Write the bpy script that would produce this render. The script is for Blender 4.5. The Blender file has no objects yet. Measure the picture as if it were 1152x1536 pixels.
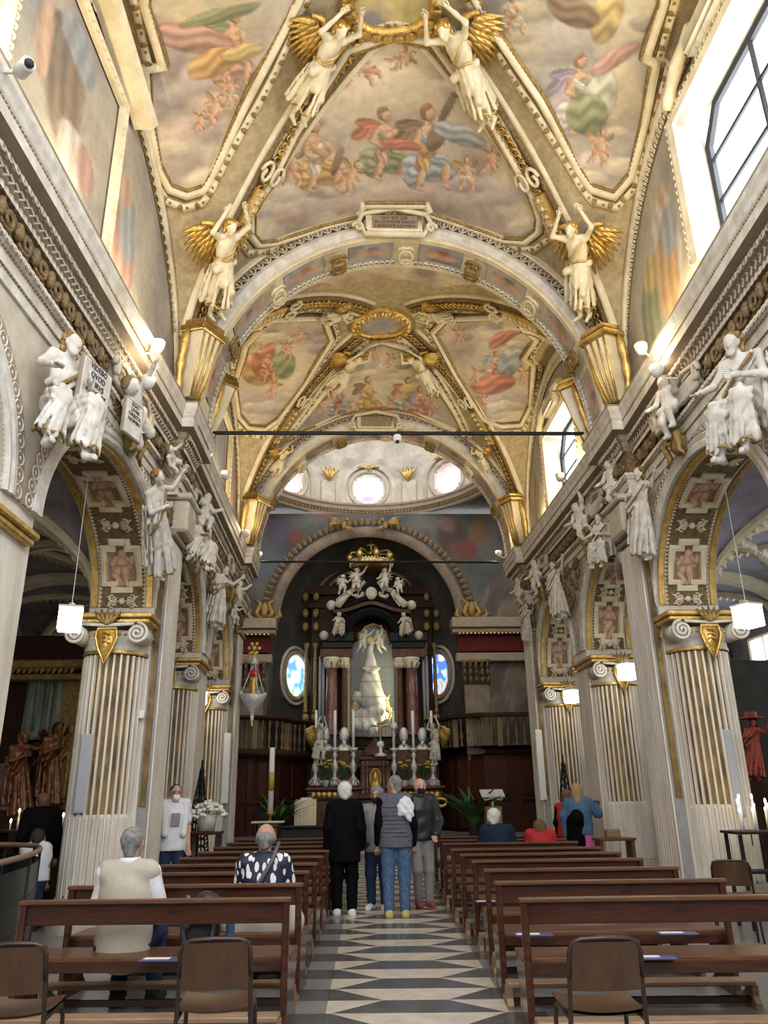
import bpy, math, random
import numpy as np
from mathutils import Vector, Matrix
random.seed(7); RNG = np.random.default_rng(7)
SC = bpy.context.scene
COL = SC.collection
PI = math.pi
# ---------------------------------------------------------------- camera
F = 1154.0
CAM = np.array([-0.9, 0.0, 1.52])
_p, _y, _r = math.radians(20.04), math.radians(2.85), math.radians(0.9)
FW = np.array([math.sin(_y)*math.cos(_p), math.cos(_y)*math.cos(_p), math.sin(_p)])
_r0 = np.array([math.cos(_y), -math.sin(_y), 0.0]); _u0 = np.cross(_r0, FW)
RT = _r0*math.cos(_r) - _u0*math.sin(_r); UP = _u0*math.cos(_r) + _r0*math.sin(_r)
cd = bpy.data.cameras.new('camera'); cam = bpy.data.objects.new('camera', cd); COL.objects.link(cam)
cd.sensor_fit = 'VERTICAL'; cd.sensor_height = 36.0; cd.lens = F/1536*36.0; cd.clip_start = 0.05; cd.clip_end = 300
cam.matrix_world = Matrix(((RT[0], UP[0], -FW[0], CAM[0]), (RT[1], UP[1], -FW[1], CAM[1]), (RT[2], UP[2], -FW[2], CAM[2]), (0, 0, 0, 1)))
SC.camera = cam
# ---------------------------------------------------------------- world, exposure
w = bpy.data.worlds.new('daylight'); SC.world = w; w.use_nodes = True
bg = w.node_tree.nodes['Background']; bg.inputs[0].default_value = (0.92, 0.95, 1.0, 1); bg.inputs[1].default_value = 2.5
vs = SC.view_settings; vs.view_transform = 'Standard'; vs.look = 'None'; vs.gamma = 1.0; vs.use_curve_mapping = False
vs.exposure = 0.9
SC.cycles.max_bounces = 7; SC.cycles.diffuse_bounces = 5; SC.cycles.glossy_bounces = 3; SC.cycles.transmission_bounces = 6; SC.cycles.transparent_max_bounces = 8
SC.cycles.sample_clamp_indirect = 4.0; SC.cycles.caustics_reflective = False; SC.cycles.caustics_refractive = False
SC.cycles.use_denoising = True
# ---------------------------------------------------------------- pixels to rays
def ray(px, py): return FW + RT*((px-576)/F) - UP*((py-768)/F)
def proj(P):
    d = np.asarray(P, float) - CAM; z = d @ FW
    return np.stack([576+F*(d @ RT)/z, 768-F*(d @ UP)/z], -1)
def atY(px, py, Y): d = ray(px, py); return CAM + d*((Y-CAM[1])/d[1])
def atX(px, py, X): d = ray(px, py); return CAM + d*((X-CAM[0])/d[0])
def atZ(px, py, Z): d = ray(px, py); return CAM + d*((Z-CAM[2])/d[2])
def xoff(y): return -0.055*np.maximum(0.0, 11.0-np.asarray(y, float))     # the old nave is not quite straight
# ---------------------------------------------------------------- numpy noise
def _hash(i, j, k): 
    n = (i*374761393 + j*668265263 + k*2147483647 + 1013904223) & 0xffffffff
    n = ((n ^ (n >> 13))*1274126177) & 0xffffffff
    return ((n ^ (n >> 16)) & 0xffff)/65535.0
def vnoise(P):
    P = np.asarray(P, float); I = np.floor(P).astype(np.int64); f = P-I; f = f*f*(3-2*f); r = 0
    for a in (0, 1):
        for b in (0, 1):
            for c in (0, 1):
                wt = (f[:, 0] if a else 1-f[:, 0])*(f[:, 1] if b else 1-f[:, 1])*(f[:, 2] if c else 1-f[:, 2])
                r = r + wt*_hash(I[:, 0]+a, I[:, 1]+b, I[:, 2]+c)
    return r
def fbm(P, s=1.0, o=4):
    P = np.asarray(P, float)*s; r = 0; a = .5
    for k in range(o): r = r+a*vnoise(P+k*17.3); P = P*2.03; a *= .5
    return r/(1-.5**o)
# ---------------------------------------------------------------- materials
MATS = {}
def mat(name, c, c2=None, scale=3.0, rough=.6, metal=0.0, bump=0.0, bscale=20.0, lo=.35, hi=.65, emit=None, estr=0.0, stretch=None, attr=False, trans=0.0, alpha=1.0, coat=0.0, spec=.5):
    m = bpy.data.materials.new(name); m.use_nodes = True; N = m.node_tree.nodes; L = m.node_tree.links; b = N['Principled BSDF']
    b.inputs['Base Color'].default_value = (*c, 1); b.inputs['Roughness'].default_value = rough; b.inputs['Metallic'].default_value = metal
    b.inputs['Specular IOR Level'].default_value = spec
    if coat: b.inputs['Coat Weight'].default_value = coat; b.inputs['Coat Roughness'].default_value = .12
    if trans: b.inputs['Transmission Weight'].default_value = trans
    if alpha < 1: b.inputs['Alpha'].default_value = alpha
    if emit: b.inputs['Emission Color'].default_value = (*emit, 1); b.inputs['Emission Strength'].default_value = estr
    if c2 or bump or attr:
        tc = N.new('ShaderNodeTexCoord'); mp = N.new('ShaderNodeMapping'); L.new(tc.outputs['Object'], mp.inputs[0])
        if stretch: mp.inputs['Scale'].default_value = stretch
    if c2 or attr:
        n = N.new('ShaderNodeTexNoise'); n.inputs['Scale'].default_value = scale; n.inputs['Detail'].default_value = 6; n.inputs['Roughness'].default_value = .65
        L.new(mp.outputs[0], n.inputs['Vector'])
        mr = N.new('ShaderNodeMapRange'); mr.inputs[1].default_value = lo; mr.inputs[2].default_value = hi; L.new(n.outputs[0], mr.inputs[0])
        mx = N.new('ShaderNodeMix'); mx.data_type = 'RGBA'; L.new(mr.outputs[0], mx.inputs[0])
        if attr:
            at = N.new('ShaderNodeAttribute'); at.attribute_name = 'Col'
            mx.blend_type = 'MULTIPLY'; mx.inputs[7].default_value = (*(c2 or (.82, .8, .78)), 1); L.new(at.outputs[0], mx.inputs[6])
        else:
            mx.inputs[6].default_value = (*c, 1); mx.inputs[7].default_value = (*c2, 1)
        L.new(mx.outputs[2], b.inputs['Base Color'])
    if bump:
        n2 = N.new('ShaderNodeTexNoise'); n2.inputs['Scale'].default_value = bscale; n2.inputs['Detail'].default_value = 4; L.new(mp.outputs[0], n2.inputs['Vector'])
        bp = N.new('ShaderNodeBump'); bp.inputs['Strength'].default_value = bump; bp.inputs['Distance'].default_value = .03; L.new(n2.outputs[0], bp.inputs['Height']); L.new(bp.outputs[0], b.inputs['Normal'])
    MATS[name] = m; return m
mat('stucco', (.6, .54, .44), (.42, .36, .27), 2.5, .65, bump=.15)
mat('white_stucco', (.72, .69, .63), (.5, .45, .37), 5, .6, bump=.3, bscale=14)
mat('cream_stucco', (.82, .74, .55), (.64, .54, .35), 3, .6, bump=.2)
mat('vault_ground', (.5, .4, .24), (.34, .26, .15), 8, .65, .1, bump=.3, bscale=30)
mat('gold', (.82, .58, .2), (.5, .3, .07), 9, .38, .75, bump=.35, bscale=40)
mat('dull_gold', (.42, .28, .09), (.2, .12, .04), 14, .5, .45, bump=.5, bscale=50)
mat('gilt_brown', (.3, .2, .09), (.12, .08, .04), 18, .6, .3, bump=.6, bscale=45)
mat('mosaic', (.3, .24, .14), (.16, .12, .08), 60, .7, .1, bump=.3, bscale=80)
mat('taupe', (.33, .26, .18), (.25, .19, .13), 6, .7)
mat('marble_pillar', (.82, .77, .67), (.64, .57, .46), 4, .45, stretch=(1, 1, .3))
mat('flute_gold', (.34, .21, .055), (.09, .055, .025), 5, .55, .2, stretch=(1, 1, .5))
mat('flute_grey', (.36, .35, .34), (.26, .25, .24), 6, .55)
mat('fresco', (1, 1, 1), None, 7, .75, attr=True)
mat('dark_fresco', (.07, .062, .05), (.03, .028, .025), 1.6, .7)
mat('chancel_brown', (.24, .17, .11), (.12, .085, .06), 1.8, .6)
mat('aisle_fresco', (.34, .3, .3), (.14, .12, .13), 1.4, .7)
mat('aisle_blue', (.42, .42, .5), (.2, .18, .2), 1.2, .7)
mat('floor_dark', (.075, .075, .075), (.13, .125, .12), 6, .22)
mat('floor_light', (.7, .62, .5), (.56, .48, .38), 5, .22)
mat('floor_grey', (.2, .2, .19), (.27, .265, .25), 4, .28)
mat('floor_side', (.17, .165, .16), (.27, .26, .245), 1.2, .3)
mat('pew_wood', (.075, .023, .01), (.033, .01, .005), 3, .22, stretch=(1, 9, 9), coat=.35)
mat('pew_wood_light', (.15, .065, .028), (.09, .036, .015), 4, .35, stretch=(1, 9, 9))
mat('kneeler_wood', (.34, .22, .13), (.22, .13, .07), 4, .5, stretch=(1, 9, 9))
mat('dark_wood', (.03, .013, .007), (.055, .022, .01), 4, .6, stretch=(6, 6, 1), spec=.15)
mat('red_wood', (.075, .02, .01), (.035, .011, .007), 4, .3, stretch=(8, 8, 1), spec=.3)
mat('statue_wood', (.33, .13, .045), (.14, .05, .02), 5, .35, .15, coat=.2)
mat('chair_ply', (.095, .046, .02), (.06, .028, .012), 3, .3, stretch=(8, 8, 1))
mat('chair_tube', (.045, .028, .02), None, rough=.3, metal=.3)
mat('iron', (.015, .015, .015), None, rough=.5, metal=.4)
mat('black_marble', (.006, .006, .007), (.014, .014, .015), 5, .35, spec=.15)
mat('red_marble', (.26, .1, .07), (.11, .055, .045), 4, .25)
mat('brown_marble', (.15, .07, .04), (.07, .034, .02), 6, .45, spec=.2)
mat('silver', (.86, .85, .83), (.6, .59, .57), 14, .3, .35, bump=.5, bscale=40)
mat('glow_lantern', (.9, .9, .88), None, emit=(1, .95, .82), estr=9)
mat('lamp_face', (.9, .9, .88), None, emit=(1, .9, .7), estr=55)
mat('lamp_shell', (.75, .73, .66), None, rough=.5)
mat('flame', (1, .8, .5), None, emit=(1, .75, .4), estr=14)
mat('wax', (.88, .86, .8), None, rough=.45)
mat('white_cloth', (.84, .83, .8), (.74, .73, .71), 12, .85)
mat('cream_cloth', (.72, .66, .46), (.6, .54, .36), 6, .8)
mat('sky_glass', (.8, .86, .95), None, emit=(.86, .93, 1.0), estr=5)
mat('steel_bar', (.02, .022, .026), None, rough=.5)
mat('red_frieze', (.11, .012, .01), (.07, .008, .008), 8, .6, spec=.1)
mat('leaf', (.035, .1, .025), (.06, .16, .03), 10, .45)
mat('yellow_flower', (.75, .6, .08), (.6, .42, .05), 20, .6)
mat('white_flower', (.82, .81, .74), (.66, .66, .58), 25, .7)
mat('grey_plastic', (.42, .43, .45), None, rough=.5)
mat('red_enamel', (.6, .03, .02), None, rough=.2)
mat('notice_blue', (.08, .08, .26), None, rough=.4)
mat('paper', (.82, .81, .78), None, rough=.6)
mat('ink', (.03, .03, .03), None, rough=.8)
mat('gold_cloth', (.6, .42, .1), None, rough=.6, metal=.3)
# ---------------------------------------------------------------- geometry helpers
def unit(v): v = np.asarray(v, float); return v/max(np.linalg.norm(v), 1e-9)
class MB:
    def __init__(s): s.V = []; s.F = []; s.n = 0
    def add(s, v, f):
        v = np.asarray(v, float); s.V.append(v); n = s.n
        s.F.extend([tuple(i+n for i in q) for q in f]); s.n += len(v); return s
    def box(s, lo, hi, M=None):
        x0, y0, z0 = lo; x1, y1, z1 = hi
        v = np.array([(x0, y0, z0), (x1, y0, z0), (x1, y1, z0), (x0, y1, z0), (x0, y0, z1), (x1, y0, z1), (x1, y1, z1), (x0, y1, z1)], float)
        if M is not None: v = v @ np.asarray(M)[:3, :3].T + np.asarray(M)[:3, 3]
        return s.add(v, [(0, 3, 2, 1), (4, 5, 6, 7), (0, 1, 5, 4), (1, 2, 6, 5), (2, 3, 7, 6), (3, 0, 4, 7)])
    def bbox(s, c, size, bev=.01, ax=None):
        # box with chamfered edges, ax = 3x3 columns
        hx, hy, hz = [q/2 for q in size]; b = min(bev, hx*.45, hy*.45, hz*.45); v = []; 
        for sx in (-1, 1):
            for sy in (-1, 1):
                for sz in (-1, 1):
                    v += [(sx*hx, sy*(hy-b), sz*(hz-b)), (sx*(hx-b), sy*hy, sz*(hz-b)), (sx*(hx-b), sy*(hy-b), sz*hz)]
        v = np.array(v)
        def i(sx, sy, sz, k): return ((sx > 0)*4+(sy > 0)*2+(sz > 0))*3+k
        f = []
        for a in (-1, 1):
            q = [i(a, -1, -1, 0), i(a, 1, -1, 0), i(a, 1, 1, 0), i(a, -1, 1, 0)]; f.append(q if a > 0 else q[::-1])
            q = [i(-1, a, -1, 1), i(-1, a, 1, 1), i(1, a, 1, 1), i(1, a, -1, 1)]; f.append(q if a > 0 else q[::-1])
            q = [i(-1, -1, a, 2), i(1, -1, a, 2), i(1, 1, a, 2), i(-1, 1, a, 2)]; f.append(q if a > 0 else q[::-1])
        for a in (-1, 1):
            for b2 in (-1, 1):
                f.append([i(a, b2, -1, 0), i(a, b2, -1, 1), i(a, b2, 1, 1), i(a, b2, 1, 0)])
                f.append([i(a, -1, b2, 0), i(a, -1, b2, 2), i(a, 1, b2, 2), i(a, 1, b2, 0)])
                f.append([i(-1, a, b2, 1), i(-1, a, b2, 2), i(1, a, b2, 2), i(1, a, b2, 1)])
        for a in (-1, 1):
            for b2 in (-1, 1):
                for c2 in (-1, 1): f.append([i(a, b2, c2, 0), i(a, b2, c2, 1), i(a, b2, c2, 2)])
        if ax is not None: v = v @ np.asarray(ax).T
        return s.add(v+np.asarray(c, float), f)
    def lathe(s, prof, c=(0, 0, 0), n=16, ax=None, a0=0, a1=2*PI, flute=None):
        full = abs(a1-a0-2*PI) < 1e-6; m = n if full else n+1
        an = a0+(a1-a0)*np.arange(m)/n; P = np.array(prof, float)
        v = np.stack([np.outer(P[:, 0], np.cos(an)), np.outer(P[:, 0], np.sin(an)), np.repeat(P[:, 1:2], m, 1)], -1).reshape(-1, 3)
        if ax is not None: v = v @ np.asarray(ax).T
        f = []
        for i in range(len(prof)-1):
            for j in range(n):
                k = (j+1) % m; f.append((i*m+j, i*m+k, (i+1)*m+k, (i+1)*m+j))
        if full:
            if prof[0][0] > 1e-6: f.append(tuple(range(m))[::-1])
            if prof[-1][0] > 1e-6: f.append(tuple((len(prof)-1)*m+j for j in range(m)))
        return s.add(v+np.asarray(c, float), f)
    def tube(s, pts, r, n=8, closed=False, cap=True):
        P = np.asarray(pts, float); N = len(P); rr = np.broadcast_to(np.asarray(r, float), (N,)) 
        T = np.gradient(P, axis=0) if not closed else np.roll(P, -1, 0)-np.roll(P, 1, 0)
        T = T/np.maximum(np.linalg.norm(T, axis=1, keepdims=True), 1e-9)
        u = np.cross(T[0], (0, 0, 1)); 
        if np.linalg.norm(u) < .1: u = np.cross(T[0], (1, 0, 0))
        u = unit(u); v = []
        an = 2*PI*np.arange(n)/n
        for i in range(N):
            u = unit(u-T[i]*(u @ T[i])); w2 = np.cross(T[i], u)
            v.append(P[i]+rr[i]*(np.outer(np.cos(an), u)+np.outer(np.sin(an), w2)))
        f = []
        for i in range(N if closed else N-1):
            a = i*n; b = ((i+1) % N)*n
            for j in range(n): f.append((a+j, a+(j+1) % n, b+(j+1) % n, b+j))
        if cap and not closed: f += [tuple(range(n))[::-1], tuple((N-1)*n+j for j in range(n))]
        return s.add(np.concatenate(v), f)
    def sphere(s, c, r, n=10, m=6):
        r = np.broadcast_to(np.asarray(r, float), (3,)); v = [(0, 0, 1)]; f = []
        for i in range(1, m):
            t = PI*i/m
            for j in range(n): v.append((math.sin(t)*math.cos(2*PI*j/n), math.sin(t)*math.sin(2*PI*j/n), math.cos(t)))
        v.append((0, 0, -1)); e = len(v)-1
        for j in range(n):
            k = (j+1) % n; f.append((0, 1+j, 1+k)); f.append((e, 1+(m-2)*n+k, 1+(m-2)*n+j))
            for i in range(m-2): f.append((1+i*n+j, 1+(i+1)*n+j, 1+(i+1)*n+k, 1+i*n+k))
        return s.add(np.array(v)*r+np.asarray(c, float), f)
    def sweep(s, path, out, prof, closed=False, cap=True):
        # profile (a, b): a along t x out, b along out
        P = np.asarray(path, float); N = len(P); O = np.broadcast_to(np.asarray(out, float), (N, 3))
        if closed: D1 = P-np.roll(P, 1, 0); D2 = np.roll(P, -1, 0)-P
        else:
            D = np.diff(P, axis=0); D1 = np.concatenate([D[:1], D]); D2 = np.concatenate([D, D[-1:]])
        D1 = D1/np.maximum(np.linalg.norm(D1, axis=1, keepdims=True), 1e-9); D2 = D2/np.maximum(np.linalg.norm(D2, axis=1, keepdims=True), 1e-9)
        T = D1+D2; ln = np.linalg.norm(T, axis=1, keepdims=True); T = T/np.maximum(ln, 1e-6)
        S = np.cross(T, O); S = S/np.maximum(np.linalg.norm(S, axis=1, keepdims=True), 1e-9)
        S = S*np.minimum(2.0, 2/np.maximum(ln, .2))
        pr = np.asarray(prof, float); k = len(pr)
        v = (P[:, None]+pr[None, :, :1]*S[:, None]+pr[None, :, 1:]*O[:, None]).reshape(-1, 3); f = []
        for i in range(N if closed else N-1):
            a = i*k; b = ((i+1) % N)*k
            for j in range(k-1): f.append((a+j, b+j, b+j+1, a+j+1))
        if cap and not closed: f += [tuple(range(k)), tuple((N-1)*k+j for j in range(k))[::-1]]
        return s.add(v, f)
    def grid(s, P, flip=False):
        P = np.asarray(P, float); a, b = P.shape[:2]; f = []
        for i in range(a-1):
            for j in range(b-1):
                q = (i*b+j, (i+1)*b+j, (i+1)*b+j+1, i*b+j+1); f.append(q[::-1] if flip else q)
        return s.add(P.reshape(-1, 3), f)
    def prism(s, poly, d, to3=None):
        # poly list of (u, v), thickness vector handled by to3(u, v, w)
        n = len(poly); v = [to3(u, q, 0) for u, q in poly]+[to3(u, q, d) for u, q in poly]
        f = [tuple(range(n))[::-1], tuple(range(n, 2*n))]+[(i, (i+1) % n, n+(i+1) % n, n+i) for i in range(n)]
        return s.add(v, f)
    def along(s, path, out, step, pv, pf, closed=False, start=.5):
        # repeat a small piece along a path: local x = tangent, y = side, z = out
        P = np.asarray(path, float); O = np.broadcast_to(np.asarray(out, float), P.shape)
        if closed: P = np.concatenate([P, P[:1]]); O = np.concatenate([O, O[:1]])
        seg = np.linalg.norm(np.diff(P, axis=0), axis=1); cum = np.concatenate([[0], np.cumsum(seg)]); tot = cum[-1]
        n = max(1, int(tot/step)); pv = np.asarray(pv, float); nv = len(pv)
        D = np.arange(n)*tot/n+tot/n*start; idx = np.clip(np.searchsorted(cum, D, side='right')-1, 0, len(seg)-1)
        fr = ((D-cum[idx])/np.maximum(seg[idx], 1e-9))[:, None]
        C = P[idx]*(1-fr)+P[idx+1]*fr; T = P[idx+1]-P[idx]; T = T/np.maximum(np.linalg.norm(T, axis=1, keepdims=True), 1e-9)
        o = O[idx]*(1-fr)+O[idx+1]*fr; S = np.cross(T, o); S = S/np.maximum(np.linalg.norm(S, axis=1, keepdims=True), 1e-9)
        V = C[:, None]+pv[None, :, :1]*T[:, None]+pv[None, :, 1:2]*S[:, None]+pv[None, :, 2:]*o[:, None]
        base = s.n; s.V.append(V.reshape(-1, 3)); s.n += n*nv
        for i in range(n):
            b = base+i*nv; s.F.extend([tuple(q+b for q in g) for g in pf])
        return s
    def verts(s): return np.concatenate(s.V) if s.V else np.zeros((0, 3))
    def build(s, name, material, parent=None, smooth=False, bend=False, col=None, mirror=False):
        V = s.verts()
        if bend: V = V.copy(); V[:, 0] += xoff(V[:, 1])
        me = bpy.data.meshes.new(name); me.from_pydata(V.tolist(), [], s.F); me.validate(verbose=False)
        o = bpy.data.objects.new(name, me); COL.objects.link(o)
        if material: me.materials.append(MATS[material] if isinstance(material, str) else material)
        if smooth: me.polygons.foreach_set('use_smooth', np.ones(len(me.polygons), bool))
        if col is not None:
            ca = me.color_attributes.new('Col', 'FLOAT_COLOR', 'POINT')
            ca.data.foreach_set('color', np.concatenate([np.clip(col, 0, 1), np.ones((len(col), 1))], 1).astype(np.float32).ravel())
        if parent is not None: setp(o, parent)
        return o
def setp(o, parent):
    o.parent = parent
    o.matrix_parent_inverse = Matrix.Identity(4)
def tag(o, label=None, cat=None, group=None, kind=None):
    if label: o['label'] = label
    if cat: o['category'] = cat
    if group: o['group'] = group
    if kind: o['kind'] = kind
    return o
def empty(name, loc=(0, 0, 0), rz=0.0, label=None, cat=None, group=None, kind=None, sc=1.0):
    o = bpy.data.objects.new(name, None); COL.objects.link(o); o.empty_display_size = .1
    o.location = loc; o.rotation_euler = (0, 0, rz); o.scale = (sc, sc, sc) if np.isscalar(sc) else sc
    return tag(o, label, cat, group, kind)
def copy_tree(o, parent=None):
    c = o.copy(); COL.objects.link(c)
    if parent is not None: c.parent = parent
    for ch in list(o.children): copy_tree(ch, c)
    return c
def link_mesh(name, src, parent, material=None):
    o = bpy.data.objects.new(name, src.data); COL.objects.link(o); 
    if parent is not None: setp(o, parent)
    return o
def arc(n, r, a0, a1, f): return np.array([f(r*math.cos(a), r*math.sin(a)) for a in np.linspace(a0, a1, n)])
def proto(mb): return mb.verts(), mb.F
EGG = proto(MB().tube([(-.42, -.5, .05), (-.42, .1, .35), (-.2, .45, .45), (0, .52, .45), (.2, .45, .45), (.42, .1, .35), (.42, -.5, .05)], .1, 4).sphere((0, -.05, .1), (.2, .42, .3), 6, 4))
BEAD = proto(MB().sphere((0, 0, 0), .5, 6, 4))
RING = proto(MB().tube([(.42*math.cos(a), .42*math.sin(a), .1) for a in np.linspace(0, 2*PI, 9)[:-1]], .1, 4, closed=True))
DENT = proto(MB().box((-.3, -.5, -.4), (.3, .5, .6)))
LEAF = proto(MB().add([(-.45, -.5, 0), (.45, -.5, 0), (0, -.4, .35), (-.4, .1, .15), (.4, .1, .15), (0, .1, .5), (0, .55, .5)], [(0, 1, 2), (0, 2, 5, 3), (1, 4, 5, 2), (3, 5, 6), (5, 4, 6)]))
CHEV = proto(MB().tube([(-.35, -.5, .1), (.25, 0, .2), (-.35, .5, .1)], .13, 4))
def sc(p, k): k = np.broadcast_to(np.asarray(k, float), (3,)); return p[0]*k, p[1]

def text_mesh(body, size, loc, parent, m='ink', name='lettering', rot=(PI/2, 0, 0)):
    cu = bpy.data.curves.new('lettering', 'FONT'); cu.body = body; cu.size = size; cu.align_x = 'CENTER'; cu.extrude = .002; cu.resolution_u = 2
    t = bpy.data.objects.new('tmp', cu); COL.objects.link(t); dg = bpy.context.evaluated_depsgraph_get(); dg.update()
    me = bpy.data.meshes.new_from_object(t.evaluated_get(dg)); bpy.data.objects.remove(t); bpy.data.curves.remove(cu)
    o = bpy.data.objects.new(name, me); COL.objects.link(o); me.materials.clear(); me.materials.append(MATS[m]); o.location = loc; o.rotation_euler = rot
    if parent is not None: setp(o, parent)
    return o
# ================================================================ SETTING
XW = 3.62                      # nave face of the arcade walls
XC = 4.07                     # centre line of the arcade walls
PY = [3.0, 6.25, 10.8, 14.45, 18.1]      # west faces of the pillars
ARC = [((a+.78+b)/2, (b-a-.78)/2, min(1.0, 1.48/((b-a-.78)/2))) for a, b in zip([PY[0]-3.65]+PY[:-1], PY)]   # arch centres
ZS = 4.02                     # arch springing
ZC = 7.14                      # top of the main cornice
def bent(x, y): return x+float(xoff(y))
# ---- floor -------------------------------------------------------
floor = MB().box((-9.2, -2, -.25), (9.2, 19.6, 0)).build('floor', 'floor_side'); tag(floor, kind='structure')
chancel = MB().box((-9.2, 19.9, -.25), (9.2, 32, .42)).box((-9.2, 19.55, -.25), (9.2, 19.9, .28)).box((-9.2, 19.2, -.25), (9.2, 19.55, .14)).build('floor_chancel', 'floor_grey'); tag(chancel, kind='structure')
# aisle paving: courses of light and dark marble cut as long hexagons and triangles
pave_ang = math.radians(4.2)
def pv(u, v):
    c, s = math.cos(pave_ang), math.sin(pave_ang); return (-.45+u*c+v*s*.35, 3.89+v*c-u*s)
def slab(poly, m, name='paving_slab', h=.012):
    mb = MB(); P = np.array(poly, float); c = P.mean(0); P = c+(P-c)*.992
    n = len(P); v = [(*pv(*q), .0005) for q in P]+[(*pv(*q), h) for q in P]
    mb.add(v, [tuple(range(n, 2*n))]+[(i, (i+1) % n, n+(i+1) % n, n+i) for i in range(n)])
    return mb.build(name, m, floor)
ROW = .3725
for i in range(40):
    v0 = i*ROW; v1 = v0+ROW; L = i % 2 == 0
    # even rows: light hexagon half widening, odd rows: dark
    a, b = (.42, .95) if (i % 4 in (0, 3)) else (.95, .42)
    core = 'floor_light' if i % 2 == 0 else 'floor_dark'; side = 'floor_dark' if i % 2 == 0 else 'floor_light'
    if i % 2 == 0: slab([(-.25, v0), (.25, v0), (.64, v1), (-.64, v1)], core)
    else: slab([(-.64, v0), (.64, v0), (.25, v1), (-.25, v1)], core)
    for s in (-1, 1):
        if i % 2 == 0: t = [(s*.25, v0), (s*.68, v0), (s*.68, v1), (s*.64, v1)]
        else: t = [(s*.64, v0), (s*.68, v0), (s*.68, v1), (s*.25, v1)]
        slab(t if s > 0 else t[::-1], side)
        q = [(s*.68, v0), (s*.92, v0), (s*.92, v1), (s*.68, v1)]; slab(q if s > 0 else q[::-1], 'floor_grey' if i % 2 else 'floor_dark')
# ---- arcade walls, one per side ------------------------------------
def arch_wall(s):
    mb = MB(); xn, xa = s*XW, s*4.52; y_prev = -1.0
    ends = []
    for yc, r, kz in ARC: ends.append((yc-r, yc+r))
    cols = [(-2.2, ends[0][0])]+[(ends[i][1], ends[i+1][0]) for i in range(len(ends)-1)]+[(ends[-1][1], 18.95)]
    for x, fl in ((xn, s > 0), (xa, s < 0)):
        for a, b in cols: mb.add([(x, a, ZS), (x, b, ZS), (x, b, ZC), (x, a, ZC)], [(0, 1, 2, 3) if not fl else (3, 2, 1, 0)])
        for yc, r, kz in ARC:
            th = np.linspace(PI, 0, 33); ys = yc+r*np.cos(th); zs = ZS+r*kz*np.sin(th)
            mb.grid(np.stack([np.stack([np.full(33, x), ys, zs], -1), np.stack([np.full(33, x), ys, np.full(33, ZC)], -1)]), fl)
    for yc, r, kz in ARC:
        th = np.linspace(PI, 0, 33); ys = yc+r*np.cos(th); zs = ZS+r*kz*np.sin(th)
        mb.grid(np.stack([np.stack([np.full(33, xn), ys, zs], -1), np.stack([np.full(33, xa), ys, zs], -1)]), s < 0)
    return mb
walls = {}
for s, nm in ((-1, 'left'), (1, 'right')):
    W = arch_wall(s).build('wall_'+nm, 'stucco', bend=True); tag(W, kind='structure'); walls[s] = W
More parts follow.
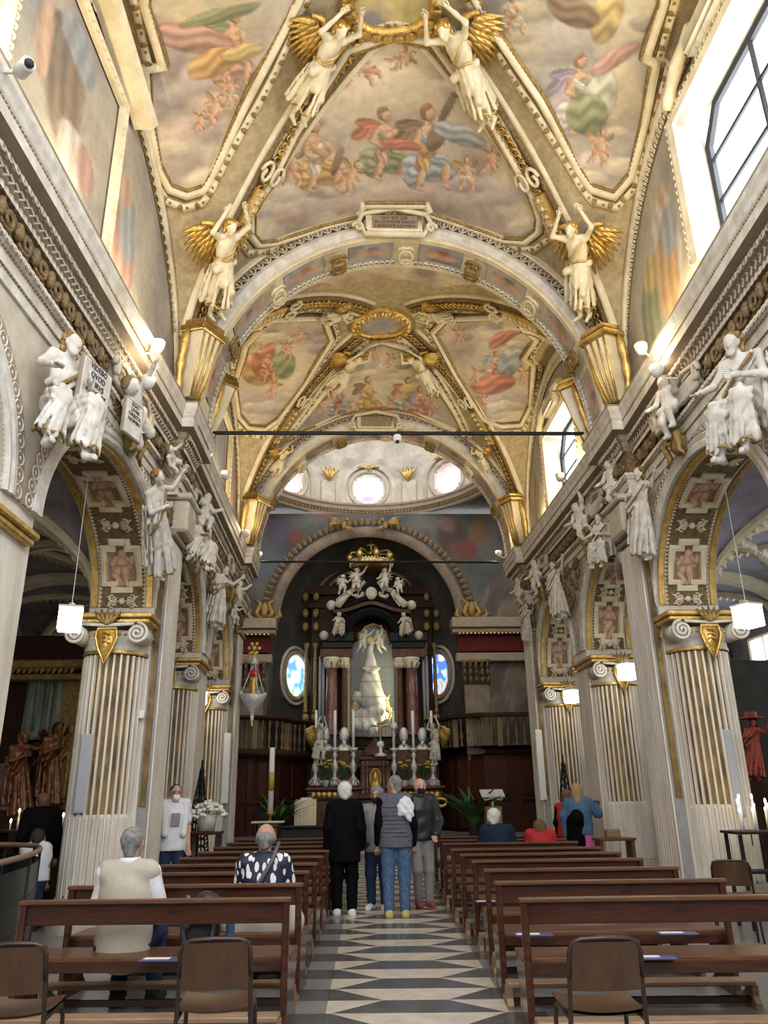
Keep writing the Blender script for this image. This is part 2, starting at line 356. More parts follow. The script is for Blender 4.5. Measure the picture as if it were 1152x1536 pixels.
# ---- archivolts and soffits -----------------------------------------
def arch_trim(s, i):
    yc, r, kz = ARC[i]; W = walls[s]; n = 37
    def pth(rr, x): return np.array([(x, yc+rr*math.cos(a), ZS+(r*kz+rr-r)*math.sin(a)) for a in np.linspace(PI, 0, n)])
    ox = np.array((-s, 0, 0.0)); sg = s
    P = pth(r+.1, s*XW)
    MB().sweep(P, ox, [(-.1, 0), (-.1, .04), (-.03, .05), (0, .035), (.06, .05), (.09, .02), (.09, 0)]).build('archivolt', 'white_stucco', W, bend=True)
    MB().along(P, ox*.05+np.zeros(3), .05, *sc(BEAD, (.035, .03, 1.0))).along(pth(r+.02, s*XW), ox, .045, *sc(BEAD, .028)).build('archivolt_beading', 'dull_gold', W, bend=True)
    P2 = pth(r+.28, s*XW)
    MB().sweep(P2, ox, [(-.09, 0), (-.09, .02), (.09, .02), (.09, 0)]).build('guilloche_ground', 'taupe', W, bend=True)
    MB().along(P2, ox, .15, *sc(RING, (.16, .16, .14))).along(P2, ox, .15, *sc(BEAD, .06)).build('guilloche_band', 'white_stucco', W, bend=True)
    # soffit ribs and coffers
    xm = s*XC
    inn = lambda a: np.array((0, -math.cos(a), -math.sin(a)))
    A = np.linspace(PI, 0, n); O = np.array([inn(a) for a in A])
    for xx, m2 in ((s*3.69, 'gold'), (s*4.45, 'gold')):
        Pp = np.array([(xx, yc+r*math.cos(a), ZS+r*kz*math.sin(a)) for a in A])
        MB().sweep(Pp, O, [(-.04, 0), (-.04, .03), (.04, .03), (.04, 0)]).build('soffit_rib', m2, W, bend=True)
        Pq = np.array([(xx+(.075 if xx*s < 4.0 else -.075)*s, yc+r*math.cos(a), ZS+r*kz*math.sin(a)) for a in A])
        MB().along(Pq, O, .06, *sc(LEAF, (.055, .05, .05))).build('soffit_leaf_edge', 'cream_stucco', W, bend=True)
    Pp = np.array([(xm, yc+r*math.cos(a), ZS+r*kz*math.sin(a)) for a in A])
    MB().sweep(Pp, O, [(-.3, 0), (-.3, .012), (.3, .012), (.3, 0)]).build('soffit_ground', 'gilt_brown', W, bend=True)
    def pt(u, v, w2):      # u = arc length from apex direction, v = across, w = out
        a = u/r; o = inn(a); return np.array((xm+v, yc+(r-w2)*math.cos(a), ZS+(r*kz-w2)*math.sin(a)))
    for c in (.4, 1.16, PI-1.16, PI-.4):
        u0 = c*r
        hu, hv = (.43, .235) if c < .5 or c > PI-.5 else (.38, .235)
        def ring(k, w2): 
            q = [(-hu, -hv*.45), (-hu*.72, -hv*.45), (-hu*.72, -hv), (hu*.72, -hv), (hu*.72, -hv*.45), (hu, -hv*.45), (hu, hv*.45), (hu*.72, hv*.45), (hu*.72, hv), (-hu*.72, hv), (-hu*.72, hv*.45), (-hu, hv*.45)]
            out = []
            for (a, b), (a2, b2) in zip(q, q[1:]+q[:1]):
                for t in (0, .5): out.append(pt(u0+(a+(a2-a)*t)*k, (b+(b2-b)*t)*k, w2))
            return np.array(out)
        rg = ring(1.0, .03); Or = np.array([inn(math.atan2(p[2]-ZS, p[1]-yc)) for p in rg])
        MB().sweep(rg, Or, [(-.045, -.02), (-.045, .02), (0, .03), (.045, .02), (.045, -.02)], closed=True).build('coffer_frame', 'cream_stucco', W, bend=True)
        rg2 = ring(.86, .045)
        MB().sweep(rg2, Or, [(-.014, 0), (0, .014), (.014, 0)], closed=True).build('coffer_gilt_edge', 'gold', W, bend=True)
        # painted putto
        m3, n3 = 49, 31; U = np.linspace(-hu*.9, hu*.9, m3); Vv = np.linspace(-hv*.9, hv*.9, n3)
        keep = []; G = np.array([[pt(u0+a, b, .025) for b in Vv] for a in U])
        uu, vvv = np.meshgrid(U/hu, Vv/hv, indexing='ij'); up = uu if c < PI/2 else -uu     # + = towards crown
        up = up.ravel(); vv = vvv.ravel(); jit = fbm(np.stack([up*2+i*3, vv*2+s, np.full_like(up, c)], 1), 2.0, 3)-.5
        Uu, Vm = up*hu, vv*hv; colr = np.array((.3, .21, .13))*(0.6+.8*fbm(np.stack([up+c, vv, up*0+s*5+i], 1), 3)[:, None]); sk = np.array((.74, .46, .3)); tw = (((i*7+s*3+c*2) % 1.0)-.5)*.06; fl = 1 if (i+s) % 2 else -1
        for (u0_, v0_, u1_, v1_, w_, cl) in ((-.33, -.12, -.33, .12, .06, (.6, .55, .48)), (.02, -.12, .14, -.18, .05, (.45, .34, .2)), (.02, .12, .14, .18, .05, (.45, .34, .2)), (.24, tw, .25, tw, .085, (.26, .13, .06)), (.14, tw*.5, -.04, 0, .088, sk), (-.05, -.1*fl, -.02, .1*fl, .05, ((.55, .2, .13), (.34, .4, .42), (.5, .42, .28))[(i+(c > 1)) % 3]), (-.06, -.04, -.17, -.1*fl, .056, sk*.95), (-.17, -.1*fl, -.29, -.03*fl, .042, sk), (-.06, .04, -.2, .05*fl, .056, sk), (-.2, .05*fl, -.33, .06*fl, .04, sk*.95), (.14, -.07*fl, .02, -.13*fl, .036, sk), (.14, .07*fl, .06, .14*fl, .036, sk*.95), (.06, .14*fl, .16, .15*fl, .03, sk), (.22, tw, .225, tw, .064, sk*1.08)):
            ab = np.array((u1_-u0_, v1_-v0_)); L2 = max(ab @ ab, 1e-6); tt = np.clip(((Uu-u0_)*ab[0]+(Vm-v0_)*ab[1])/L2, 0, 1); d = np.hypot(Uu-u0_-tt*ab[0], Vm-v0_-tt*ab[1])/w_+jit*.35
            k = np.clip((1.1-d)/.3, 0, 1)[:, None]; o_ = (np.exp(-((d-1.05)/.14)**2)*.5)[:, None]; colr = colr*(1-o_)+np.array((.13, .07, .04))*o_; colr = colr*(1-k)+np.asarray(cl)*k*(1.05-.35*np.clip(d, 0, 1)[:, None])
        mb = MB(); idx = -np.ones((m3, n3), int)
        inside = lambda a, b: abs(a) < .72*1.0 and abs(b) < .86 or abs(a) < .9 and abs(b) < .42
        mb.grid(G, s > 0); 
        mb.build('putto_painting', 'fresco', W, bend=True, col=colr)
    # scroll relief between the coffers
    mb = MB()
    for c in (.06, .79, PI/2, PI-.79, PI-.06):
        for sv in (-1, 1):
            for k in (-1, 1):
                pts = []
                for t in np.linspace(0, 1, 14):
                    an = t*2.2*PI; rr = .075*(1-.75*t); pts.append(pt(c*r+k*(.05+rr*math.cos(an)*.9), sv*(.12+rr*math.sin(an)), .03))
                mb.tube(pts, .014, 5)
            mb.tube([pt(c*r-.09, sv*.22, .02), pt(c*r, sv*.05, .035), pt(c*r+.09, sv*.22, .02)], .014, 5)
        mb.sphere(pt(c*r, 0, .03), (.05, .05, .05), 8, 5)
    mb.build('soffit_scrolls', 'cream_stucco', W, True, bend=True)
for s in (-1, 1):
    for i in range(1, len(ARC)): arch_trim(s, i)
# ---- entablature ------------------------------------------------------
def ent_path(s, up=0.0):
    j = .17; pts = [(XW, -1.0)]
    for y in (PY[0], PY[2], PY[4]): pts += [(XW, y-.02), (XW-j, y-.02), (XW-j, y+.85), (XW, y+.85)]
    pts = [(s*x, y, 0) for x, y in pts]
    pts[-1:] = [(s*(XW), PY[4]+.85, 0)]
    P = np.array(pts); 
    D = []                                       # subdivide so that the bend follows
    for a, b in zip(P[:-1], P[1:]):
        k = max(1, int(np.linalg.norm(b-a)/1.2)); D += [a+(b-a)*t/k for t in range(k)]
    D.append(P[-1]); P = np.array(D)
    return P if s < 0 else P[::-1]
for s, nm in ((-1, '1'), (1, '2')):
    P = ent_path(s); Z = (0, 0, 1.0)
    T = MB().sweep(P, Z, [(0, 5.72), (.03, 5.72), (.03, 5.84), (.05, 5.85), (.05, 5.97), (.07, 5.99), (.1, 6.04), (.1, 6.07), (.01, 6.09)]).build('trim_'+nm, 'white_stucco', bend=True); tag(T, kind='structure')
    MB().sweep(P, Z, [(0, 6.09), (.012, 6.09), (.012, 6.46), (0, 6.47)]).build('frieze', 'gilt_brown', T, bend=True)
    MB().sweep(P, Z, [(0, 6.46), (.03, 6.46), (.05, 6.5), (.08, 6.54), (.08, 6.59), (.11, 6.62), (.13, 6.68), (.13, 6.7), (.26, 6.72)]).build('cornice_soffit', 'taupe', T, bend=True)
    MB().sweep(P, Z, [(.24, 6.72), (.255, 6.73), (.255, 6.86), (.245, 6.88), (.265, 6.91), (.275, 6.98), (.3, 7.04), (.305, 7.1)]).build('corona', 'white_stucco', T, bend=True)
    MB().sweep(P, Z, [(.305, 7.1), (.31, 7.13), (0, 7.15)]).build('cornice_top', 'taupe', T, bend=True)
    # mouldings of small repeated pieces
    def off(a, z): 
        Q = P.copy(); 
        Q[:, 0] += (-s)*a*1.0; Q[:, 2] = z; return Q
    ox = np.array((-s, 0, 0.0)); dn = np.array((0, 0, 1.0))
    mb = MB(); mb.along(off(.13, 6.65), ox, .13, *sc(EGG, (.12, .11, .1))); mb.along(off(.09, 6.555), ox, .1, *sc(CHEV, (.1, .1, .1))); mb.build('egg_and_dart_moulding', 'stucco', T, bend=True)['kind'] = 'stuff'
    mb = MB(); mb.along(off(.045, 6.47), ox, .09, *sc(LEAF, (.09, .1, .08))); mb.along(off(.09, 6.03), ox, .09, *sc(EGG, (.085, .09, .08))); mb.build('leaf_moulding', 'stucco', T, bend=True)['kind'] = 'stuff'
    mb = MB(); mb.along(off(.255, 6.87), ox, .05, *sc(BEAD, (.04, .03, .03))); mb.along(off(.04, 5.845), ox, .05, *sc(BEAD, (.04, .025, .03))); mb.along(off(.06, 5.98), ox, .05, *sc(BEAD, (.04, .025, .03))); mb.build('bead_moulding', 'dull_gold', T, bend=True)['kind'] = 'stuff'
    # carved frieze: gilt scrolls
    mb = MB()
    for y in np.arange(2.2, 18.6, .34):
        fx = s*(XW-.03-(.17 if any(abs(y-q-.4) < .45 for q in (PY[0], PY[2], PY[4])) else 0))
        for k in (-1, 1):
            mb.tube([(fx-s*.02*math.sin(t*3), y+k*(.02+(.13-.1*t)*math.cos(t*7)), 6.28+k*(.12-.09*t)*math.sin(t*7)) for t in np.linspace(0, 1, 12)], .022, 5)
        mb.sphere((fx-s*.02, y+.17, 6.3), (.05, .06, .1), 7, 5)
    mb.build('frieze_scrolls', 'gilt_brown', T, True, bend=True)['kind'] = 'stuff'
# ---- pillars ------------------------------------------------------------
def pillar(n, tall=True):
    """n = +1: nave lies to +x.  Local origin at the middle of the west face."""
    root = empty('pillar')
    MB().box((-.45, 0, 0), (.45, .78, ZS)).build('pier', 'marble_pillar', root)
    # half column on the west face
    N = 15; A = np.linspace(PI+.06, 2*PI-.06, N)
    mb = MB(); R0 = .42
    for a in A:
        c, q = math.cos(a), math.sin(a); t = np.array((-q, c, 0)); rr = np.array((c, q, 0))
        ax = np.stack([t, rr, (0, 0, 1.0)], 1)
        mb.bbox(rr*(R0-.025)+np.array((0, 0, 1.85)), (.03, .05, 2.9), .006, ax)
    mb.lathe([(R0-.025, .38), (R0-.025, 1.3), (R0-.045, 1.32)], n=24, a0=PI, a1=2*PI)
    for a in (A[:-1]+A[1:])/2:
        mb.lathe([(.028, .38), (.028, 1.27), (.0, 1.31)], (math.cos(a)*(R0-.02), math.sin(a)*(R0-.02), 0), 6)
    mb.build('column_shaft', 'marble_pillar', root)
    MB().lathe([(R0-.04, 1.3), (R0-.044, 3.32)], n=24, a0=PI, a1=2*PI).build('column_flutes', 'flute_gold', root, True)
    MB().lathe([(.52, 0), (.52, .1), (.5, .11), (.51, .16), (.49, .22), (.46, .24), (.47, .29), (.45, .34), (.43, .38)], n=24, a0=PI, a1=2*PI).box((-.53, -.02, 0), (.53, .84, .1)).box((-.49, -.02, .1), (.49, .82, .3)).build('base', 'stucco', root)
    # capital
    mb = MB().lathe([(.42, 3.34), (.43, 3.4), (.42, 3.44), (.46, 3.5), (.48, 3.58), (.44, 3.62)], n=24, a0=PI, a1=2*PI)
    mb.box((-.4, -.05, 3.34), (.4, .1, 3.6))
    mb.build('capital', 'white_stucco', root, True)
    MB().lathe([(.43, 3.31), (.44, 3.335), (.43, 3.36)], n=24, a0=PI, a1=2*PI).along(np.array([(.48*math.cos(a), .48*math.sin(a), 3.56) for a in np.linspace(PI, 2*PI, 20)]), (0, 0, 1.0), .07, *sc(BEAD, .05)).build('gilt_neck_ring', 'gold', root, True)
    for sx in (-1, 1):
        pts = []; 
        for t in np.linspace(0, 1, 40):
            an = -PI/2+sx*0+t*4.6*PI; rr = .14*(1-.9*t)
            pts.append((sx*.4+sx*rr*math.cos(-an)*1.0, -.565+.03*t*-1, 3.55+rr*math.sin(-an)))
        mb = MB().tube(pts, .022, 6).lathe([(.12, 0), (.12, .38)], ax=[(1, 0, 0), (0, 0, 1), (0, 1, 0)], c=(sx*.4, -.56, 3.55), n=14)
        mb.tube([(sx*.34, -.55, 3.68), (0, -.57, 3.655)], .025, 6)
        mb.build('volute', 'white_stucco', root, True)
    MB().bbox((0, .08, 3.73), (1.06, 1.2, .06), .015).bbox((0, .08, 3.8), (1.12, 1.28, .07), .02).build('abacus', 'gold', root)
    # gilt shield hanging under the abacus
    sh = [(-.11, 3.62), (.11, 3.62), (.13, 3.5), (.1, 3.38), (.05, 3.3), (0, 3.16), (-.05, 3.3), (-.1, 3.38), (-.13, 3.5)]
    mb = MB().prism(sh, .05, lambda u, v, w2: (u, -.5-w2, v))
    mb.tube([(-.12, -.55, 3.62), (-.14, -.56, 3.5), (-.1, -.56, 3.37), (0, -.55, 3.15), (.1, -.56, 3.37), (.14, -.56, 3.5), (.12, -.55, 3.62)], .02, 6, closed=True)
    for k in range(3): mb.tube([(-.05, -.56, 3.55-k*.06), (0, -.575, 3.57-k*.06), (.05, -.56, 3.53-k*.06)], .012, 5)
    mb.build('shield', 'gold', root, True)
    mb = MB()
    for k in range(-2, 3): mb.tube([(0, -.55, 3.66), (k*.05, -.62, 3.74), (k*.085, -.6, 3.84+.02*(2-abs(k)))], [.03, .03, .008], 6)
    mb.sphere((0, -.6, 3.7), .05, 8, 6); mb.build('acanthus', 'dull_gold', root, True)
    # fluted pilaster on the nave face
    if not tall: return root
    px = n*.45
    MB().box((min(px, n*.6), .02, 0), (max(px, n*.6), .76, 5.1)).build('pilaster', 'flute_grey', root)
    mb = MB(); m2 = 8
    for k in range(m2+1): 
        y = .05+k*.68/m2; x0, x1 = sorted((n*.6, n*.62)); mb.box((x0, y-.026 if 0 < k < m2 else y-.04, .3), (x1, y+.026 if 0 < k < m2 else y+.04, 5.05))
    x0, x1 = sorted((n*.6, n*.615)); mb.box((x0, .02, .3), (x1, .76, 1.55)); x0, x1 = sorted((n*.45, n*.65)); mb.box((x0, -.02, 0), (x1, .8, .3))
    mb.build('pilaster_fillets', 'marble_pillar', root)
    x0, x1 = sorted((n*.45, n*.59)); MB().box((x0+.03, -.002, 1.4), (x1-.03, .02, 5.05)).build('gilt_strip', 'flute_gold', root)
    x0, x1 = sorted((n*.43, n*.67)); MB().bbox(((x0+x1)/2, .39, 5.13), (x1-x0, .86, .08), .02).build('pilaster_cap', 'taupe', root)
    return root
pil_labels = {(-1, 1): 'fluted pillar by the curved handrail, half hidden at the edge of the nave', (-1, 2): 'fluted white and gold pillar beside the curved wooden handrail and grey loudspeaker', (-1, 3): 'fluted pillar behind the masked man, white flowers at its foot', (-1, 4): 'fluted pillar next to the silver sanctuary lamp, carrying a small loudspeaker',
              (1, 1): 'fluted pillar nearest the entrance on the wall with the clear windows', (1, 2): 'fluted white and gold pillar rising behind the spare brown chair and tall grey loudspeaker', (1, 3): 'fluted pillar beside the blonde woman in the denim jacket', (1, 4): 'fluted pillar next to the painted chancel wall, iron cone grille before it'}
for s in (-1, 1):
    src = {}
    for k in range(1, 5):
        ta_ = k in (2, 4); r = copy_tree(src[ta_]) if ta_ in src else pillar(-s, ta_)
        src.setdefault(ta_, r)
        r.location = (bent(s*XC, PY[k]), PY[k], 0); tag(r, pil_labels[(s, k)], 'pillar', 'pillars of the nave arcade')
# ---- vault ----------------------------------------------------------------
BAY = {'A': (3.9, 10.85), 'B': (11.6, 18.1)}
def vz(x, y, bay):
    y0, y1 = BAY[bay]; yc = (y0+y1)/2; L = (y1-y0)/2; x = np.asarray(x, float)-xoff(y); y = np.asarray(y, float)
    ux = np.clip(1-(x/3.64)**2, 0, 1); uy = np.clip(1-((y-yc)/(L+.02))**2, 0, 1)
    a = ZC+3.85*np.sqrt(ux); b = ZC+3.35*np.sqrt(uy)
    k = .12; h = np.clip(.5+.5*(a-b)/k, 0, 1); m = b*(1-h)+a*h+k*h*(1-h)
    return m+.62*ux*uy
def vn(x, y, bay):
    e = .02; dx = (vz(x+e, y, bay)-vz(x-e, y, bay))/(2*e); dy = (vz(x, y+e, bay)-vz(x, y-e, bay))/(2*e)
    n = np.stack([dx, dy, -np.ones_like(dx)], -1); return n/np.linalg.norm(n, axis=-1, keepdims=True)
def hitv(px, py, bay):
    d = ray(px, py); y0, y1 = BAY[bay]; t0 = (y0+.05)/d[1]; t1 = (y1-.02)/d[1]; T = np.linspace(max(t0, .5), t1, 400)
    P = CAM+T[:, None]*d; x = np.clip(P[:, 0], -3.62+xoff(P[:, 1]), 3.62+xoff(P[:, 1])); g = P[:, 2]-vz(x, P[:, 1], bay); i = np.argmax(g > 0) if (g > 0).any() else 399
    p = P[i]; p = np.array([x[i], p[1], 0]); p[2] = float(vz(p[0], p[1], bay)); return p
def dens(pts, d=.12, closed=True):
    P = np.asarray(pts, float); out = []
    Q = np.concatenate([P, P[:1]]) if closed else P
    for a, b in zip(Q[:-1], Q[1:]):
        k = max(1, int(np.linalg.norm(b-a)/d)); out += [a+(b-a)*t/k for t in range(k)]
    if not closed: out.append(P[-1])
    return np.array(out)
def inpoly(P, x, y):
    c = np.zeros(x.shape, bool); j = len(P)-1
    for i in range(len(P)):
        xi, yi = P[i][0], P[i][1]; xj, yj = P[j][0], P[j][1]
        if yi != yj: c ^= ((yi > y) != (yj > y)) & (x < (xj-xi)*(y-yi)/(yj-yi)+xi)
        j = i
    return c
ceil = None; CE = {}
for b in 'AB':
    y0, y1 = BAY[b]; ys = np.linspace(y0-.02, y1+.02, 90); xs = np.concatenate([[-1], np.linspace(-.995, .995, 100), [1]])*3.62
    X, Y = np.meshgrid(xs, ys); Xb = X+xoff(Y); Zz = vz(Xb, Y, b)
    o = MB().grid(np.stack([Xb, Y, Zz], -1)).build('ceiling' if b == 'A' else 'ceiling_chancel_bay', 'vault_ground', smooth=True); tag(o, kind='structure'); CE[b] = o
# painter -------------------------------------------------------------------
def paint(P, pal, seed=0, cs=.8):
    n1 = fbm(P+seed*9.1, cs, 5); n2 = fbm(P+seed*5.7+40, cs*2.3, 4); pal = np.array(pal, float)
    t = np.clip((n1-.25)/.5, 0, .999)*(len(pal)-1); i = t.astype(int); f = (t-i)[:, None]
    c = pal[i]*(1-f)+pal[np.minimum(i+1, len(pal)-1)]*f
    return c*(.82+.36*n2[:, None])
SKIN = (.66, .4, .25); HAIR = (.22, .1, .05)
COLS = {'r': (.5, .14, .08), 'o': (.58, .33, .1), 'b': (.33, .4, .46), 'g': (.22, .28, .14), 'w': (.7, .66, .58), 'p': (.55, .3, .26), 'n': (.2, .12, .07), 'y': (.62, .46, .16), 's': SKIN, 'v': (.32, .26, .36), 'c': (.66, .58, .5), 'k': (.14, .1, .07), 'h': HAIR}
def blob(C, P, E, cx, cy, rx, ry, ang, col, fold=0.0, soft=.25, jit=None):
    """ellipse of paint; E = (origin, e1, e2) frame on the wall, measured in photo pixels"""
    o, G = E; d = (P-o) @ G; c, s = math.cos(math.radians(ang)), math.sin(math.radians(ang))
    x = d[:, 0]-cx; y = d[:, 1]-cy; u = (x*c+y*s)/rx; v = (-x*s+y*c)/ry
    q = u*u+v*v+(jit if jit is not None else 0); k = np.clip((1.12-q)/soft, 0, 1)[:, None]
    if not k.any(): return C
    sh = 1+.42*(-v-u*.4)[:, None]
    if fold: sh = sh*(1+fold*np.sin(v*7+u*3+np.sin(u*5)*1.2))[:, None]
    col = np.asarray(col)*.74+.26*np.array((.46, .36, .27)); k = k*.93
    if fold != .05: o_ = (np.exp(-((q-1.0)/.16)**2)*.42)[:, None]; C = C*(1-o_)+np.array((.16, .09, .06))*o_
    return C*(1-k)+col*np.clip(sh, .35, 1.6)*k
def frame_at(px, py, hit):
    o = hit(px, py); a = (hit(px+6, py)-hit(px-6, py))/12; b = (hit(px, py+6)-hit(px, py-6))/12
    J = np.stack([a, b], 1); return o, J @ np.linalg.inv(J.T @ J)      # world offset -> pixels on the wall
def limb(C, P, E, x0, y0, x1, y1, w0, col, jit=None, fold=0.0):
    L = math.hypot(x1-x0, y1-y0); return blob(C, P, E, (x0+x1)/2, (y0+y1)/2, L/2+w0*.5, w0, math.degrees(math.atan2(y1-y0, x1-x0)), col, fold=fold, jit=jit)
def person_fig(C, P, hit, px, py, s, robe, robe2, lean=0, wings=None, flip=1, jit=None):
    """a painted seated figure about s pixels tall"""
    E = frame_at(px, py, hit); f = flip; jj = jit*.5 if jit is not None else None; sk = np.array(SKIN); l = lean*.1
    def B(C, x, y, rx, ry, a, col, fold=0.0): return blob(C, P, E, x*s*f, y*s, rx*s, ry*s, a*f, col, fold=fold, jit=jj)
    def M(C, x0, y0, x1, y1, w_, col, fold=0.0): return limb(C, P, E, x0*s*f, y0*s, x1*s*f, y1*s, w_*s, col, jit=jj, fold=fold)
    if wings: C = M(C, -.1+l, -.2, -.38, -.02, .09, COLS[wings], .25); C = M(C, -.1+l, -.2, -.34, -.22, .07, COLS[wings], .25)
    C = B(C, .02, .3, .34, .17, 8, COLS[robe2], .35); C = B(C, -.14, .42, .14, .14, 30, COLS[robe2], .35)
    C = M(C, .06, .14, .26, .26, .085, COLS[robe2], .3); C = M(C, .26, .26, .22, .46, .055, sk); C = M(C, .22, .5, .3, .55, .03, sk*.95)
    C = M(C, -.04, .16, -.06, .34, .09, COLS[robe], .3); C = M(C, -.05, .34, -.12, .52, .05, sk*.95); C = M(C, -.12, .55, -.05, .58, .028, sk)
    C = B(C, l, -.02, .13, .2, lean*10, sk); C = B(C, l+.03, .02, .12, .16, lean*10+20, COLS[robe], .3); C = M(C, -.12+l, -.14, .12, .1, .05, COLS[robe2], .2)
    C = M(C, .1+l, -.14, .2, .0, .045, sk); C = M(C, .2, .0, .1, .1, .036, sk*1.05); C = M(C, -.1+l, -.14, -.18, .02, .045, sk*.9); C = M(C, -.18, .02, -.06, .1, .034, sk)
    C = M(C, l, -.22, l*1.2, -.28, .035, sk*.9); C = B(C, l*1.4-.015, -.35, .085, .095, 0, HAIR); C = B(C, l*1.4+.02, -.335, .058, .075, 0, sk*1.05); C = B(C, l*1.4-.03, -.41, .07, .04, -20, np.array(HAIR)*1.6)
    return C
def putto_fig(C, P, hit, px, py, s, robe='r', ang=0, jit=None):
    E = frame_at(px, py, hit); c, q = math.cos(math.radians(ang)), math.sin(math.radians(ang)); R = lambda x, y: ((x*c-y*q)*s, (x*q+y*c)*s); sk = np.array(SKIN); jj = jit*.5 if jit is not None else None
    def M(C, x0, y0, x1, y1, w_, col, fold=0.0): return limb(C, P, E, *R(x0, y0), *R(x1, y1), w_*s, col, jit=jj, fold=fold)
    C = M(C, -.05, -.12, -.34, -.24, .08, np.array(COLS['o'])*.8, .2); C = M(C, .05, -.12, .28, -.3, .07, np.array(COLS['n'])*1.6, .2)
    C = M(C, 0, -.12, .02, .16, .14, sk); C = M(C, -.14, .18, .22, .22, .08, COLS[robe], .3); C = M(C, .06, .2, .2, .38, .085, sk); C = M(C, .2, .38, .1, .52, .06, sk*.95); C = M(C, -.05, .2, -.14, .4, .085, sk*.92); C = M(C, -.14, .4, -.24, .5, .055, sk*.95)
    C = M(C, .1, -.1, .26, .02, .055, sk); C = M(C, -.1, -.1, -.24, .04, .05, sk*.95); C = M(C, -.01, -.32, .01, -.32, .115, HAIR); C = M(C, .02, -.29, .03, -.29, .09, sk*1.08)
    return C
def clouds(C, P, hit, lst, jit):
    for (px, py, rx, ry, col) in lst:
        C = blob(C, P, frame_at(px, py, hit), 0, 0, rx, ry, 0, col, fold=.05, soft=.7, jit=jit*1.6)
    return C
def field(bay, poly, pal, figs, seed, step=.025, drop=.025, cl=(), frame=True, tail=None):
    hit = lambda x, y: hitv(x, y, bay)
    W3 = np.array([hit(*q) for q in poly]); W3 = dens(W3, .1)
    lo = W3.min(0); hi = W3.max(0); xs = np.arange(lo[0], hi[0]+step, step); ys = np.arange(lo[1], hi[1]+step, step)
    X, Y = np.meshgrid(xs, ys, indexing='ij'); I = inpoly(W3[:, :2], X, Y)
    cell = I[:-1, :-1] | I[1:, :-1] | I[:-1, 1:] | I[1:, 1:]
    used = np.zeros(I.shape, bool); used[:-1, :-1] |= cell; used[1:, :-1] |= cell; used[:-1, 1:] |= cell; used[1:, 1:] |= cell
    xl = np.clip(X[used], -3.61+xoff(Y[used]), 3.61+xoff(Y[used])); yl = Y[used]; n = vn(xl, yl, bay); P = np.stack([xl, yl, vz(xl, yl, bay)], -1)+n*drop
    idx = -np.ones(I.shape, int); idx[used] = np.arange(used.sum()); a, b = np.nonzero(cell)
    Fq = np.stack([idx[a, b], idx[a, b+1], idx[a+1, b+1], idx[a+1, b]], 1)
    C = paint(P, pal, seed); jit = (fbm(P+seed, 3.0, 3)-.5)*.9
    C = clouds(C, P, hit, cl, jit)
    rn = random.Random(seed); bx0 = np.array(poly).min(0); bx1 = np.array(poly).max(0)
    for _ in range(16):
        qx, qy = rn.uniform(bx0[0], bx1[0]), rn.uniform(max(bx0[1], 4), bx1[1])
        if inpoly(np.array(poly), np.array([qx]), np.array([qy]))[0]:
            sz = rn.uniform(.6, 1.2)*(26 if bay == 'A' else 12); cl_ = np.array(rn.choice([(.66, .58, .46), (.36, .3, .29), (.6, .45, .36), (.7, .62, .46)])); C = clouds(C, P, hit, [(qx, qy, sz*1.4, sz*.7, cl_)], jit)
    for fg in figs:
        if fg[0] == 'P': C = person_fig(C, P, hit, *fg[1:], jit=jit*.6)
        elif fg[0] == 'U': C = putto_fig(C, P, hit, *fg[1:], jit=jit*.4)
        else: C = blob(C, P, frame_at(fg[1], fg[2], hit), 0, 0, fg[3], fg[4], fg[5], COLS[fg[6]] if isinstance(fg[6], str) else fg[6], fold=fg[7] if len(fg) > 7 else .25, jit=jit*.6)
    mb = MB(); mb.add(P, [tuple(q) for q in Fq]); mb.build('fresco', 'fresco', CE[bay], True, col=C)
    if frame:
        On = vn(W3[:, 0], W3[:, 1], bay); Q = W3.copy(); Q = Q+On*.02
        ctr = W3.mean(0)
        MB().sweep(Q, On, [(-.06, -.04), (-.06, .04), (-.02, .08), (.02, .08), (.06, .04), (.06, -.04)], closed=True).build('fresco_frame', 'cream_stucco', CE[bay], True)
        ins = Q+(ctr-Q)/np.linalg.norm(ctr-Q, axis=1, keepdims=True)*.075
        MB().sweep(ins+On*.01, On, [(-.025, -.02), (-.015, .03), (.015, .03), (.025, -.02)], closed=True).along(ins+On*.035, On, .07, *sc(BEAD, (.05, .035, .035)), closed=True).build('gilt_fillet', 'dull_gold', CE[bay], True)
        outs = Q-(ctr-Q)/np.linalg.norm(ctr-Q, axis=1, keepdims=True)*.17
        On2 = vn(outs[:, 0], outs[:, 1], bay); outs[:, 2] = vz(np.clip(outs[:, 0], -3.61+xoff(outs[:, 1]), 3.61+xoff(outs[:, 1])), outs[:, 1], bay)
        MB().sweep(outs, On2, [(-.05, -.02), (-.05, .05), (.05, .05), (.05, -.02)], closed=True).build('outer_frame', 'cream_stucco', CE[bay], True)
        MB().along(outs+On2*.055, On2, .26, *sc(LEAF, (.09, .1, .06)), closed=True).along(outs+On2*.055, On2, .26, *sc(BEAD, .045), closed=True, start=.1).build('gilt_flowers', 'dull_gold', CE[bay], True)['kind'] = 'stuff'
        mid = Q-(ctr-Q)/np.linalg.norm(ctr-Q, axis=1, keepdims=True)*.09
        MB().sweep(mid, On, [(-.012, -.02), (-.012, .03), (.012, .03), (.012, -.02)], closed=True).build('dark_fillet', 'gilt_brown', CE[bay], True)
    return W3
WARM = [(.3, .24, .2), (.47, .39, .31), (.6, .52, .4), (.7, .59, .39), (.54, .43, .32)]
GREY = [(.26, .24, .22), (.4, .37, .33), (.55, .49, .38), (.64, .55, .37), (.48, .39, .28)]
CLD = (.56, .5, .46); CLP = (.6, .47, .4); CLS = (.44, .37, .36)
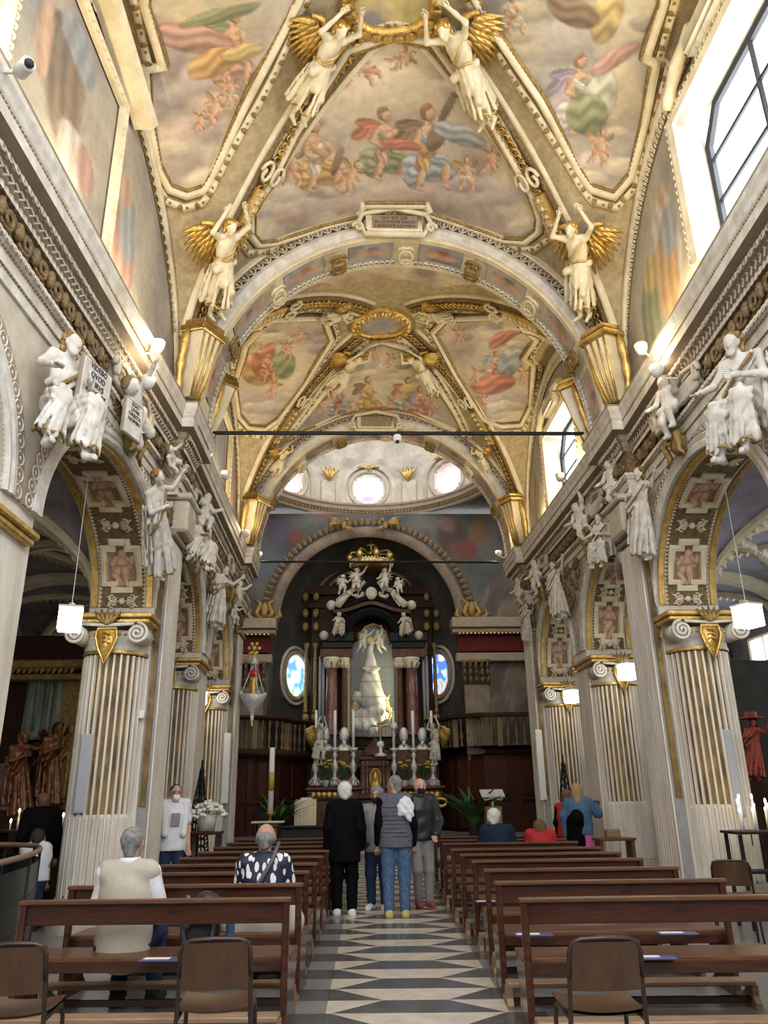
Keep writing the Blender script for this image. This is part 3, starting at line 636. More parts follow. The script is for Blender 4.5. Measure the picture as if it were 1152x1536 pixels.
field('A', [(520, 72), (440, 200), (405, 270), (385, 300), (374, 320), (374, 350), (385, 364), (410, 362), (480, 342), (540, 325), (545, 306), (640, 306), (646, 320), (700, 338), (760, 358), (790, 360), (810, 345), (812, 325), (800, 290), (741, 185), (650, 60), (590, 48)], WARM,
    [('E', 570, 150, 90, 60, 0, (.72, .62, .47), .05), ('P', 476, 226, 118, 'c', 'o', -.3, None, 1), ('P', 577, 208, 118, 'p', 'g', 0, 'r', 1), ('P', 640, 212, 122, 'o', 'b', .2, 'n', 1), ('E', 672, 160, 6, 30, 25, 'k', 0), ('E', 688, 140, 12, 4, 10, 'k', 0), ('E', 655, 203, 13, 24, 20, 'n', .1), ('E', 600, 215, 30, 8, 5, 'r', .2), ('U', 437, 245, 60, 'r', 0), ('U', 525, 260, 60, 'o', 30), ('U', 700, 255, 55, 'w', 0), ('U', 738, 235, 50, 'r', 10), ('U', 545, 100, 55, 'r', -50), ('U', 605, 85, 50, 'g', 60), ('U', 520, 105, 45, 'r', 20), ('E', 690, 200, 40, 16, 20, 'b', .3), ('E', 505, 240, 6, 22, 20, 'n', 0)],
    1, cl=[(440, 300, 60, 30, CLD), (520, 300, 70, 22, CLP), (620, 285, 90, 24, CLP), (720, 290, 70, 28, CLD), (560, 120, 60, 40, (.74, .66, .55)), (470, 280, 40, 18, CLS), (690, 275, 50, 14, CLS)])
field('A', [(445, 0), (375, 140), (360, 170), (318, 262), (305, 285), (280, 292), (255, 282), (238, 250), (222, 170), (217, 100), (243, 95), (215, 0), (225, -70), (470, -70)], WARM,
    [('P', 345, 60, 105, 'o', 'p', .5, 'g', 1), ('E', 290, 55, 60, 22, 10, 'p', .3), ('E', 320, 90, 40, 18, -20, 'o', .3), ('E', 365, 75, 34, 12, -15, 'y', .2), ('E', 330, 20, 60, 10, -15, 'g', .2), ('U', 320, 160, 60, 'r', 30), ('U', 345, 130, 50, 'g', -10), ('U', 300, 180, 36, 'r', 20)],
    2, cl=[(250, 140, 40, 50, CLD), (270, 220, 40, 50, CLP), (310, 190, 30, 30, CLS), (300, 120, 50, 30, CLD), (250, 80, 30, 50, CLS)])
field('A', [(700, -40), (721, 10), (811, 145), (868, 255), (886, 282), (921, 292), (946, 265), (968, 180), (985, 92), (970, 84), (996, 0), (1005, -70), (720, -70)], GREY,
    [('P', 870, 130, 120, 'g', 'w', .1, 'v', 1), ('E', 895, 150, 24, 50, 20, (.5, .54, .44), .35), ('E', 880, 170, 30, 30, 0, 'g', .3), ('E', 920, 85, 40, 14, -30, 'p', .2), ('U', 900, 215, 60, 'r', 10), ('E', 910, 20, 22, 40, 20, 'y', .3), ('E', 860, 15, 40, 20, 20, 'n', .3), ('P', 770, 15, 60, 'o', 'w', 0, None, 1)],
    3, cl=[(830, 60, 60, 40, CLD), (930, 140, 40, 60, (.64, .55, .4)), (900, 250, 40, 24, CLD), (850, 170, 30, 40, CLS), (930, 50, 40, 40, (.66, .58, .42))])
def q5(l): return [(300+.486*a, 380+.486*b) for a, b in l]
field('B', q5([(475, 320), (420, 380), (340, 480), (290, 540), (288, 556), (350, 553), (420, 520), (480, 500), (490, 482), (600, 482), (612, 500), (660, 520), (800, 553), (818, 545), (790, 490), (720, 380), (640, 290), (560, 268), (520, 280)]), WARM,
    [('P', 507, 595, 55, 'r', 'b', .2, 'r', 1), ('P', 552, 588, 58, 'y', 'o', 0, 'n', 1), ('P', 612, 590, 58, 'o', 'b', .1, 'r', 1), ('E', 612, 583, 12, 8, 0, 'y', 0), ('P', 632, 600, 50, 'p', 'r', -.2, 'v', 1), ('U', 480, 605, 30, 'r', 0), ('U', 585, 605, 28, 'w', 40), ('U', 650, 600, 30, 'p', 0), ('U', 540, 535, 24, 'p', 60), ('U', 560, 530, 24, 'p', -30), ('U', 585, 538, 24, 'p', 30), ('E', 550, 615, 36, 10, 0, 'o', .3)],
    4, .028, cl=[(480, 625, 50, 16, CLS), (560, 628, 60, 12, CLD), (640, 625, 50, 14, CLS), (560, 545, 50, 12, CLD), (580, 560, 60, 10, (.72, .6, .42))])
field('B', q5([(405, 262), (320, 400), (235, 515), (200, 540), (150, 535), (120, 500), (105, 400), (130, 320), (140, 280), (210, 200), (380, 195)]), WARM,
    [('E', 385, 550, 26, 24, 20, 'o', .3), ('E', 395, 535, 14, 26, 30, 'r', .3), ('E', 425, 545, 18, 20, 0, 'g', .3), ('P', 400, 545, 40, 'o', 'r', 0, None, 1), ('U', 410, 580, 32, 'r', 30), ('U', 430, 520, 30, 'o', 0), ('U', 450, 500, 28, 'p', 40)], 5, .028, cl=[(460, 490, 30, 24, CLP), (380, 600, 30, 20, CLS), (400, 610, 30, 12, CLD)])
field('B', q5([(720, 240), (790, 370), (880, 510), (930, 530), (990, 525), (1020, 470), (1030, 340), (1000, 320), (1040, 260), (960, 190), (760, 200)]), WARM,
    [('P', 745, 545, 48, 'r', 'p', 0, 'b', 1), ('E', 765, 540, 16, 26, 30, 'b', .3), ('E', 740, 575, 34, 14, -15, 'r', .3), ('E', 760, 500, 26, 8, -20, 'r', .3), ('U', 715, 560, 30, 'o', 20), ('U', 690, 500, 30, 'p', 0), ('U', 725, 600, 26, 'r', 0), ('U', 785, 560, 26, 'r', 0)], 6, .028, cl=[(690, 510, 36, 26, CLP), (760, 600, 40, 18, CLS), (745, 620, 26, 10, CLD), (700, 480, 30, 14, CLD)])
# plan-shaped field near the first transverse arch of the far bay
def planfield(bay, poly, pal, seed):
    W3 = dens([(x, y, 0) for x, y in poly], .15); step = .05
    xs = np.arange(W3[:, 0].min(), W3[:, 0].max(), step); ys = np.arange(W3[:, 1].min(), W3[:, 1].max(), step); X, Y = np.meshgrid(xs, ys, indexing='ij'); I = inpoly(W3[:, :2], X+step/2, Y+step/2)[:-1, :-1]
    n = vn(X, Y, bay); P = (np.stack([X, Y, vz(X, Y, bay)], -1)+n*.03).reshape(-1, 3); a, b = np.nonzero(I); w2 = X.shape[1]
    C = paint(P, pal, seed, 1.3)
    MB().add(P, [(i*w2+j, i*w2+j+1, (i+1)*w2+j+1, (i+1)*w2+j) for i, j in zip(a, b)]).build('fresco', 'fresco', CE[bay], True, col=C)
planfield('B', [(-2.2, 11.75), (2.2, 11.75), (1.0, 13.2), (-1.0, 13.2)], WARM+[(.5, .3, .2)], 11)
# central medallion of the far bay and gilt ring of the near bay
for bay, (mx, my) in (('B', (572, 482)), ('A', (588, -6))):
    c0 = hitv(mx, my, bay); c0[1] = min(c0[1], sum(BAY[bay])/2+.2)
    A = np.linspace(0, 2*PI, 41)[:-1]; rx, ry = .62, .5
    P = np.stack([c0[0]+rx*np.cos(A), c0[1]+ry*np.sin(A), 0*A], -1); P[:, 2] = vz(P[:, 0], P[:, 1], bay); On = vn(P[:, 0], P[:, 1], bay)
    MB().sweep(P, On, [(-.1, -.05), (-.1, .1), (-.05, .14), (.05, .14), (.1, .1), (.1, -.05)], closed=True).along(P+On*.14, On, .16, *sc(LEAF, .16), closed=True).build('medallion_ring', 'gold', CE[bay], True)
    rr, aa = np.meshgrid(np.linspace(.02, 1, 14), np.linspace(0, 2*PI, 49)); X = c0[0]+rx*rr*np.cos(aa); Y = c0[1]+ry*rr*np.sin(aa); P = np.stack([X, Y, vz(X, Y, bay)], -1)+vn(X, Y, bay)*.05
    mb = MB().grid(P); V = mb.verts(); C = paint(V, [(.62, .52, .22), (.66, .55, .25), (.4, .33, .3), (.3, .3, .34)], 21, 2.0); mb.build('fresco', 'fresco', CE[bay], True, col=C)
# ---- stuccoed corner consoles and ribs --------------------------------------
def ribs(bay):
    y0, y1 = BAY[bay]; yc = (y0+y1)/2
    for sx in (-1, 1):
        for ye in (y1, y0):
            if bay == 'A' and ye == y0: continue
            t = np.linspace(.02, .86, 40); X = sx*3.52*(1-t); Y = ye+(yc-ye)*t; X = X+xoff(Y); P = np.stack([X, Y, vz(X, Y, bay)], -1); On = vn(X, Y, bay)
            for w2, m2, z0 in ((.3, 'cream_stucco', .03), (.19, 'gilt_brown', .05)):
                MB().sweep(P, On, [(-w2, -.05), (-w2, z0), (-w2+.05, z0+.03), (-w2+.08, z0), (w2-.08, z0), (w2-.05, z0+.03), (w2, z0), (w2, -.05)]).build('rib', m2, CE[bay], True)
            mb = MB(); mb.along(P[4:], On[4:], .16, *sc(LEAF, (.15, .2, .16))); mb.along(P+On*.06, On, .12, *sc(RING, (.12, .16, .2))); mb.build('rib_ornament', 'gold', CE[bay], True)
            # gilt fluted panel half way up the rib
            sl = slice(9, 17); Pg, Og = P[sl]+On[sl]*.1, On[sl]
            MB().sweep(Pg, Og, [(-.12, -.06), (-.12, .03), (-.09, .05), (.09, .05), (.12, .03), (.12, -.06)]).build('rib_panel', 'gold', CE[bay]); MB().along(Pg+Og*.05, Og, .13, *sc(BEAD, (.1, .09, .05))).along(Pg+Og*.05, Og, .13, *sc(CHEV, (.1, .18, .05))).build('rib_panel_beads', 'cream_stucco', CE[bay], True)
            mbs = MB()
            for sd in (-1, 1):
                Tg = unit(P[19]-P[17]); Sg = np.cross(Tg, On[18]); mbs.tube([P[18]+On[18]*.14+Sg*sd*(.12+.12*(1-.6*w3)*math.cos(w3*7))+Tg*.2*(1-.6*w3)*math.sin(w3*7) for w3 in np.linspace(0, 1, 14)], .03, 6)
            mbs.build('rib_scroll', 'cream_stucco', CE[bay], True)
            # console: tapering fluted pedestal under the angel
            def cp(k): 
                q = t[0]+k; X = bent(sx*3.45*(1-q), ye+(yc-ye)*q); Y = ye+(yc-ye)*q; return np.array((X, Y, float(vz(X, Y, bay))))
            mb = MB(); base = np.array((bent(sx*3.3, ye), ye+(yc-ye)*.1, 7.18)); top = np.array((bent(sx*3.14, ye), ye+(yc-ye)*.13, 8.2))
            d = unit(top-base); inward = unit(np.array((-sx*.7, (ye-yc)*-.12, 0))); side = unit(np.cross(d, inward)); inward = np.cross(side, d)
            v = []; 
            for h, ww, dd in ((0, .09, .1), (1, .22, .2)):
                c = base+(top-base)*h; v += [c-side*ww+inward*dd, c+side*ww+inward*dd, c+side*ww-inward*dd, c-side*ww-inward*dd]
            mb.add(v, [(0, 1, 5, 4), (1, 2, 6, 5), (2, 3, 7, 6), (3, 0, 4, 7), (4, 5, 6, 7), (0, 3, 2, 1)])
            mb.build('console', 'cream_stucco', CE[bay])
            mb = MB()
            for k in (-1, -.33, .33, 1): mb.tube([base+side*.075*k+inward*.1, top+side*.19*k+inward*.2], .022, 6)
            ax = np.stack([side, inward, d], 1); mb.bbox(top+d*.05, (.56, .5, .12), .03, ax).bbox(top+d*.16, (.48, .42, .1), .03, ax)
            for k in (-1, 1): mb.tube([base+side*k*(.2+.1*math.sin(t2*2))+d*t2*.95-inward*.05 for t2 in np.linspace(0, 1.1, 8)], [.03, .06, .04, .07, .05, .07, .06, .03], 6)
            mb.build('console_gilding', 'gold', CE[bay], True)
            # dark gilt mosaic ground behind the angel
            mb = MB(); g = []
            for h in np.linspace(.0, .22, 8):
                row = []
                for k in np.linspace(-.5, .5, 7):
                    q = h; X = sx*3.54*(1-q)+k*.55*(.4+q*3.2)*sx*.7; Y = ye+(yc-ye)*q-k*(1 if ye > yc else -1)*.55*(.4+q*3.2)*-.9
                    Y = min(max(Y, y0+.02), y1-.02); X = max(-3.58, min(3.58, X)); X = bent(X, Y); nn = vn(np.array(X), np.array(Y), bay); row.append(np.array((X, Y, float(vz(X, Y, bay))))+nn*.02)
                g.append(row)
            mb.grid(np.array(g), False); mb.build('mosaic_ground', 'mosaic', CE[bay], True)
ribs('A'); ribs('B')
# ---- transverse arches -----------------------------------------------------
TA = []
for j, (ya, yb) in enumerate(((10.82, 11.62), (18.1, 18.95))):
    rx, rz = 3.2, 3.4; n = 61; A = np.linspace(PI, 0, n)
    f = lambda k, y: np.stack([rx*k*np.cos(A), np.full(n, y), ZC+rz*k*np.sin(A)], -1)
    k2 = 1.35
    o = MB().grid(np.stack([f(1, ya), f(1, yb)]), True).grid(np.stack([f(k2, ya), f(1, ya)]), True).grid(np.stack([f(1, yb), f(k2, yb)]), True).build('ceiling_transverse_arch', 'cream_stucco', smooth=False, bend=True); tag(o, kind='structure'); TA.append(o)
    O = np.stack([-np.cos(A)/rx, 0*A, -np.sin(A)/rz], -1); O /= np.linalg.norm(O, axis=1, keepdims=True); N = np.array((0, -1.0, 0))
    # west face mouldings
    MB().sweep(f(1.035, ya), N, [(-.1, 0), (-.1, .05), (-.02, .08), (.06, .05), (.1, .02), (.1, 0)]).build('arch_moulding', 'white_stucco', o, bend=True)
    MB().along(f(1.09, ya), N, .17, *sc(EGG, (.16, .15, .14))).build('arch_egg_moulding', 'stucco', o, bend=True)['kind'] = 'stuff'
    MB().sweep(f(1.09, ya), N, [(-.08, 0), (-.08, .015), (.08, .015), (.08, 0)]).build('arch_band_ground', 'gilt_brown', o, bend=True)
    MB().sweep(f(1.15, ya), N, [(-.06, 0), (-.06, .05), (.06, .06), (.06, 0)]).build('arch_outer_moulding', 'cream_stucco', o, bend=True)
    for y in (ya+.07, yb-.07):
        MB().sweep(f(1, y), O, [(-.05, 0), (-.05, .035), (.05, .035), (.05, 0)]).build('arch_rib', 'cream_stucco', o, bend=True)
    MB().along(f(.995, yb-.16), O, .1, *sc(RING, (.11, .11, .25))).build('arch_guilloche', 'white_stucco', o, bend=True)['kind'] = 'stuff'
    # painted panels and stucco cartouches on the soffit
    for q in range(8):
        a0 = PI*(q+.1)/8; a1 = PI*(q+.72)/8; aa = np.linspace(a1, a0, 22); yy = np.linspace(ya+.14, yb-.24, 12)
        P = np.array([[(rx*.995*math.cos(a), y, ZC+rz*.995*math.sin(a)) for y in yy] for a in aa]); V = P.reshape(-1, 3)
        u, v = np.meshgrid(np.linspace(-1, 1, 22), np.linspace(-1, 1, 12), indexing='ij'); u = u.ravel(); v = v.ravel(); jt = (fbm(V+q*3, 4, 3)-.5)
        C = paint(V, [(.2, .2, .24), (.36, .34, .36), (.5, .44, .38), (.42, .3, .22)], q+30*j, 1.6)
        for (a, b, ra, rb, c) in ((.1, .1, .45, .5, COLS['p']), (-.35, .1, .3, .4, COLS['s']), (-.62, -.2, .14, .3, SKIN), (.5, .2, .35, .3, SKIN), (.1, -.3, .3, .25, COLS['vogr'[q % 4]])):
            d = ((u-a)/ra)**2+((v-b)/rb)**2+jt; k = np.clip((1.1-d)/.4, 0, 1)[:, None]; C = C*(1-k)+np.array(c)*k*(.8+.3*v[:, None])
        MB().grid(P, True).build('arch_painting', 'fresco', o, True, bend=True, col=C)
        ac = PI*(q+.91)/8 if q < 7 else None
        if ac:
            c = np.array((rx*.97*math.cos(ac), (ya+yb)/2-.05, ZC+rz*.97*math.sin(ac))); t = np.array((-math.sin(ac), 0, math.cos(ac))); nn = np.array((-math.cos(ac), 0, -math.sin(ac)))
            mb = MB()
            for k in (-1, 1):
                for k3 in (-1, 1): mb.tube([c+t*k*(.04+.1*(1-.7*w2)*math.cos(w2*8))+np.array((0, 1, 0))*k3*(.14+.12*(1-.7*w2)*math.sin(w2*8))+nn*.05 for w2 in np.linspace(0, 1, 12)], .028, 5)
            mb.tube([c+t*.12*math.cos(w2)+np.array((0, .17*math.sin(w2), 0))+nn*.06 for w2 in np.linspace(0, 2*PI, 15)[:-1]], .03, 5, closed=True)
            mb.build('arch_cartouche', 'cream_stucco' if q % 2 else 'dull_gold', o, True, bend=True)
    # inscription cartouche above the crown, on the west face
    q_ = atY(592, 334, ya-.15) if j == 0 else atY(564, 633, ya-.15); top = q_[2]; cx = q_[0]; mb = MB()
    mb.bbox((cx, ya-.1, top), (1.0, .12, .34), .04); mb.tube([(cx-.55, ya-.12, top+.2), (cx-.62, ya-.16, top), (cx-.5, ya-.12, top-.22), (cx+.5, ya-.12, top-.22), (cx+.62, ya-.16, top), (cx+.55, ya-.12, top+.2), (cx, ya-.16, top+.3)], .05, 6, closed=True)
    for k in (-1, 1): mb.tube([(cx+k*(.62+.1*math.cos(t)*(1-t/9)), ya-.18, top-.12+.1*math.sin(t)*(1-t/9)) for t in np.linspace(0, 8, 16)], .03, 6)
    mb.build('crown_cartouche', 'cream_stucco', o, True)
    MB().bbox((cx, ya-.165, top), (.78, .02, .26), .005).build('inscription_slab', 'taupe', o)
    if j == 0:
        for li, tx in enumerate(('QVI EST DEI', 'IN HOMINE SANO', 'LAVDATE NOMEN')): text_mesh(tx, .085, (cx, ya-.178, top+.05-li*.085), o)
# ---- walls above the cornice (lunettes) ----------------------------------------
def lunette(s, bay, hole, seed, figs):
    y0, y1 = BAY[bay]; ys = np.linspace(y0+.0, y1, 110); zs = np.linspace(0, 1, 60); g = []; x = s*3.62
    Y = np.repeat(ys[:, None], 60, 1); top = np.maximum(vz(np.full(110, 1.0)*x+xoff(ys), ys, bay), ZC+.02); Zz = ZC+.01+(top-ZC)[:, None]*zs[None]
    P = np.stack([x+xoff(Y), Y, Zz], -1); V = P.reshape(-1, 3); f = []
    for i in range(109):
        for j in range(59):
            yc, zc = (Y[i, j]+Y[i+1, j])/2, (Zz[i, j]+Zz[i, j+1])/2
            if hole and hole[0] < yc < hole[1] and hole[2] < zc < hole[3]: continue
            q = (i*60+j, (i+1)*60+j, (i+1)*60+j+1, i*60+j+1); f.append(q if s < 0 else q[::-1])
    C = paint(V, [(.28, .25, .22), (.4, .36, .3), (.52, .46, .36), (.44, .36, .26)], seed, .9); jt = (fbm(V+seed, 3, 3)-.5)*.8
    for (y, z, ry, rz, col) in figs:
        d = ((V[:, 1]-y)/ry)**2+((V[:, 2]-z)/rz)**2+jt; k = np.clip((1.1-d)/.3, 0, 1)[:, None]
        C = C*(1-k)+(np.array(COLS[col])*.6+np.array((.16, .13, .1)))*k*(1+.18*np.sin(V[:, 1:2]*22+np.sin(V[:, 2:]*3)*2))
    o = MB().add(V, f).build('wall_upper_'+('left' if s < 0 else 'right'), 'fresco', col=C); tag(o, kind='structure')
    ox = np.array((-s, 0, 0.0)); m = 50; yy = np.linspace(y0+.06, y1-.06, m); zz = vz(x+xoff(yy), yy, bay)-.1; Q = np.stack([x+xoff(yy)-s*.01, yy, zz], -1)
    MB().sweep(Q, ox, [(-.1, 0), (-.1, .05), (0, .07), (.1, .05), (.1, 0)]).build('formeret', 'cream_stucco', o, True)
    Q2 = Q.copy(); Q2[:, 2] -= .18; Q2 = Q2[2:-2]
    MB().along(Q2, ox, .14, *sc(EGG, (.13, .14, .1))).build('formeret_moulding', 'cream_stucco', o)['kind'] = 'stuff'
    MB().sweep(Q2, ox, [(-.08, 0), (-.08, .012), (.08, .012), (.08, 0)]).build('formeret_ground', 'gilt_brown', o)
    return o
def window_at(s, y0, y1, z0, z1, n, parent_wall, bay):
    x0 = bent(s*3.62, (y0+y1)/2); x1 = x0+s*.42; e = .1
    A = [(x0, y0, z0), (x0, y1, z0), (x0, y1, z1), (x0, y0, z1)]; B = [(x1, y0+e, z0+.25), (x1, y1-e, z0+.25), (x1, y1-e, z1-.1), (x1, y0+e, z1-.1)]
    w_ = MB().add(A+B, [(0, 1, 5, 4), (1, 2, 6, 5), (2, 3, 7, 6), (3, 0, 4, 7)]).build('window_%d' % n, 'white_stucco'); tag(w_, kind='structure')
    MB().add(B, [(0, 1, 2, 3)]).build('pane', 'sky_glass', w_)
    mb = MB(); xb = x1-s*.04; ya, yb, za, zb = y0+e, y1-e, z0+.25, z1-.1; c = (ya+yb)/2
    for q in ([(ya, za), (ya, zb-.4), (ya+.35, zb), (yb-.35, zb), (yb, zb-.4), (yb, za)],): mb.tube([(xb, a, b) for a, b in q], .06, 6, closed=True)
    for a in ((ya+yb)/2,): mb.tube([(xb, a, za), (xb, a, zb)], .035, 6)
    for b in (za+(zb-za)/3, za+(zb-za)*2/3): mb.tube([(xb, ya, b), (xb, yb, b)], .03, 6)
    mb.build('glazing_bars', 'steel_bar', w_)
    ox = np.array((-s, 0, 0.0)); Q = dens([(x0, y0, z0), (x0, y0, z1), (x0, y1, z1), (x0, y1, z0)], .2, False)
    sgn = -1 if s > 0 else 1
    MB().sweep(Q, ox, [(-.09, 0), (-.09, .05), (0, .08), (.09, .04), (.09, 0)]).build('window_frame', 'cream_stucco', w_); MB().along(Q, ox*1.0, .12, *sc(EGG, (.1, .1, .16))).build('window_frame_moulding', 'cream_stucco', w_)
    # broken pediment of gilt scrolls above
    mb = MB()
    for k in (-1, 1): mb.tube([(x0-s*.12, (y0+y1)/2+k*(.25+t*.9), z1+.4-.35*t+.12*math.sin(t*3)) for t in np.linspace(0, 1, 10)], [.1, .09, .08, .08, .09, .1, .09, .08, .1, .06], 7)
    mb.bbox((x0-s*.1, (y0+y1)/2, z1+.2), (.25, .8, .3), .05); mb.build('window_pediment', 'cream_stucco', w_, True)
lunette(1, 'A', (5.0, 7.6, 7.5, 9.75), 51, [(8.6, 8.5, .5, .95, 'w'), (8.65, 8.2, .4, .7, 'o'), (8.4, 8.7, .3, .4, 'b'), (8.45, 9.3, .16, .2, 's'), (9.4, 8.0, .4, .7, 'g'), (9.2, 8.6, .3, .3, 'y')])
window_at(1, 5.0, 7.6, 7.5, 9.75, 1, None, 'A')
lunette(1, 'B', (13.5, 16.0, 7.45, 9.2), 52, [(12.8, 8.2, .35, .8, 'p'), (12.6, 8.6, .3, .5, 'c'), (17.0, 8.0, .35, .7, 'g'), (17.0, 8.2, .2, .4, 'r')])
window_at(1, 13.5, 16.0, 7.45, 9.2, 2, None, 'B')
WL = lunette(-1, 'A', None, 53, [(6.2, 8.6, .5, .8, 'n'), (6.0, 8.8, .25, .5, 'k'), (5.7, 8.6, .18, .5, 's'), (6.6, 8.0, .4, .35, 'w'), (6.9, 8.1, .25, .3, 'p'), (6.4, 9.3, .5, .3, 'b'), (8.2, 8.1, .4, .8, 'p'), (8.3, 8.5, .3, .5, 'b'), (8.1, 8.9, .2, .25, 's')])
lunette(-1, 'B', None, 54, [(13, 8.2, .5, .8, 'p'), (15, 8.5, 1.0, .8, 'b'), (16, 8.2, .4, .6, 'o'), (17, 8.2, .3, .6, 'p')])
# framed wall painting where the opposite wall has its window
Q = dens([(bent(-3.6, y), y, z) for y, z in ((5.0, 7.5), (5.0, 9.8), (7.6, 9.8), (7.6, 7.5))], .2, False)
MB().sweep(Q, (1.0, 0, 0), [(-.1, 0), (-.1, .06), (0, .1), (.1, .06), (.1, 0)]).build('painting_frame', 'cream_stucco', WL); MB().along(Q, (1.0, 0, 0), .12, *sc(EGG, (.11, .12, .2))).build('painting_frame_moulding', 'cream_stucco', WL)
Q = dens([(bent(-3.57, y), y, z) for y, z in ((4.6, 9.95), (6.3, 10.2), (8.0, 9.95))], .2, False)
MB().sweep(Q, (1.0, 0, 0), [(-.12, 0), (-.12, .2), (0, .3), (.12, .24), (.12, 0)]).build('painting_pediment', 'cream_stucco', WL)
Q = dens([(bent(-3.6, y), y, z) for y, z in ((13.5, 7.45), (13.5, 9.3), (16.0, 9.3), (16.0, 7.45))], .2, False)
MB().sweep(Q, (1.0, 0, 0), [(-.1, 0), (-.1, .06), (0, .1), (.1, .06), (.1, 0)]).build('painting_frame', 'cream_stucco', WL); MB().along(Q, (1.0, 0, 0), .12, *sc(EGG, (.11, .12, .2))).build('painting_frame_moulding', 'cream_stucco', WL)
# ---- unseen low wall behind the viewer, added to block low light; open above ----
we = MB().box((-9, -2.2, 0), (9, -1.9, 3.6)).build('wall_light_block', 'chancel_brown'); tag(we, kind='structure')
# ---- aisles ---------------------------------------------------------------------
for s, nm in ((-1, 'left'), (1, 'right')):
    fm = 'aisle_fresco' if s < 0 else 'aisle_blue'; xo = 8.4
    W = MB().box((s*xo if s > 0 else -xo-.3, -1, 0), (xo+.3 if s > 0 else -xo, 20.3, 6)).build('wall_aisle_'+nm, fm); tag(W, kind='structure')
    E = MB().box((min(s*4.6, s*8.7), 20.0, 0), (max(s*4.6, s*8.7), 20.3, 6)).build('wall_aisle_end_'+nm, fm); tag(E, kind='structure')
    V = MB(); R = MB(); xs = np.linspace(4.5, xo, 24); cx = (4.5+xo)/2; hx = (xo-4.5)/2
    for yc, r, kz in ARC:
        h = r+.39; ys = np.linspace(yc-h, yc+h, 24); X, Y = np.meshgrid(xs, ys); a = np.sqrt(np.clip(1-((X-cx)/hx)**2, 0, 1)); b = np.sqrt(np.clip(1-((Y-yc)/h)**2, 0, 1)); Zz = 3.95+1.65*np.maximum(a, b)
        V.grid(np.stack([s*X, Y, Zz], -1), s < 0)
        for sg in (-1, 1):
            t = np.linspace(-1, 1, 31); px = cx+hx*t; py = yc+sg*h*t; z = 3.95+1.65*np.sqrt(np.clip(1-t*t, 0, 1))-.01
            R.sweep(np.stack([s*px, py, z], -1), (0, 0, -1.0), [(-.1, -.05), (-.1, .04), (-.06, .07), (.06, .07), (.1, .04), (.1, -.05)])
            R.along(np.stack([s*px, py, z-.07], -1), (0, 0, -1.0), .14, *sc(LEAF, .12))
        # transverse rib at the pillars
        t = np.linspace(PI, 0, 25); R.sweep(np.stack([s*(cx+hx*np.cos(t)), np.full(25, yc+h), 3.95+1.62*np.sin(t)], -1), (0, 0, -1.0), [(-.25, -.05), (-.25, .06), (-.18, .1), (.18, .1), (.25, .06), (.25, -.05)])
    c = V.build('ceiling_aisle_'+nm, fm, smooth=True, bend=True); tag(c, kind='structure'); R.build('aisle_ribs', 'cream_stucco', c, bend=True)
    # pilasters on the outer wall
    for y in PY[1:]:
        MB().box((s*(xo-.3) if s > 0 else -xo, y, 0), (xo if s > 0 else -(xo-.3), y+.7, 3.95)).build('wall_pilaster', 'stucco', W)
        MB().bbox((s*(xo-.17), y+.35, 3.9), (.42, .85, .18), .04).build('wall_pilaster_capital', 'cream_stucco', W)
# upper windows of the bright aisle
for k, yc in enumerate([a for a, r, kz in ARC[1:]]):
    pn = MB().add([(8.38, yc-.6, 3.7), (8.38, yc+.6, 3.7), (8.38, yc+.6, 4.7), (8.38, yc-.6, 4.7)], [(0, 1, 2, 3)]).build('window_%d' % (k+10), 'sky_glass'); tag(pn, kind='structure')
    mb = MB(); mb.tube([(8.34, yc-.6, 3.7), (8.34, yc+.6, 3.7), (8.34, yc+.6, 4.7), (8.34, yc-.6, 4.7)], .06, 6, closed=True); mb.tube([(8.34, yc, 3.7), (8.34, yc, 4.7)], .03, 6); mb.build('window_frame', 'stucco', pn)
# ---- chancel -----------------------------------------------------------------------
AX = -.25                                    # altar axis
DC = np.array((AX+.05, 20.6)); DR = 3.9; ZR = 10.54
# side walls and end wall with its great arch
YE = 24.0; NR = 3.1; NZ = 6.6
mb = MB()
for s in (-1, 1): mb.box((min(s*5.1, s*5.4), 18.9, 0), (max(s*5.1, s*5.4), YE+.1, 14.5))
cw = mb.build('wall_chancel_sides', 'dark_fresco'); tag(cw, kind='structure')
n = 41; A = np.linspace(PI, 0, n); ax_ = AX+NR*np.cos(A); az_ = NZ+NR*np.sin(A)
G = np.array([[((AX+NR*math.cos(a))*(1-t)+t*max(-5.3, min(5.3, AX+NR*math.cos(a)*1.85)), YE, (NZ+NR*math.sin(a))*(1-t)+t*(NZ+3.62)) for t in np.linspace(0, 1, 26)] for a in np.linspace(PI, 0, 81)])
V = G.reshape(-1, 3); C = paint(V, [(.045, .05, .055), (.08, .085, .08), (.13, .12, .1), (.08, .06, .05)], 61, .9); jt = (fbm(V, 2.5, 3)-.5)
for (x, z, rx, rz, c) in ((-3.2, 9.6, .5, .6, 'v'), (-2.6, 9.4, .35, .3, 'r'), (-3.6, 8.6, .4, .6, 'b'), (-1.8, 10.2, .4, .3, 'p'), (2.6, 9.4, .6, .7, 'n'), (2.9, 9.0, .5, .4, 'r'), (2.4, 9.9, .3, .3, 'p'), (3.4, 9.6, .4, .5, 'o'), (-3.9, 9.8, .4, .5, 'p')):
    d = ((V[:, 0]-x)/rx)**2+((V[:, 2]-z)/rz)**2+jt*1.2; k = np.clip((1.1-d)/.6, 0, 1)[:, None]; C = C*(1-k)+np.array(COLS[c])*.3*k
ew = MB().grid(G, True).build('wall_chancel_end', 'fresco', col=C); tag(ew, kind='structure')
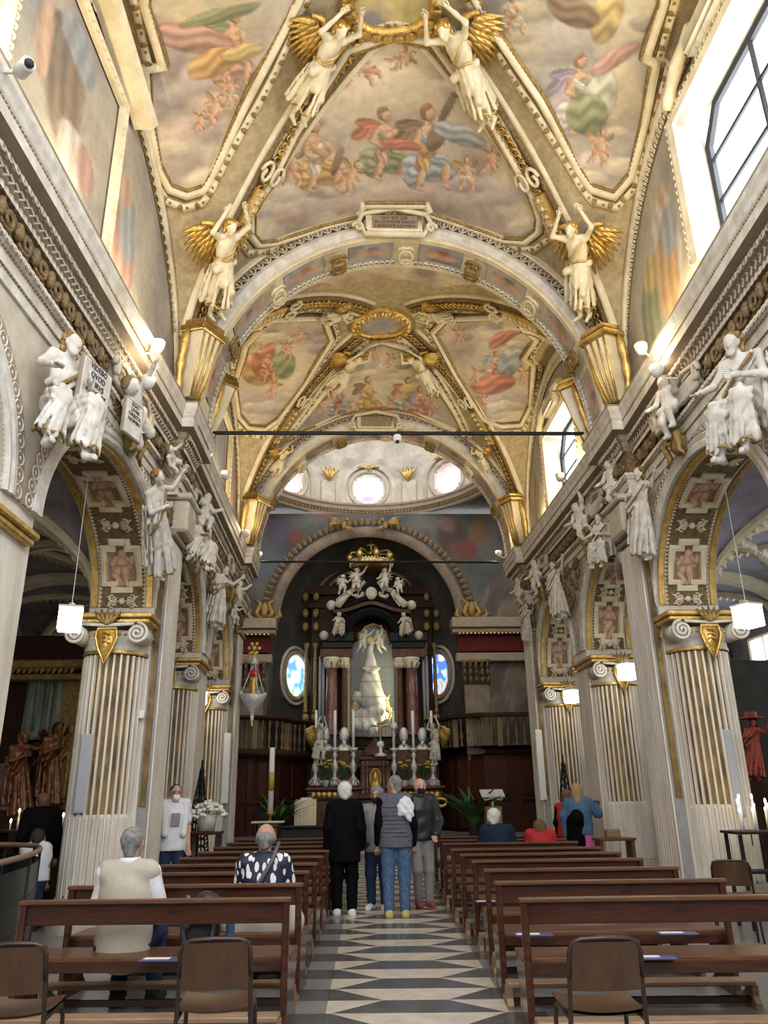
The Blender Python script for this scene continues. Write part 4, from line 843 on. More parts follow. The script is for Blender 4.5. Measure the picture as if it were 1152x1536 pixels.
for s in (-1, 1):
    G = np.array([[((AX+s*NR)*(1-u)+s*5.3*u, YE, (NZ+3.62*u)*v) for v in np.linspace(0, 1, 60)] for u in np.linspace(0, 1, 24)]); V = G.reshape(-1, 3)
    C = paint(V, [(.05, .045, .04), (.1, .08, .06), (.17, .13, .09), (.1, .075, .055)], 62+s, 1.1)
    for q in range(10):
        x_, z_ = s*(3.3+.5*(q % 3)), .8+q*.75; d = ((V[:, 0]-x_)/.35)**2+((V[:, 2]-z_)/.45)**2+(fbm(V+q, 3, 3)-.5)*1.4; k = np.exp(-((d-1)/.35)**2)[:, None]*.5; C = C*(1-k)+np.array((.3, .24, .17))*k
    MB().grid(G, s < 0).build('wall_jamb', 'fresco', ew, col=C)
Pth = np.stack([ax_, np.full(n, YE), az_], -1)
MB().sweep(Pth, (0, -1.0, 0), [(-.05, 0), (-.05, .08), (.05, .12), (.15, .06), (.3, .06), (.3, 0)][::1]).build('great_arch_moulding', 'chancel_brown', ew, True)
MB().along(np.stack([AX+(NR+.2)*np.cos(A), np.full(n, YE-.06), NZ+(NR+.2)*np.sin(A)], -1), (0, -1.0, 0), .2, *sc(LEAF, (.2, .24, .15))).build('great_arch_leaves', 'gilt_brown', ew)
# niche behind: half cylinder and half dome
th = np.linspace(PI, 0, 41); zz = np.linspace(0, NZ, 12)
G = np.array([[(AX+NR*math.cos(a), YE+NR*math.sin(a), z) for z in zz] for a in th]); nw = MB().grid(G, True)
ph = np.linspace(0, PI/2, 14); G2 = np.array([[(AX+NR*math.cos(a)*math.cos(p), YE+NR*math.sin(a)*math.cos(p), NZ+NR*math.sin(p)) for p in ph] for a in th]); nw.grid(G2, True)
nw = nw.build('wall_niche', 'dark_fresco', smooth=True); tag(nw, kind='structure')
# drum with ring cornice, three round windows and dome
mb = MB(); th = np.linspace(-PI/2, PI/2, 61)
def dp(t, z, r=DR): return np.array((DC[0]+r*math.sin(t), DC[1]+r*math.cos(t), z))
WA = [(-42, .75), (0, .75), (42, .75)]; wr = .56
V = []; f = []; tz = np.linspace(ZR, ZR+1.9, 32); ta = np.linspace(-PI/2, PI/2, 121)
V = np.array([[dp(t, z) for z in tz] for t in ta]).reshape(-1, 3)
for i in range(120):
    for j in range(31):
        t = (ta[i]+ta[i+1])/2; z = (tz[j]+tz[j+1])/2
        if any(((t-math.radians(a))*DR)**2+(z-ZR-h)**2 < (wr-.03)**2 for a, h in WA): continue
        f.append((i*32+j, i*32+j+1, (i+1)*32+j+1, (i+1)*32+j))
C = paint(V, [(.4, .36, .3), (.56, .5, .42), (.66, .58, .46), (.5, .44, .4)], 71, 1.2)
dr = MB().add(V, f).build('wall_drum', 'fresco', col=C); tag(dr, kind='structure')
ta = np.linspace(-PI/2, PI/2, 61); ph = np.linspace(0, PI/2*.98, 12); G = np.array([[dp(t, ZR+1.9+2.2*math.sin(p), DR*math.cos(p)) for p in ph] for t in ta]); V = G.reshape(-1, 3)
o = MB().grid(G).build('ceiling_dome', 'fresco', smooth=True, col=paint(V, [(.4, .36, .3), (.56, .5, .42), (.66, .58, .46), (.5, .44, .4)], 72, 1.0)); tag(o, kind='structure')
rg_ = MB(); t_ = np.linspace(-PI/2, PI/2, 61)
for i in range(60):
    a1, b1 = dp(t_[i], ZR-.2), dp(t_[i+1], ZR-.2); e = lambda t: np.array((max(-5.3, min(5.3, DC[0]+8*math.sin(t))), min(YE+.6, DC[1]+8*math.cos(t)), ZR-.2))
    rg_.add([a1, b1, e(t_[i+1]), e(t_[i])], [(0, 1, 2, 3)])
o = rg_.box((-5.3, 18.9, ZR+2.0), (5.3, DC[1], ZR+2.2)).build('ceiling_chancel', 'dark_fresco'); tag(o, kind='structure')
P = np.array([dp(t, ZR, DR) for t in ta]); 
rg = MB().sweep(P, (0, 0, 1.0), [(-.02, -.28), (.08, -.26), (.12, -.16), (.26, -.1), (.28, 0), (.34, .04), (.34, .1), (0, .12)]).build('trim_3', 'taupe', smooth=False); tag(rg, kind='structure')
MB().along(np.array([dp(t, ZR-.13, DR-.13) for t in ta]), (0, 0, 1.0), .12, *sc(DENT, (.1, .12, .12))).build('ring_dentils', 'dull_gold', rg)['kind'] = 'stuff'
for q, (a, h) in enumerate(WA):
    t0 = math.radians(a); c = dp(t0, ZR+h); rad = np.array((math.sin(t0), math.cos(t0), 0)); tg = np.array((math.cos(t0), -math.sin(t0), 0)); zv = np.array((0, 0, 1.0))
    aa = np.linspace(0, 2*PI, 33)[:-1]; ring = lambda r, d: np.array([c+rad*d+tg*r*math.cos(b)+zv*r*math.sin(b) for b in aa])
    mbw = MB(); I0 = ring(wr+.02, -.02); I1 = ring(wr*.82, .45); mbw.add(np.concatenate([I0, I1]), [(i, (i+1) % 32, 32+(i+1) % 32, 32+i) for i in range(32)])
    w_ = mbw.build('window_%d' % (q+3), 'white_stucco', smooth=True); tag(w_, kind='structure')
    rr = np.linspace(.0, 1, 12); Gp = np.array([[c+rad*.44+tg*wr*.82*r*math.cos(b)+zv*wr*.82*r*math.sin(b) for r in rr] for b in np.append(aa, aa[:1])]); V = Gp.reshape(-1, 3)
    lx = ((V-c) @ tg)/wr; lz = (V-c)[:, 2]/wr
    C = np.tile(np.array((.85, .9, .95)), (len(V), 1)); rad2 = lx**2+lz**2; C[rad2 > .5] = (.35, .75, .72) if a == 0 else (.8, .6, .75)
    m1 = ((lx/.3)**2+((lz+.1)/.5)**2) < 1; C[m1] = (.2, .45, .75) if a == 0 else (.75, .35, .5); m2 = ((lx/.45)**2+((lz+.35)/.22)**2) < 1; C[m2] = (.8, .12, .16) if a == 0 else (.85, .3, .5); m3 = ((lx/.13)**2+((lz-.25)/.15)**2) < 1; C[m3] = (.9, .7, .6)
    if 'stained' not in MATS:
        m = mat('stained', (1, 1, 1), None, attr=True); nt = m.node_tree; b_ = nt.nodes['Principled BSDF']; at = [z for z in nt.nodes if z.type == 'ATTRIBUTE'][0]; nt.links.new(at.outputs[0], b_.inputs['Emission Color']); b_.inputs['Emission Strength'].default_value = 2.4
    MB().grid(Gp).build('stained_glass', 'stained', w_, col=C)
    MB().tube(ring(wr+.1, -.06), .07, 8, closed=True).build('window_frame', 'stucco', w_, True)
    # arched surround
    U = np.array([c-rad*.05+tg*(wr+.3)*math.cos(b)+zv*((wr+.3)*math.sin(b) if math.sin(b) > 0 else 0) for b in np.linspace(0, PI, 17)]); U = np.concatenate([[U[0]-zv*.7], U, [U[-1]-zv*.7]])
    MB().sweep(U, -rad, [(-.08, 0), (-.08, .1), (.08, .1), (.08, 0)]).build('window_surround', 'stucco', w_)
    mb = MB()
    for k in (-1, 0, 1): mb.tube([c-rad*.15+zv*(wr+.1), c-rad*.2+zv*(wr+.22)+tg*k*.15, c-rad*.18+zv*(wr+.18)+tg*k*.38], [.06, .06, .02], 6)
    mb.build('keystone_leaf', 'gold', w_, True)
for a in (-21, 21, -63, 63):
    t0 = math.radians(a); c = dp(t0, ZR+.2, DR-.05); tg = np.array((math.cos(t0), -math.sin(t0), 0)); rad = np.array((math.sin(t0), math.cos(t0), 0)); mb = MB()
    ax3 = np.stack([tg, rad, (0, 0, 1.0)], 1); mb.bbox(c+np.array((0, 0, .35)), (.5, .16, .8), .03, ax3); mb.build('drum_pilaster', 'stucco', dr)
    mb = MB()
    for k in range(-2, 3): mb.tube([c-rad*.1+np.array((0, 0, .72)), c-rad*.16+tg*k*.08+np.array((0, 0, 1.0)), c-rad*.2+tg*k*.17+np.array((0, 0, 1.2-.05*abs(k)))], [.05, .06, .02], 6)
    mb.build('drum_capital', 'gold', dr, True)
# two gilded eagles on the ring cornice
for k, px in ((-1, 516), (1, 578)):
    p = atY(px, 788, YE-.35); mb = MB(); mb.sphere(p, (.1, .1, .16), 8, 6)
    for q in range(7): mb.tube([p+np.array((k*.05, -.05, .05)), p+np.array((k*(.25+q*.03), -.08, .2-q*.03)), p+np.array((k*(.55-.02*q), -.03, .28-q*.09))], [.05, .05, .015], 5)
    for q in range(4): mb.tube([p, p+np.array((-k*(.1+.05*q), 0, -.1)), p+np.array((-k*(.1+.09*q), 0, -.2-.02*q))], [.05, .04, .01], 5)
    mb.sphere(p+np.array((-k*.1, -.05, .18)), .07, 8, 6)
    o = mb.build('gilded_eagle', 'dull_gold', None, True); tag(o, 'gilded carved eagle with spread wing, %s one under the round chancel window' % ('left-facing' if k > 0 else 'right-facing'), 'carving', 'gilded eagles of the chancel')
# frontal cornices with red frieze either side of the niche
for s in (-1, 1):
    x0, x1 = (AX-NR-.02, -5.2) if s < 0 else (AX+NR-.25, 5.2); c = (x0+x1)/2; wd = abs(x1-x0)
    bx_ = lambda z0, z1, d: MB().bbox((c, YE-d/2, (z0+z1)/2), (wd+d, d, z1-z0), .02)
    T = bx_(6.3, 6.62, .55).bbox((c, YE-.22, 6.22), (wd+.5, .44, .14), .02).bbox((c, YE-.14, 5.42), (wd+.3, .3, .26), .02).build('trim_%d' % (4+(s > 0)), 'taupe'); tag(T, kind='structure')
    bx_(5.6, 6.1, .18).build('red_frieze', 'red_frieze', T)
    MB().along([(c-wd/2-.1, YE-.36, 6.18), (c+wd/2+.1, YE-.36, 6.18)], (0, -1.0, 0), .12, *sc(DENT, (.1, .12, .1))).build('dentils', 'gold', T)
    # pilaster under it with carved capital
    xp = x0+s*.45; MB().box((xp-.38, YE-.16, .4), (xp+.38, YE, 4.6)).build('chancel_pilaster', 'chancel_brown', T)
    mb = MB()
    for i in range(5):
        for j in range(3): mb.tube([(xp-.36+i*.18, YE-.16, 4.62+j*.22), (xp-.36+i*.18, YE-.24, 4.78+j*.22), (xp-.36+i*.18, YE-.3, 4.82+j*.22)], [.07, .06, .02], 6)
    mb.box((xp-.45, YE-.3, 5.25), (xp+.45, YE, 5.35)); mb.build('chancel_capital', 'gilt_brown', T, True)
    # gilded trophy standing on the cornice
    mb = MB(); q = np.array((AX+s*(NR+.15), YE-.3, 6.62))
    for k in (-1, 1):
        mb.tube([q+np.array((k*.1, 0, 0)), q+np.array((k*.25, 0, .2)), q+np.array((k*.12, 0, .5)), q+np.array((k*.3, 0, .62))], [.1, .1, .08, .04], 7); mb.tube([q+np.array((k*.3, 0, 0)), q+np.array((k*.5, 0, .12)), q+np.array((k*.42, 0, .35))], [.09, .09, .03], 7)
    mb.sphere(q+np.array((0, 0, .3)), (.14, .1, .26), 8, 6); mb.build('gilt_scroll_ornament', 'dull_gold', T, True)
# tie rods
for Y, z, x0, x1, r, lab in ((11.9, None, 318, 883, .035, 'long black iron tie rod with small camera, spanning the nave'), (19.1, None, 385, 748, .03, 'grey iron tie rod crossing in front of the crowned altar top')):
    ym = 650 if Y < 15 else 843
    a = atY(x0, ym-.5, Y); b = atY(x1, ym+.5, Y); o = MB().tube([a, b], r, 8).build('tie_rod', 'iron'); tag(o, lab, 'tie rod')
c = atY(596, 657, 11.88); o = empty('security_camera', c, label='small white dome camera hanging from the black tie rod', cat='camera')
MB().lathe([(0, -.1), (.05, -.085), (.075, -.03), (.075, .02), (.06, .05), (0, .06)], n=14).build('housing', 'paper', o, True); MB().sphere((0, -.03, -.07), .035, 8, 6).build('lens', 'ink', o, True)
# ================================================================ bodies from blended distance fields
def nets(Fv, o, h):
    S = Fv < 0; nx, ny, nz = Fv.shape
    cnt = sum(S[a:nx-1+a, b:ny-1+b, c:nz-1+c].astype(np.int8) for a in (0, 1) for b in (0, 1) for c in (0, 1))
    act = (cnt > 0) & (cnt < 8); I = np.argwhere(act); N = len(I); idx = -np.ones(act.shape, np.int64); idx[act] = np.arange(N)
    off = [(a, b, c) for a in (0, 1) for b in (0, 1) for c in (0, 1)]; val = np.stack([Fv[I[:, 0]+a, I[:, 1]+b, I[:, 2]+c] for a, b, c in off], 1)
    acc = np.zeros((N, 3)); wt = np.zeros(N)
    for i, p in enumerate(off):
        for j, q in enumerate(off):
            if j > i and sum(abs(x-y) for x, y in zip(p, q)) == 1:
                m = (val[:, i] < 0) != (val[:, j] < 0); t = np.where(m, val[:, i]/np.where(m, val[:, i]-val[:, j], 1), 0)[:, None]
                acc += m[:, None]*(np.array(p)*(1-t)+np.array(q)*t); wt += m
    V = o+(I+acc/wt[:, None])*h; Q = []
    for ax in range(3):
        sl0 = [slice(None)]*3; sl1 = [slice(None)]*3; sl0[ax] = slice(0, -1); sl1[ax] = slice(1, None)
        A = S[tuple(sl0)]; B = S[tuple(sl1)]; d = np.argwhere(A != B); u, v = [k for k in range(3) if k != ax]
        d = d[(d[:, u] > 0) & (d[:, v] > 0) & (d[:, u] < Fv.shape[u]-1) & (d[:, v] < Fv.shape[v]-1)]
        fl = A[tuple(d.T)]; 
        def g(du, dv): e = d.copy(); e[:, u] -= du; e[:, v] -= dv; return idx[tuple(e.T)]
        q = np.stack([g(1, 1), g(0, 1), g(0, 0), g(1, 0)], 1)
        if ax == 1: fl = ~fl
        q[~fl] = q[~fl][:, ::-1]; Q.append(q)
    return V, np.concatenate(Q)
def sdf(prims, h=.02, k=.03, fold=0.0, ff=(22, 9, 7), seed=0.0, zcut=None):
    lo = np.array([1e9]*3); hi = -lo
    for p in prims:
        if p[0] == 'c':
            r = max(p[3], p[4])+k; lo = np.minimum(lo, np.minimum(p[1], p[2])-r); hi = np.maximum(hi, np.maximum(p[1], p[2])+r)
        else: r = max(p[2])+k; lo = np.minimum(lo, np.array(p[1])-r); hi = np.maximum(hi, np.array(p[1])+r)
    lo -= 2*h+fold; hi += 2*h+fold; n = np.ceil((hi-lo)/h).astype(int)+1
    ax = [lo[i]+h*np.arange(n[i]) for i in range(3)]; X, Y, Z = np.meshgrid(*ax, indexing='ij'); X = X.astype(np.float32); Y = Y.astype(np.float32); Z = Z.astype(np.float32)
    D = np.full(X.shape, 9., np.float32)
    for p in prims:
        if p[0] == 'c':
            a = np.array(p[1], float); b = np.array(p[2], float); ab = b-a; L2 = max(ab @ ab, 1e-9)
            t = np.clip(((X-a[0])*ab[0]+(Y-a[1])*ab[1]+(Z-a[2])*ab[2])/L2, 0, 1)
            sq = p[5] if len(p) > 5 else (1, 1, 1)       # squash of the cross-section
            d = np.sqrt(((X-a[0]-t*ab[0])/sq[0])**2+((Y-a[1]-t*ab[1])/sq[1])**2+((Z-a[2]-t*ab[2])/sq[2])**2)-(p[3]+(p[4]-p[3])*t)
        else:
            c = p[1]; r = p[2]; d = (np.sqrt(((X-c[0])/r[0])**2+((Y-c[1])/r[1])**2+((Z-c[2])/r[2])**2)-1)*min(r)
        hh = np.clip(.5+.5*(D-d)/k, 0, 1); D = D*(1-hh)+d*hh-k*hh*(1-hh)
    if fold: D = D+fold*np.sin(X*ff[0]+Z*ff[2]+seed+1.5*np.sin(Z*5+Y*7))*.6+fold*np.sin(Y*ff[1]*2+Z*ff[2]*1.7+X*8+seed*2)*.4
    if zcut is not None: D = np.maximum(D, (zcut-Z).astype(np.float32))
    V, Fq = nets(D, lo, h); return V, Fq.tolist()
def sdf_mb(prims, **kw):
    mb = MB(); V, Fq = sdf(prims, **kw); mb.V.append(V); mb.F = [tuple(q) for q in Fq]; mb.n = len(V); return mb
def joints(H=1.72, sit=False, **mv):
    J = dict(pel=(0, 0, .97), che=(0, 0, 1.28), nec=(0, -.01, 1.47), hea=(0, .02, 1.605))
    for s, n in ((-1, 'l'), (1, 'r')):
        J.update({'sho'+n: (s*.175, 0, 1.41), 'elb'+n: (s*.225, -.03, 1.12), 'wri'+n: (s*.235, .05, .87), 'hip'+n: (s*.095, 0, .92), 'kne'+n: (s*.105, .02, .49), 'ank'+n: (s*.105, -.02, .08), 'toe'+n: (s*.125, .15, .035)})
    J = {a: np.array(b, float)*(H/1.72) for a, b in J.items()}
    if sit:
        dz = .97*H/1.72-.53
        for a in J:
            if a[:3] not in ('kne', 'ank', 'toe'): J[a] = J[a]-np.array((0, 0, dz))
        for s, n in ((-1, 'l'), (1, 'r')):
            J['kne'+n] = np.array((s*.13, .43, .5)); J['ank'+n] = np.array((s*.14, .4, .08)); J['toe'+n] = np.array((s*.16, .57, .035))
            J['elb'+n] = J['sho'+n]+np.array((s*.06, .06, -.27)); J['wri'+n] = np.array((s*.12, .3, .6))
    for a, b in mv.items(): J[a] = np.array(b, float)
    return J
def hand(mb, J, n, k=1.0, grip=.5):
    w_ = J['wri'+n]; d = unit(w_-J['elb'+n]); s = -1 if n == 'l' else 1
    side = unit(np.cross(d, (0, 1, 0.2))) if abs(d[1]) < .9 else np.array((1.0, 0, 0)); pn = np.cross(side, d); palm = w_+d*.07*k
    for i, (o, L) in enumerate(((-.03, .065), (-.011, .075), (.009, .07), (.028, .055))):
        b = palm+side*o*k+d*.025*k; m = b+d*L*.5*k+pn*.012*grip; e = m+d*L*.45*k*(1-grip*.5)+pn*.03*grip
        mb.tube([b-d*.02, b, m, e], [.011*k, .011*k, .0095*k, .007*k], 6)
    b = w_+d*.035*k-side*s*.03*k; mb.tube([w_+d*.02*k, b, b-side*s*.02*k+d*.035*k, b-side*s*.018*k+d*.06*k+pn*.015], [.014*k, .013*k, .011*k, .008*k], 6)
def head_prims(J, k=0.0, face=0.0):
    c = J['hea']; f = np.array((math.sin(face), math.cos(face), 0)); s = np.array((f[1], -f[0], 0)); P = []
    P += [('e', c+(0, 0, .03), (.078+k, .096+k, .095+k)), ('c', c+f*.035+(0, 0, -.015), c+f*.045+(0, 0, -.075), .06+k, .045+k)]
    if k == 0:
        P += [('c', c+f*.095+(0, 0, .02), c+f*.112+(0, 0, -.015), .011, .015), ('e', c+s*.078+(0, 0, .0), (.012, .022, .03)), ('e', c-s*.078+(0, 0, .0), (.012, .022, .03)), ('c', c+f*.083+(0, 0, -.05)-s*.02, c+f*.083+(0, 0, -.05)+s*.02, .009, .009)]
    return P
def body_prims(J, k=0.0, face=0.0, kid=1.0):
    P = head_prims(J, 0, face)
    P += [('c', J['nec']-(0, 0, .03), J['hea']-(0, 0, .03), .055, .05), ('c', J['pel'], J['che'], .13, .15, (1.15, .8, 1)), ('c', J['shol'], J['shor'], .065, .065)]
    for n in 'lr':
        P += [('c', J['sho'+n], J['elb'+n], .052, .042), ('c', J['elb'+n], J['wri'+n], .042, .028), ('c', J['wri'+n], J['wri'+n]+unit(J['wri'+n]-J['elb'+n])*.08, .027, .032, (1, 1, 1)),
              ('c', J['hip'+n], J['kne'+n], .085, .058), ('c', J['kne'+n], J['ank'+n], .056, .038), ('c', J['ank'+n]-(0, 0, .02), J['toe'+n], .042, .03)]
    return P
def top_prims(J, k=.02, sleeve='long', hem=.0, bulk=1.0):
    P = [('c', J['pel']+(0, 0, -.06-hem), J['che'], (.138+k)*bulk, (.132+k)*bulk, (1.25, .86, 1)), ('c', J['che'], J['che']*.4+J['nec']*.6, (.13+k)*bulk, .085+k, (1.2, .8, 1)), ('c', J['shol']*.93+J['shor']*.07, J['shor']*.93+J['shol']*.07, .06+k, .06+k)]
    if sleeve != 'none':
        for n in 'lr':
            P.append(('c', J['sho'+n], J['elb'+n] if sleeve == 'long' else J['sho'+n]*.35+J['elb'+n]*.65, .055+k, .047+k))
            if sleeve == 'long': P.append(('c', J['elb'+n], J['wri'+n]*.95+J['elb'+n]*.05, .047+k, .034+k))
    return P
def leg_prims(J, k=.015, end=.93, flare=0.0):
    P = [('c', J['hipl'], J['hipr'], .096+k, .096+k), ('c', J['pel']-(0, 0, .02), (J['hipl']+J['hipr'])/2, .105+k, .11+k, (1.15, .85, 1))]
    for n in 'lr':
        e = J['kne'+n]*(1-end)+J['ank'+n]*end; P += [('c', J['hip'+n], J['kne'+n], .092+k, .064+k), ('c', J['kne'+n], e, .062+k, .05+k+flare)]
    return P
def shoe(J, n):
    a, t = J['ank'+n], J['toe'+n]; return [('c', a-(0, .025, .03), t+(0, 0, .005), .05, .042, (1, 1, 1)), ('c', a-(0, .02, .0), a-(0, .02, .045), .045, .05)]
# ---------------------------------------------------------------- stucco statues, built once and placed many times
STAT = {}
def wing_mb(s, n=9, L=.62):
    mb = MB(); root = np.array((s*.1, -.13, 1.36))
    for row, (m, ll) in enumerate(((n, L), (n-2, L*.68), (n-4, L*.42))):
        for i in range(m):
            t = i/(m-1); a = math.radians(-15-72*t); d = unit(np.array((s*math.cos(a)*.75, -.18, math.sin(a)))); l = ll*(.6+.45*t); b = root+np.array((s*(.24*(1-t)), -.02, .16*(1-t)))
            mb.tube([b+(0, .025*row, 0), b+d*l*.5+(0, .025*row, 0), b+d*l+(s*.02, .02*row, -.02)], [.035, .05, .014], 5)
    mb.tube([root, root+np.array((s*.12, -.03, .2)), root+np.array((s*.32, -.04, .2))], [.06, .065, .03], 6); return mb
def folds(a, b, ra, rb, n, r=.03, seed=0, sq=1.0, swirl=.4):
    a = np.array(a, float); b = np.array(b, float); d = unit(b-a); u = unit(np.cross(d, (.3, 1, .1))); v = np.cross(d, u); rn = random.Random(seed); out = []
    for i in range(n):
        f = 2*PI*i/n+rn.uniform(-.2, .2); g = f+swirl*rn.uniform(.3, 1); m = (f+g)/2+rn.uniform(-.15, .15)
        p0 = a+(u*math.cos(f)*ra+v*math.sin(f)*ra*sq)*.92; p1 = (a+b)/2+(u*math.cos(m)+v*math.sin(m)*sq)*(ra+rb)/2*.97; p2 = b+(u*math.cos(g)+v*math.sin(g)*sq)*rb
        q = r*rn.uniform(.7, 1.25); out += [('c', p0, p1, q*.6, q), ('c', p1, p2, q, q*1.15)]
    return out
def archetype(name, J, robes, extras=(), hems=(), fold=.006, h=.017):
    parts = {}
    b = sdf_mb(body_prims(J)+list(robes), h=h, k=.022, fold=fold, ff=(40, 30, 26))
    for n in 'lr': hand(b, J, n, 1.15)
    parts['figure'] = (b, 'B')
    c = J['hea']; hp = [('e', c+(0, -.03, .06), (.092, .1, .085)), ('e', c+(0, -.08, -.03), (.08, .06, .1))]
    hp += [('e', c+np.array((.09*math.cos(a), -.03+.085*math.sin(a), .05+.035*math.sin(3*a))), (.034, .034, .038)) for a in np.linspace(0, 2*PI, 11)[:-1] if math.sin(a) < .8]
    hp += [('e', c+np.array((.08*math.cos(a), -.05+.06*math.sin(a), -.06)), (.03, .03, .04)) for a in np.linspace(PI, 2*PI, 6)]
    parts['hair'] = (sdf_mb(hp, h=.014, k=.014), 'H')
    for i, q in enumerate(hems): parts['gilt_hem' if i == 0 else 'gilt_hem.%03d' % i] = (MB().tube(q, .017, 5), 'H')
    for nm, mbx, m in extras: parts[nm] = (mbx, m)
    STAT[name] = parts
def loop(c, rx, ry, z, n=15, wob=.02): return [(c[0]+rx*math.cos(a), c[1]+ry*math.sin(a), z+wob*math.sin(4*a)) for a in np.linspace(0, 2*PI, n)]
Ja = joints(elbl=(-.33, .08, 1.6), wril=(-.2, .1, 1.85), elbr=(.36, .1, 1.5), wrir=(.2, .12, 1.8), hea=(.03, .09, 1.58), knel=(-.1, .2, .55), kner=(.12, .05, .5), ankl=(-.08, .02, .12), toel=(-.08, .16, .05), toer=(.14, .18, .05))
archetype('angel', Ja, [('c', Ja['pel'], (0, .06, .7), .15, .14)]+folds((0, 0, 1.02), (0, .04, .28), .15, .2, 11, .034, 1)+[('c', (-.18, .02, 1.0), (.2, .1, .9), .06, .07)]+folds((.2, .0, .95), (.3, -.05, .35), .05, .05, 4, .03, 2),
    [('wing', wing_mb(-1), 'H'), ('wing.001', wing_mb(1), 'H')], [loop((0, 0), .18, .14, 1.06), [(-.16, .1, 1.38), (-.02, .18, 1.22), (.14, .14, 1.08)], loop((0, .04), .22, .2, .3, wob=.05)])
Js = joints(sit=True, hea=(.03, .08, 1.13), elbl=(-.27, .1, .75), wril=(-.1, .32, .78), elbr=(.3, .05, .8), wrir=(.32, .35, .72), knel=(-.15, .46, .55), kner=(.17, .38, .46), ankr=(.2, .28, .05), toer=(.22, .44, .03), ankl=(-.13, .45, .06), toel=(-.15, .6, .03))
archetype('prophet', Js, folds((-.09, .05, .5), Js['knel'], .12, .1, 7, .03, 3)+folds((.09, .05, .5), Js['kner'], .12, .1, 7, .03, 4)+[('c', Js['hipl'], Js['knel'], .11, .09), ('c', Js['hipr'], Js['kner'], .11, .09)]+folds(Js['knel'], (-.13, .42, .14), .085, .12, 8, .028, 5)+folds(Js['kner'], (.19, .28, .14), .085, .13, 8, .028, 6)
    +[('c', Js['knel'], (-.13, .42, .2), .08, .09), ('c', Js['kner'], (.19, .28, .2), .08, .09), ('c', (-.08, .3, .42), (.1, .2, .3), .07, .09), ('c', (0, -.08, .48), (0, -.02, .34), .12, .1)]+folds((-.2, -.04, .98), (-.26, -.05, .3), .07, .1, 6, .03, 7)+folds((-.18, .06, .98), (.16, .12, .6), .06, .08, 5, .026, 8),
    hems=[[(-.18, .14, .98), (0, .2, .8), (.18, .2, .6), (.25, .32, .5)], loop((-.13, .42), .13, .13, .13, wob=.03), loop((.19, .28), .14, .14, .13, wob=.03), [(-.3, -.02, .95), (-.33, .02, .6), (-.36, .0, .32)]])
Jt = joints(elbl=(-.36, .1, 1.35), wril=(-.5, .2, 1.55), elbr=(.25, .1, 1.15), wrir=(.1, .25, 1.2), hea=(-.05, .07, 1.6), knel=(-.1, .17, .52))
archetype('saint', Jt, [('c', Jt['pel'], (0, .04, .5), .15, .15)]+folds((0, 0, 1.05), (0, .03, .14), .15, .23, 13, .034, 9)+folds((-.15, -.0, 1.38), (.2, .1, .95), .07, .09, 5, .03, 10)+folds((.22, -.02, 1.25), (.3, -.02, .35), .06, .07, 5, .03, 11)+[('c', (0, .0, .5), (0, .02, .2), .15, .17)],
    hems=[[(-.18, .1, 1.4), (0, .2, 1.15), (.2, .2, .95), (.28, .08, .8)], loop((0, .03), .25, .24, .15, wob=.04), [(.3, .04, 1.1), (.35, .03, .7), (.36, .02, .36)]])
def pj(**k): 
    J = joints(H=1.0, hea=(0, .02, .93), nec=(0, 0, .82), che=(0, 0, .72), pel=(0, 0, .5), shol=(-.13, 0, .78), shor=(.13, 0, .78), hipl=(-.07, 0, .46), hipr=(.07, 0, .46), elbl=(-.22, .08, .68), wril=(-.3, .2, .75), elbr=(.22, .05, .62), wrir=(.26, .2, .55), knel=(-.1, .2, .38), kner=(.12, .14, .26), ankl=(-.1, .14, .14), ankr=(.13, 0, .07), toel=(-.1, .24, .1), toer=(.15, .1, .03))
    for a, b in k.items(): J[a] = np.array(b, float)
    return J
def putto(name, J):
    P = [('e', J['hea']+(0, 0, .0), (.1, .105, .115)), ('c', J['nec'], J['hea'], .05, .05), ('c', J['pel'], J['che'], .125, .115), ('c', J['shol'], J['shor'], .06, .06), ('e', J['hea']+(0, .1, -.02), (.02, .03, .02))]
    for n in 'lr': P += [('c', J['sho'+n], J['elb'+n], .058, .05), ('c', J['elb'+n], J['wri'+n], .05, .036), ('c', J['wri'+n], J['wri'+n]+unit(J['wri'+n]-J['elb'+n])*.06, .036, .03), ('c', J['hip'+n], J['kne'+n], .095, .07), ('c', J['kne'+n], J['ank'+n], .068, .045), ('c', J['ank'+n], J['toe'+n], .042, .032)]
    P += [('c', J['pel']+(-.12, .02, .02), J['pel']+(.14, .08, -.04), .07, .07)]
    b = sdf_mb(P, h=.018, k=.025); 
    for n in 'lr': hand(b, J, n, .8)
    c = J['hea']; hr = sdf_mb([('e', c+(0, -.03, .05), (.105, .1, .08))]+[('e', c+np.array((.1*math.cos(a), -.02+.08*math.sin(a), .05)), (.035, .035, .035)) for a in np.linspace(0, 2*PI, 9)[:-1] if math.sin(a) < .7], h=.016, k=.02)
    def wg(s):
        m = MB()
        for i in range(5): a = math.radians(50-30*i); m.tube([(s*.05, -.1, .72), (s*(.05+.14*math.cos(a)), -.17, .74+.14*math.sin(a)), (s*(.05+.28*math.cos(a)), -.18, .73+.28*math.sin(a))], [.03, .04, .01], 5)
        return m
    STAT[name] = {'figure': (b, 'B'), 'hair': (hr, 'H'), 'wing': (wg(-1), 'H'), 'wing.001': (wg(1), 'H')}
putto('putto_sit', pj()); putto('putto_fly', pj(elbl=(-.25, .1, .9), wril=(-.3, .2, 1.05), knel=(-.1, .1, .25), ankl=(-.15, -.08, .12), toel=(-.16, -.16, .04), kner=(.12, .05, .22), ankr=(.1, -.12, .05), toer=(.1, -.2, -.02)))
Jr = pj(); 
_cache = {}
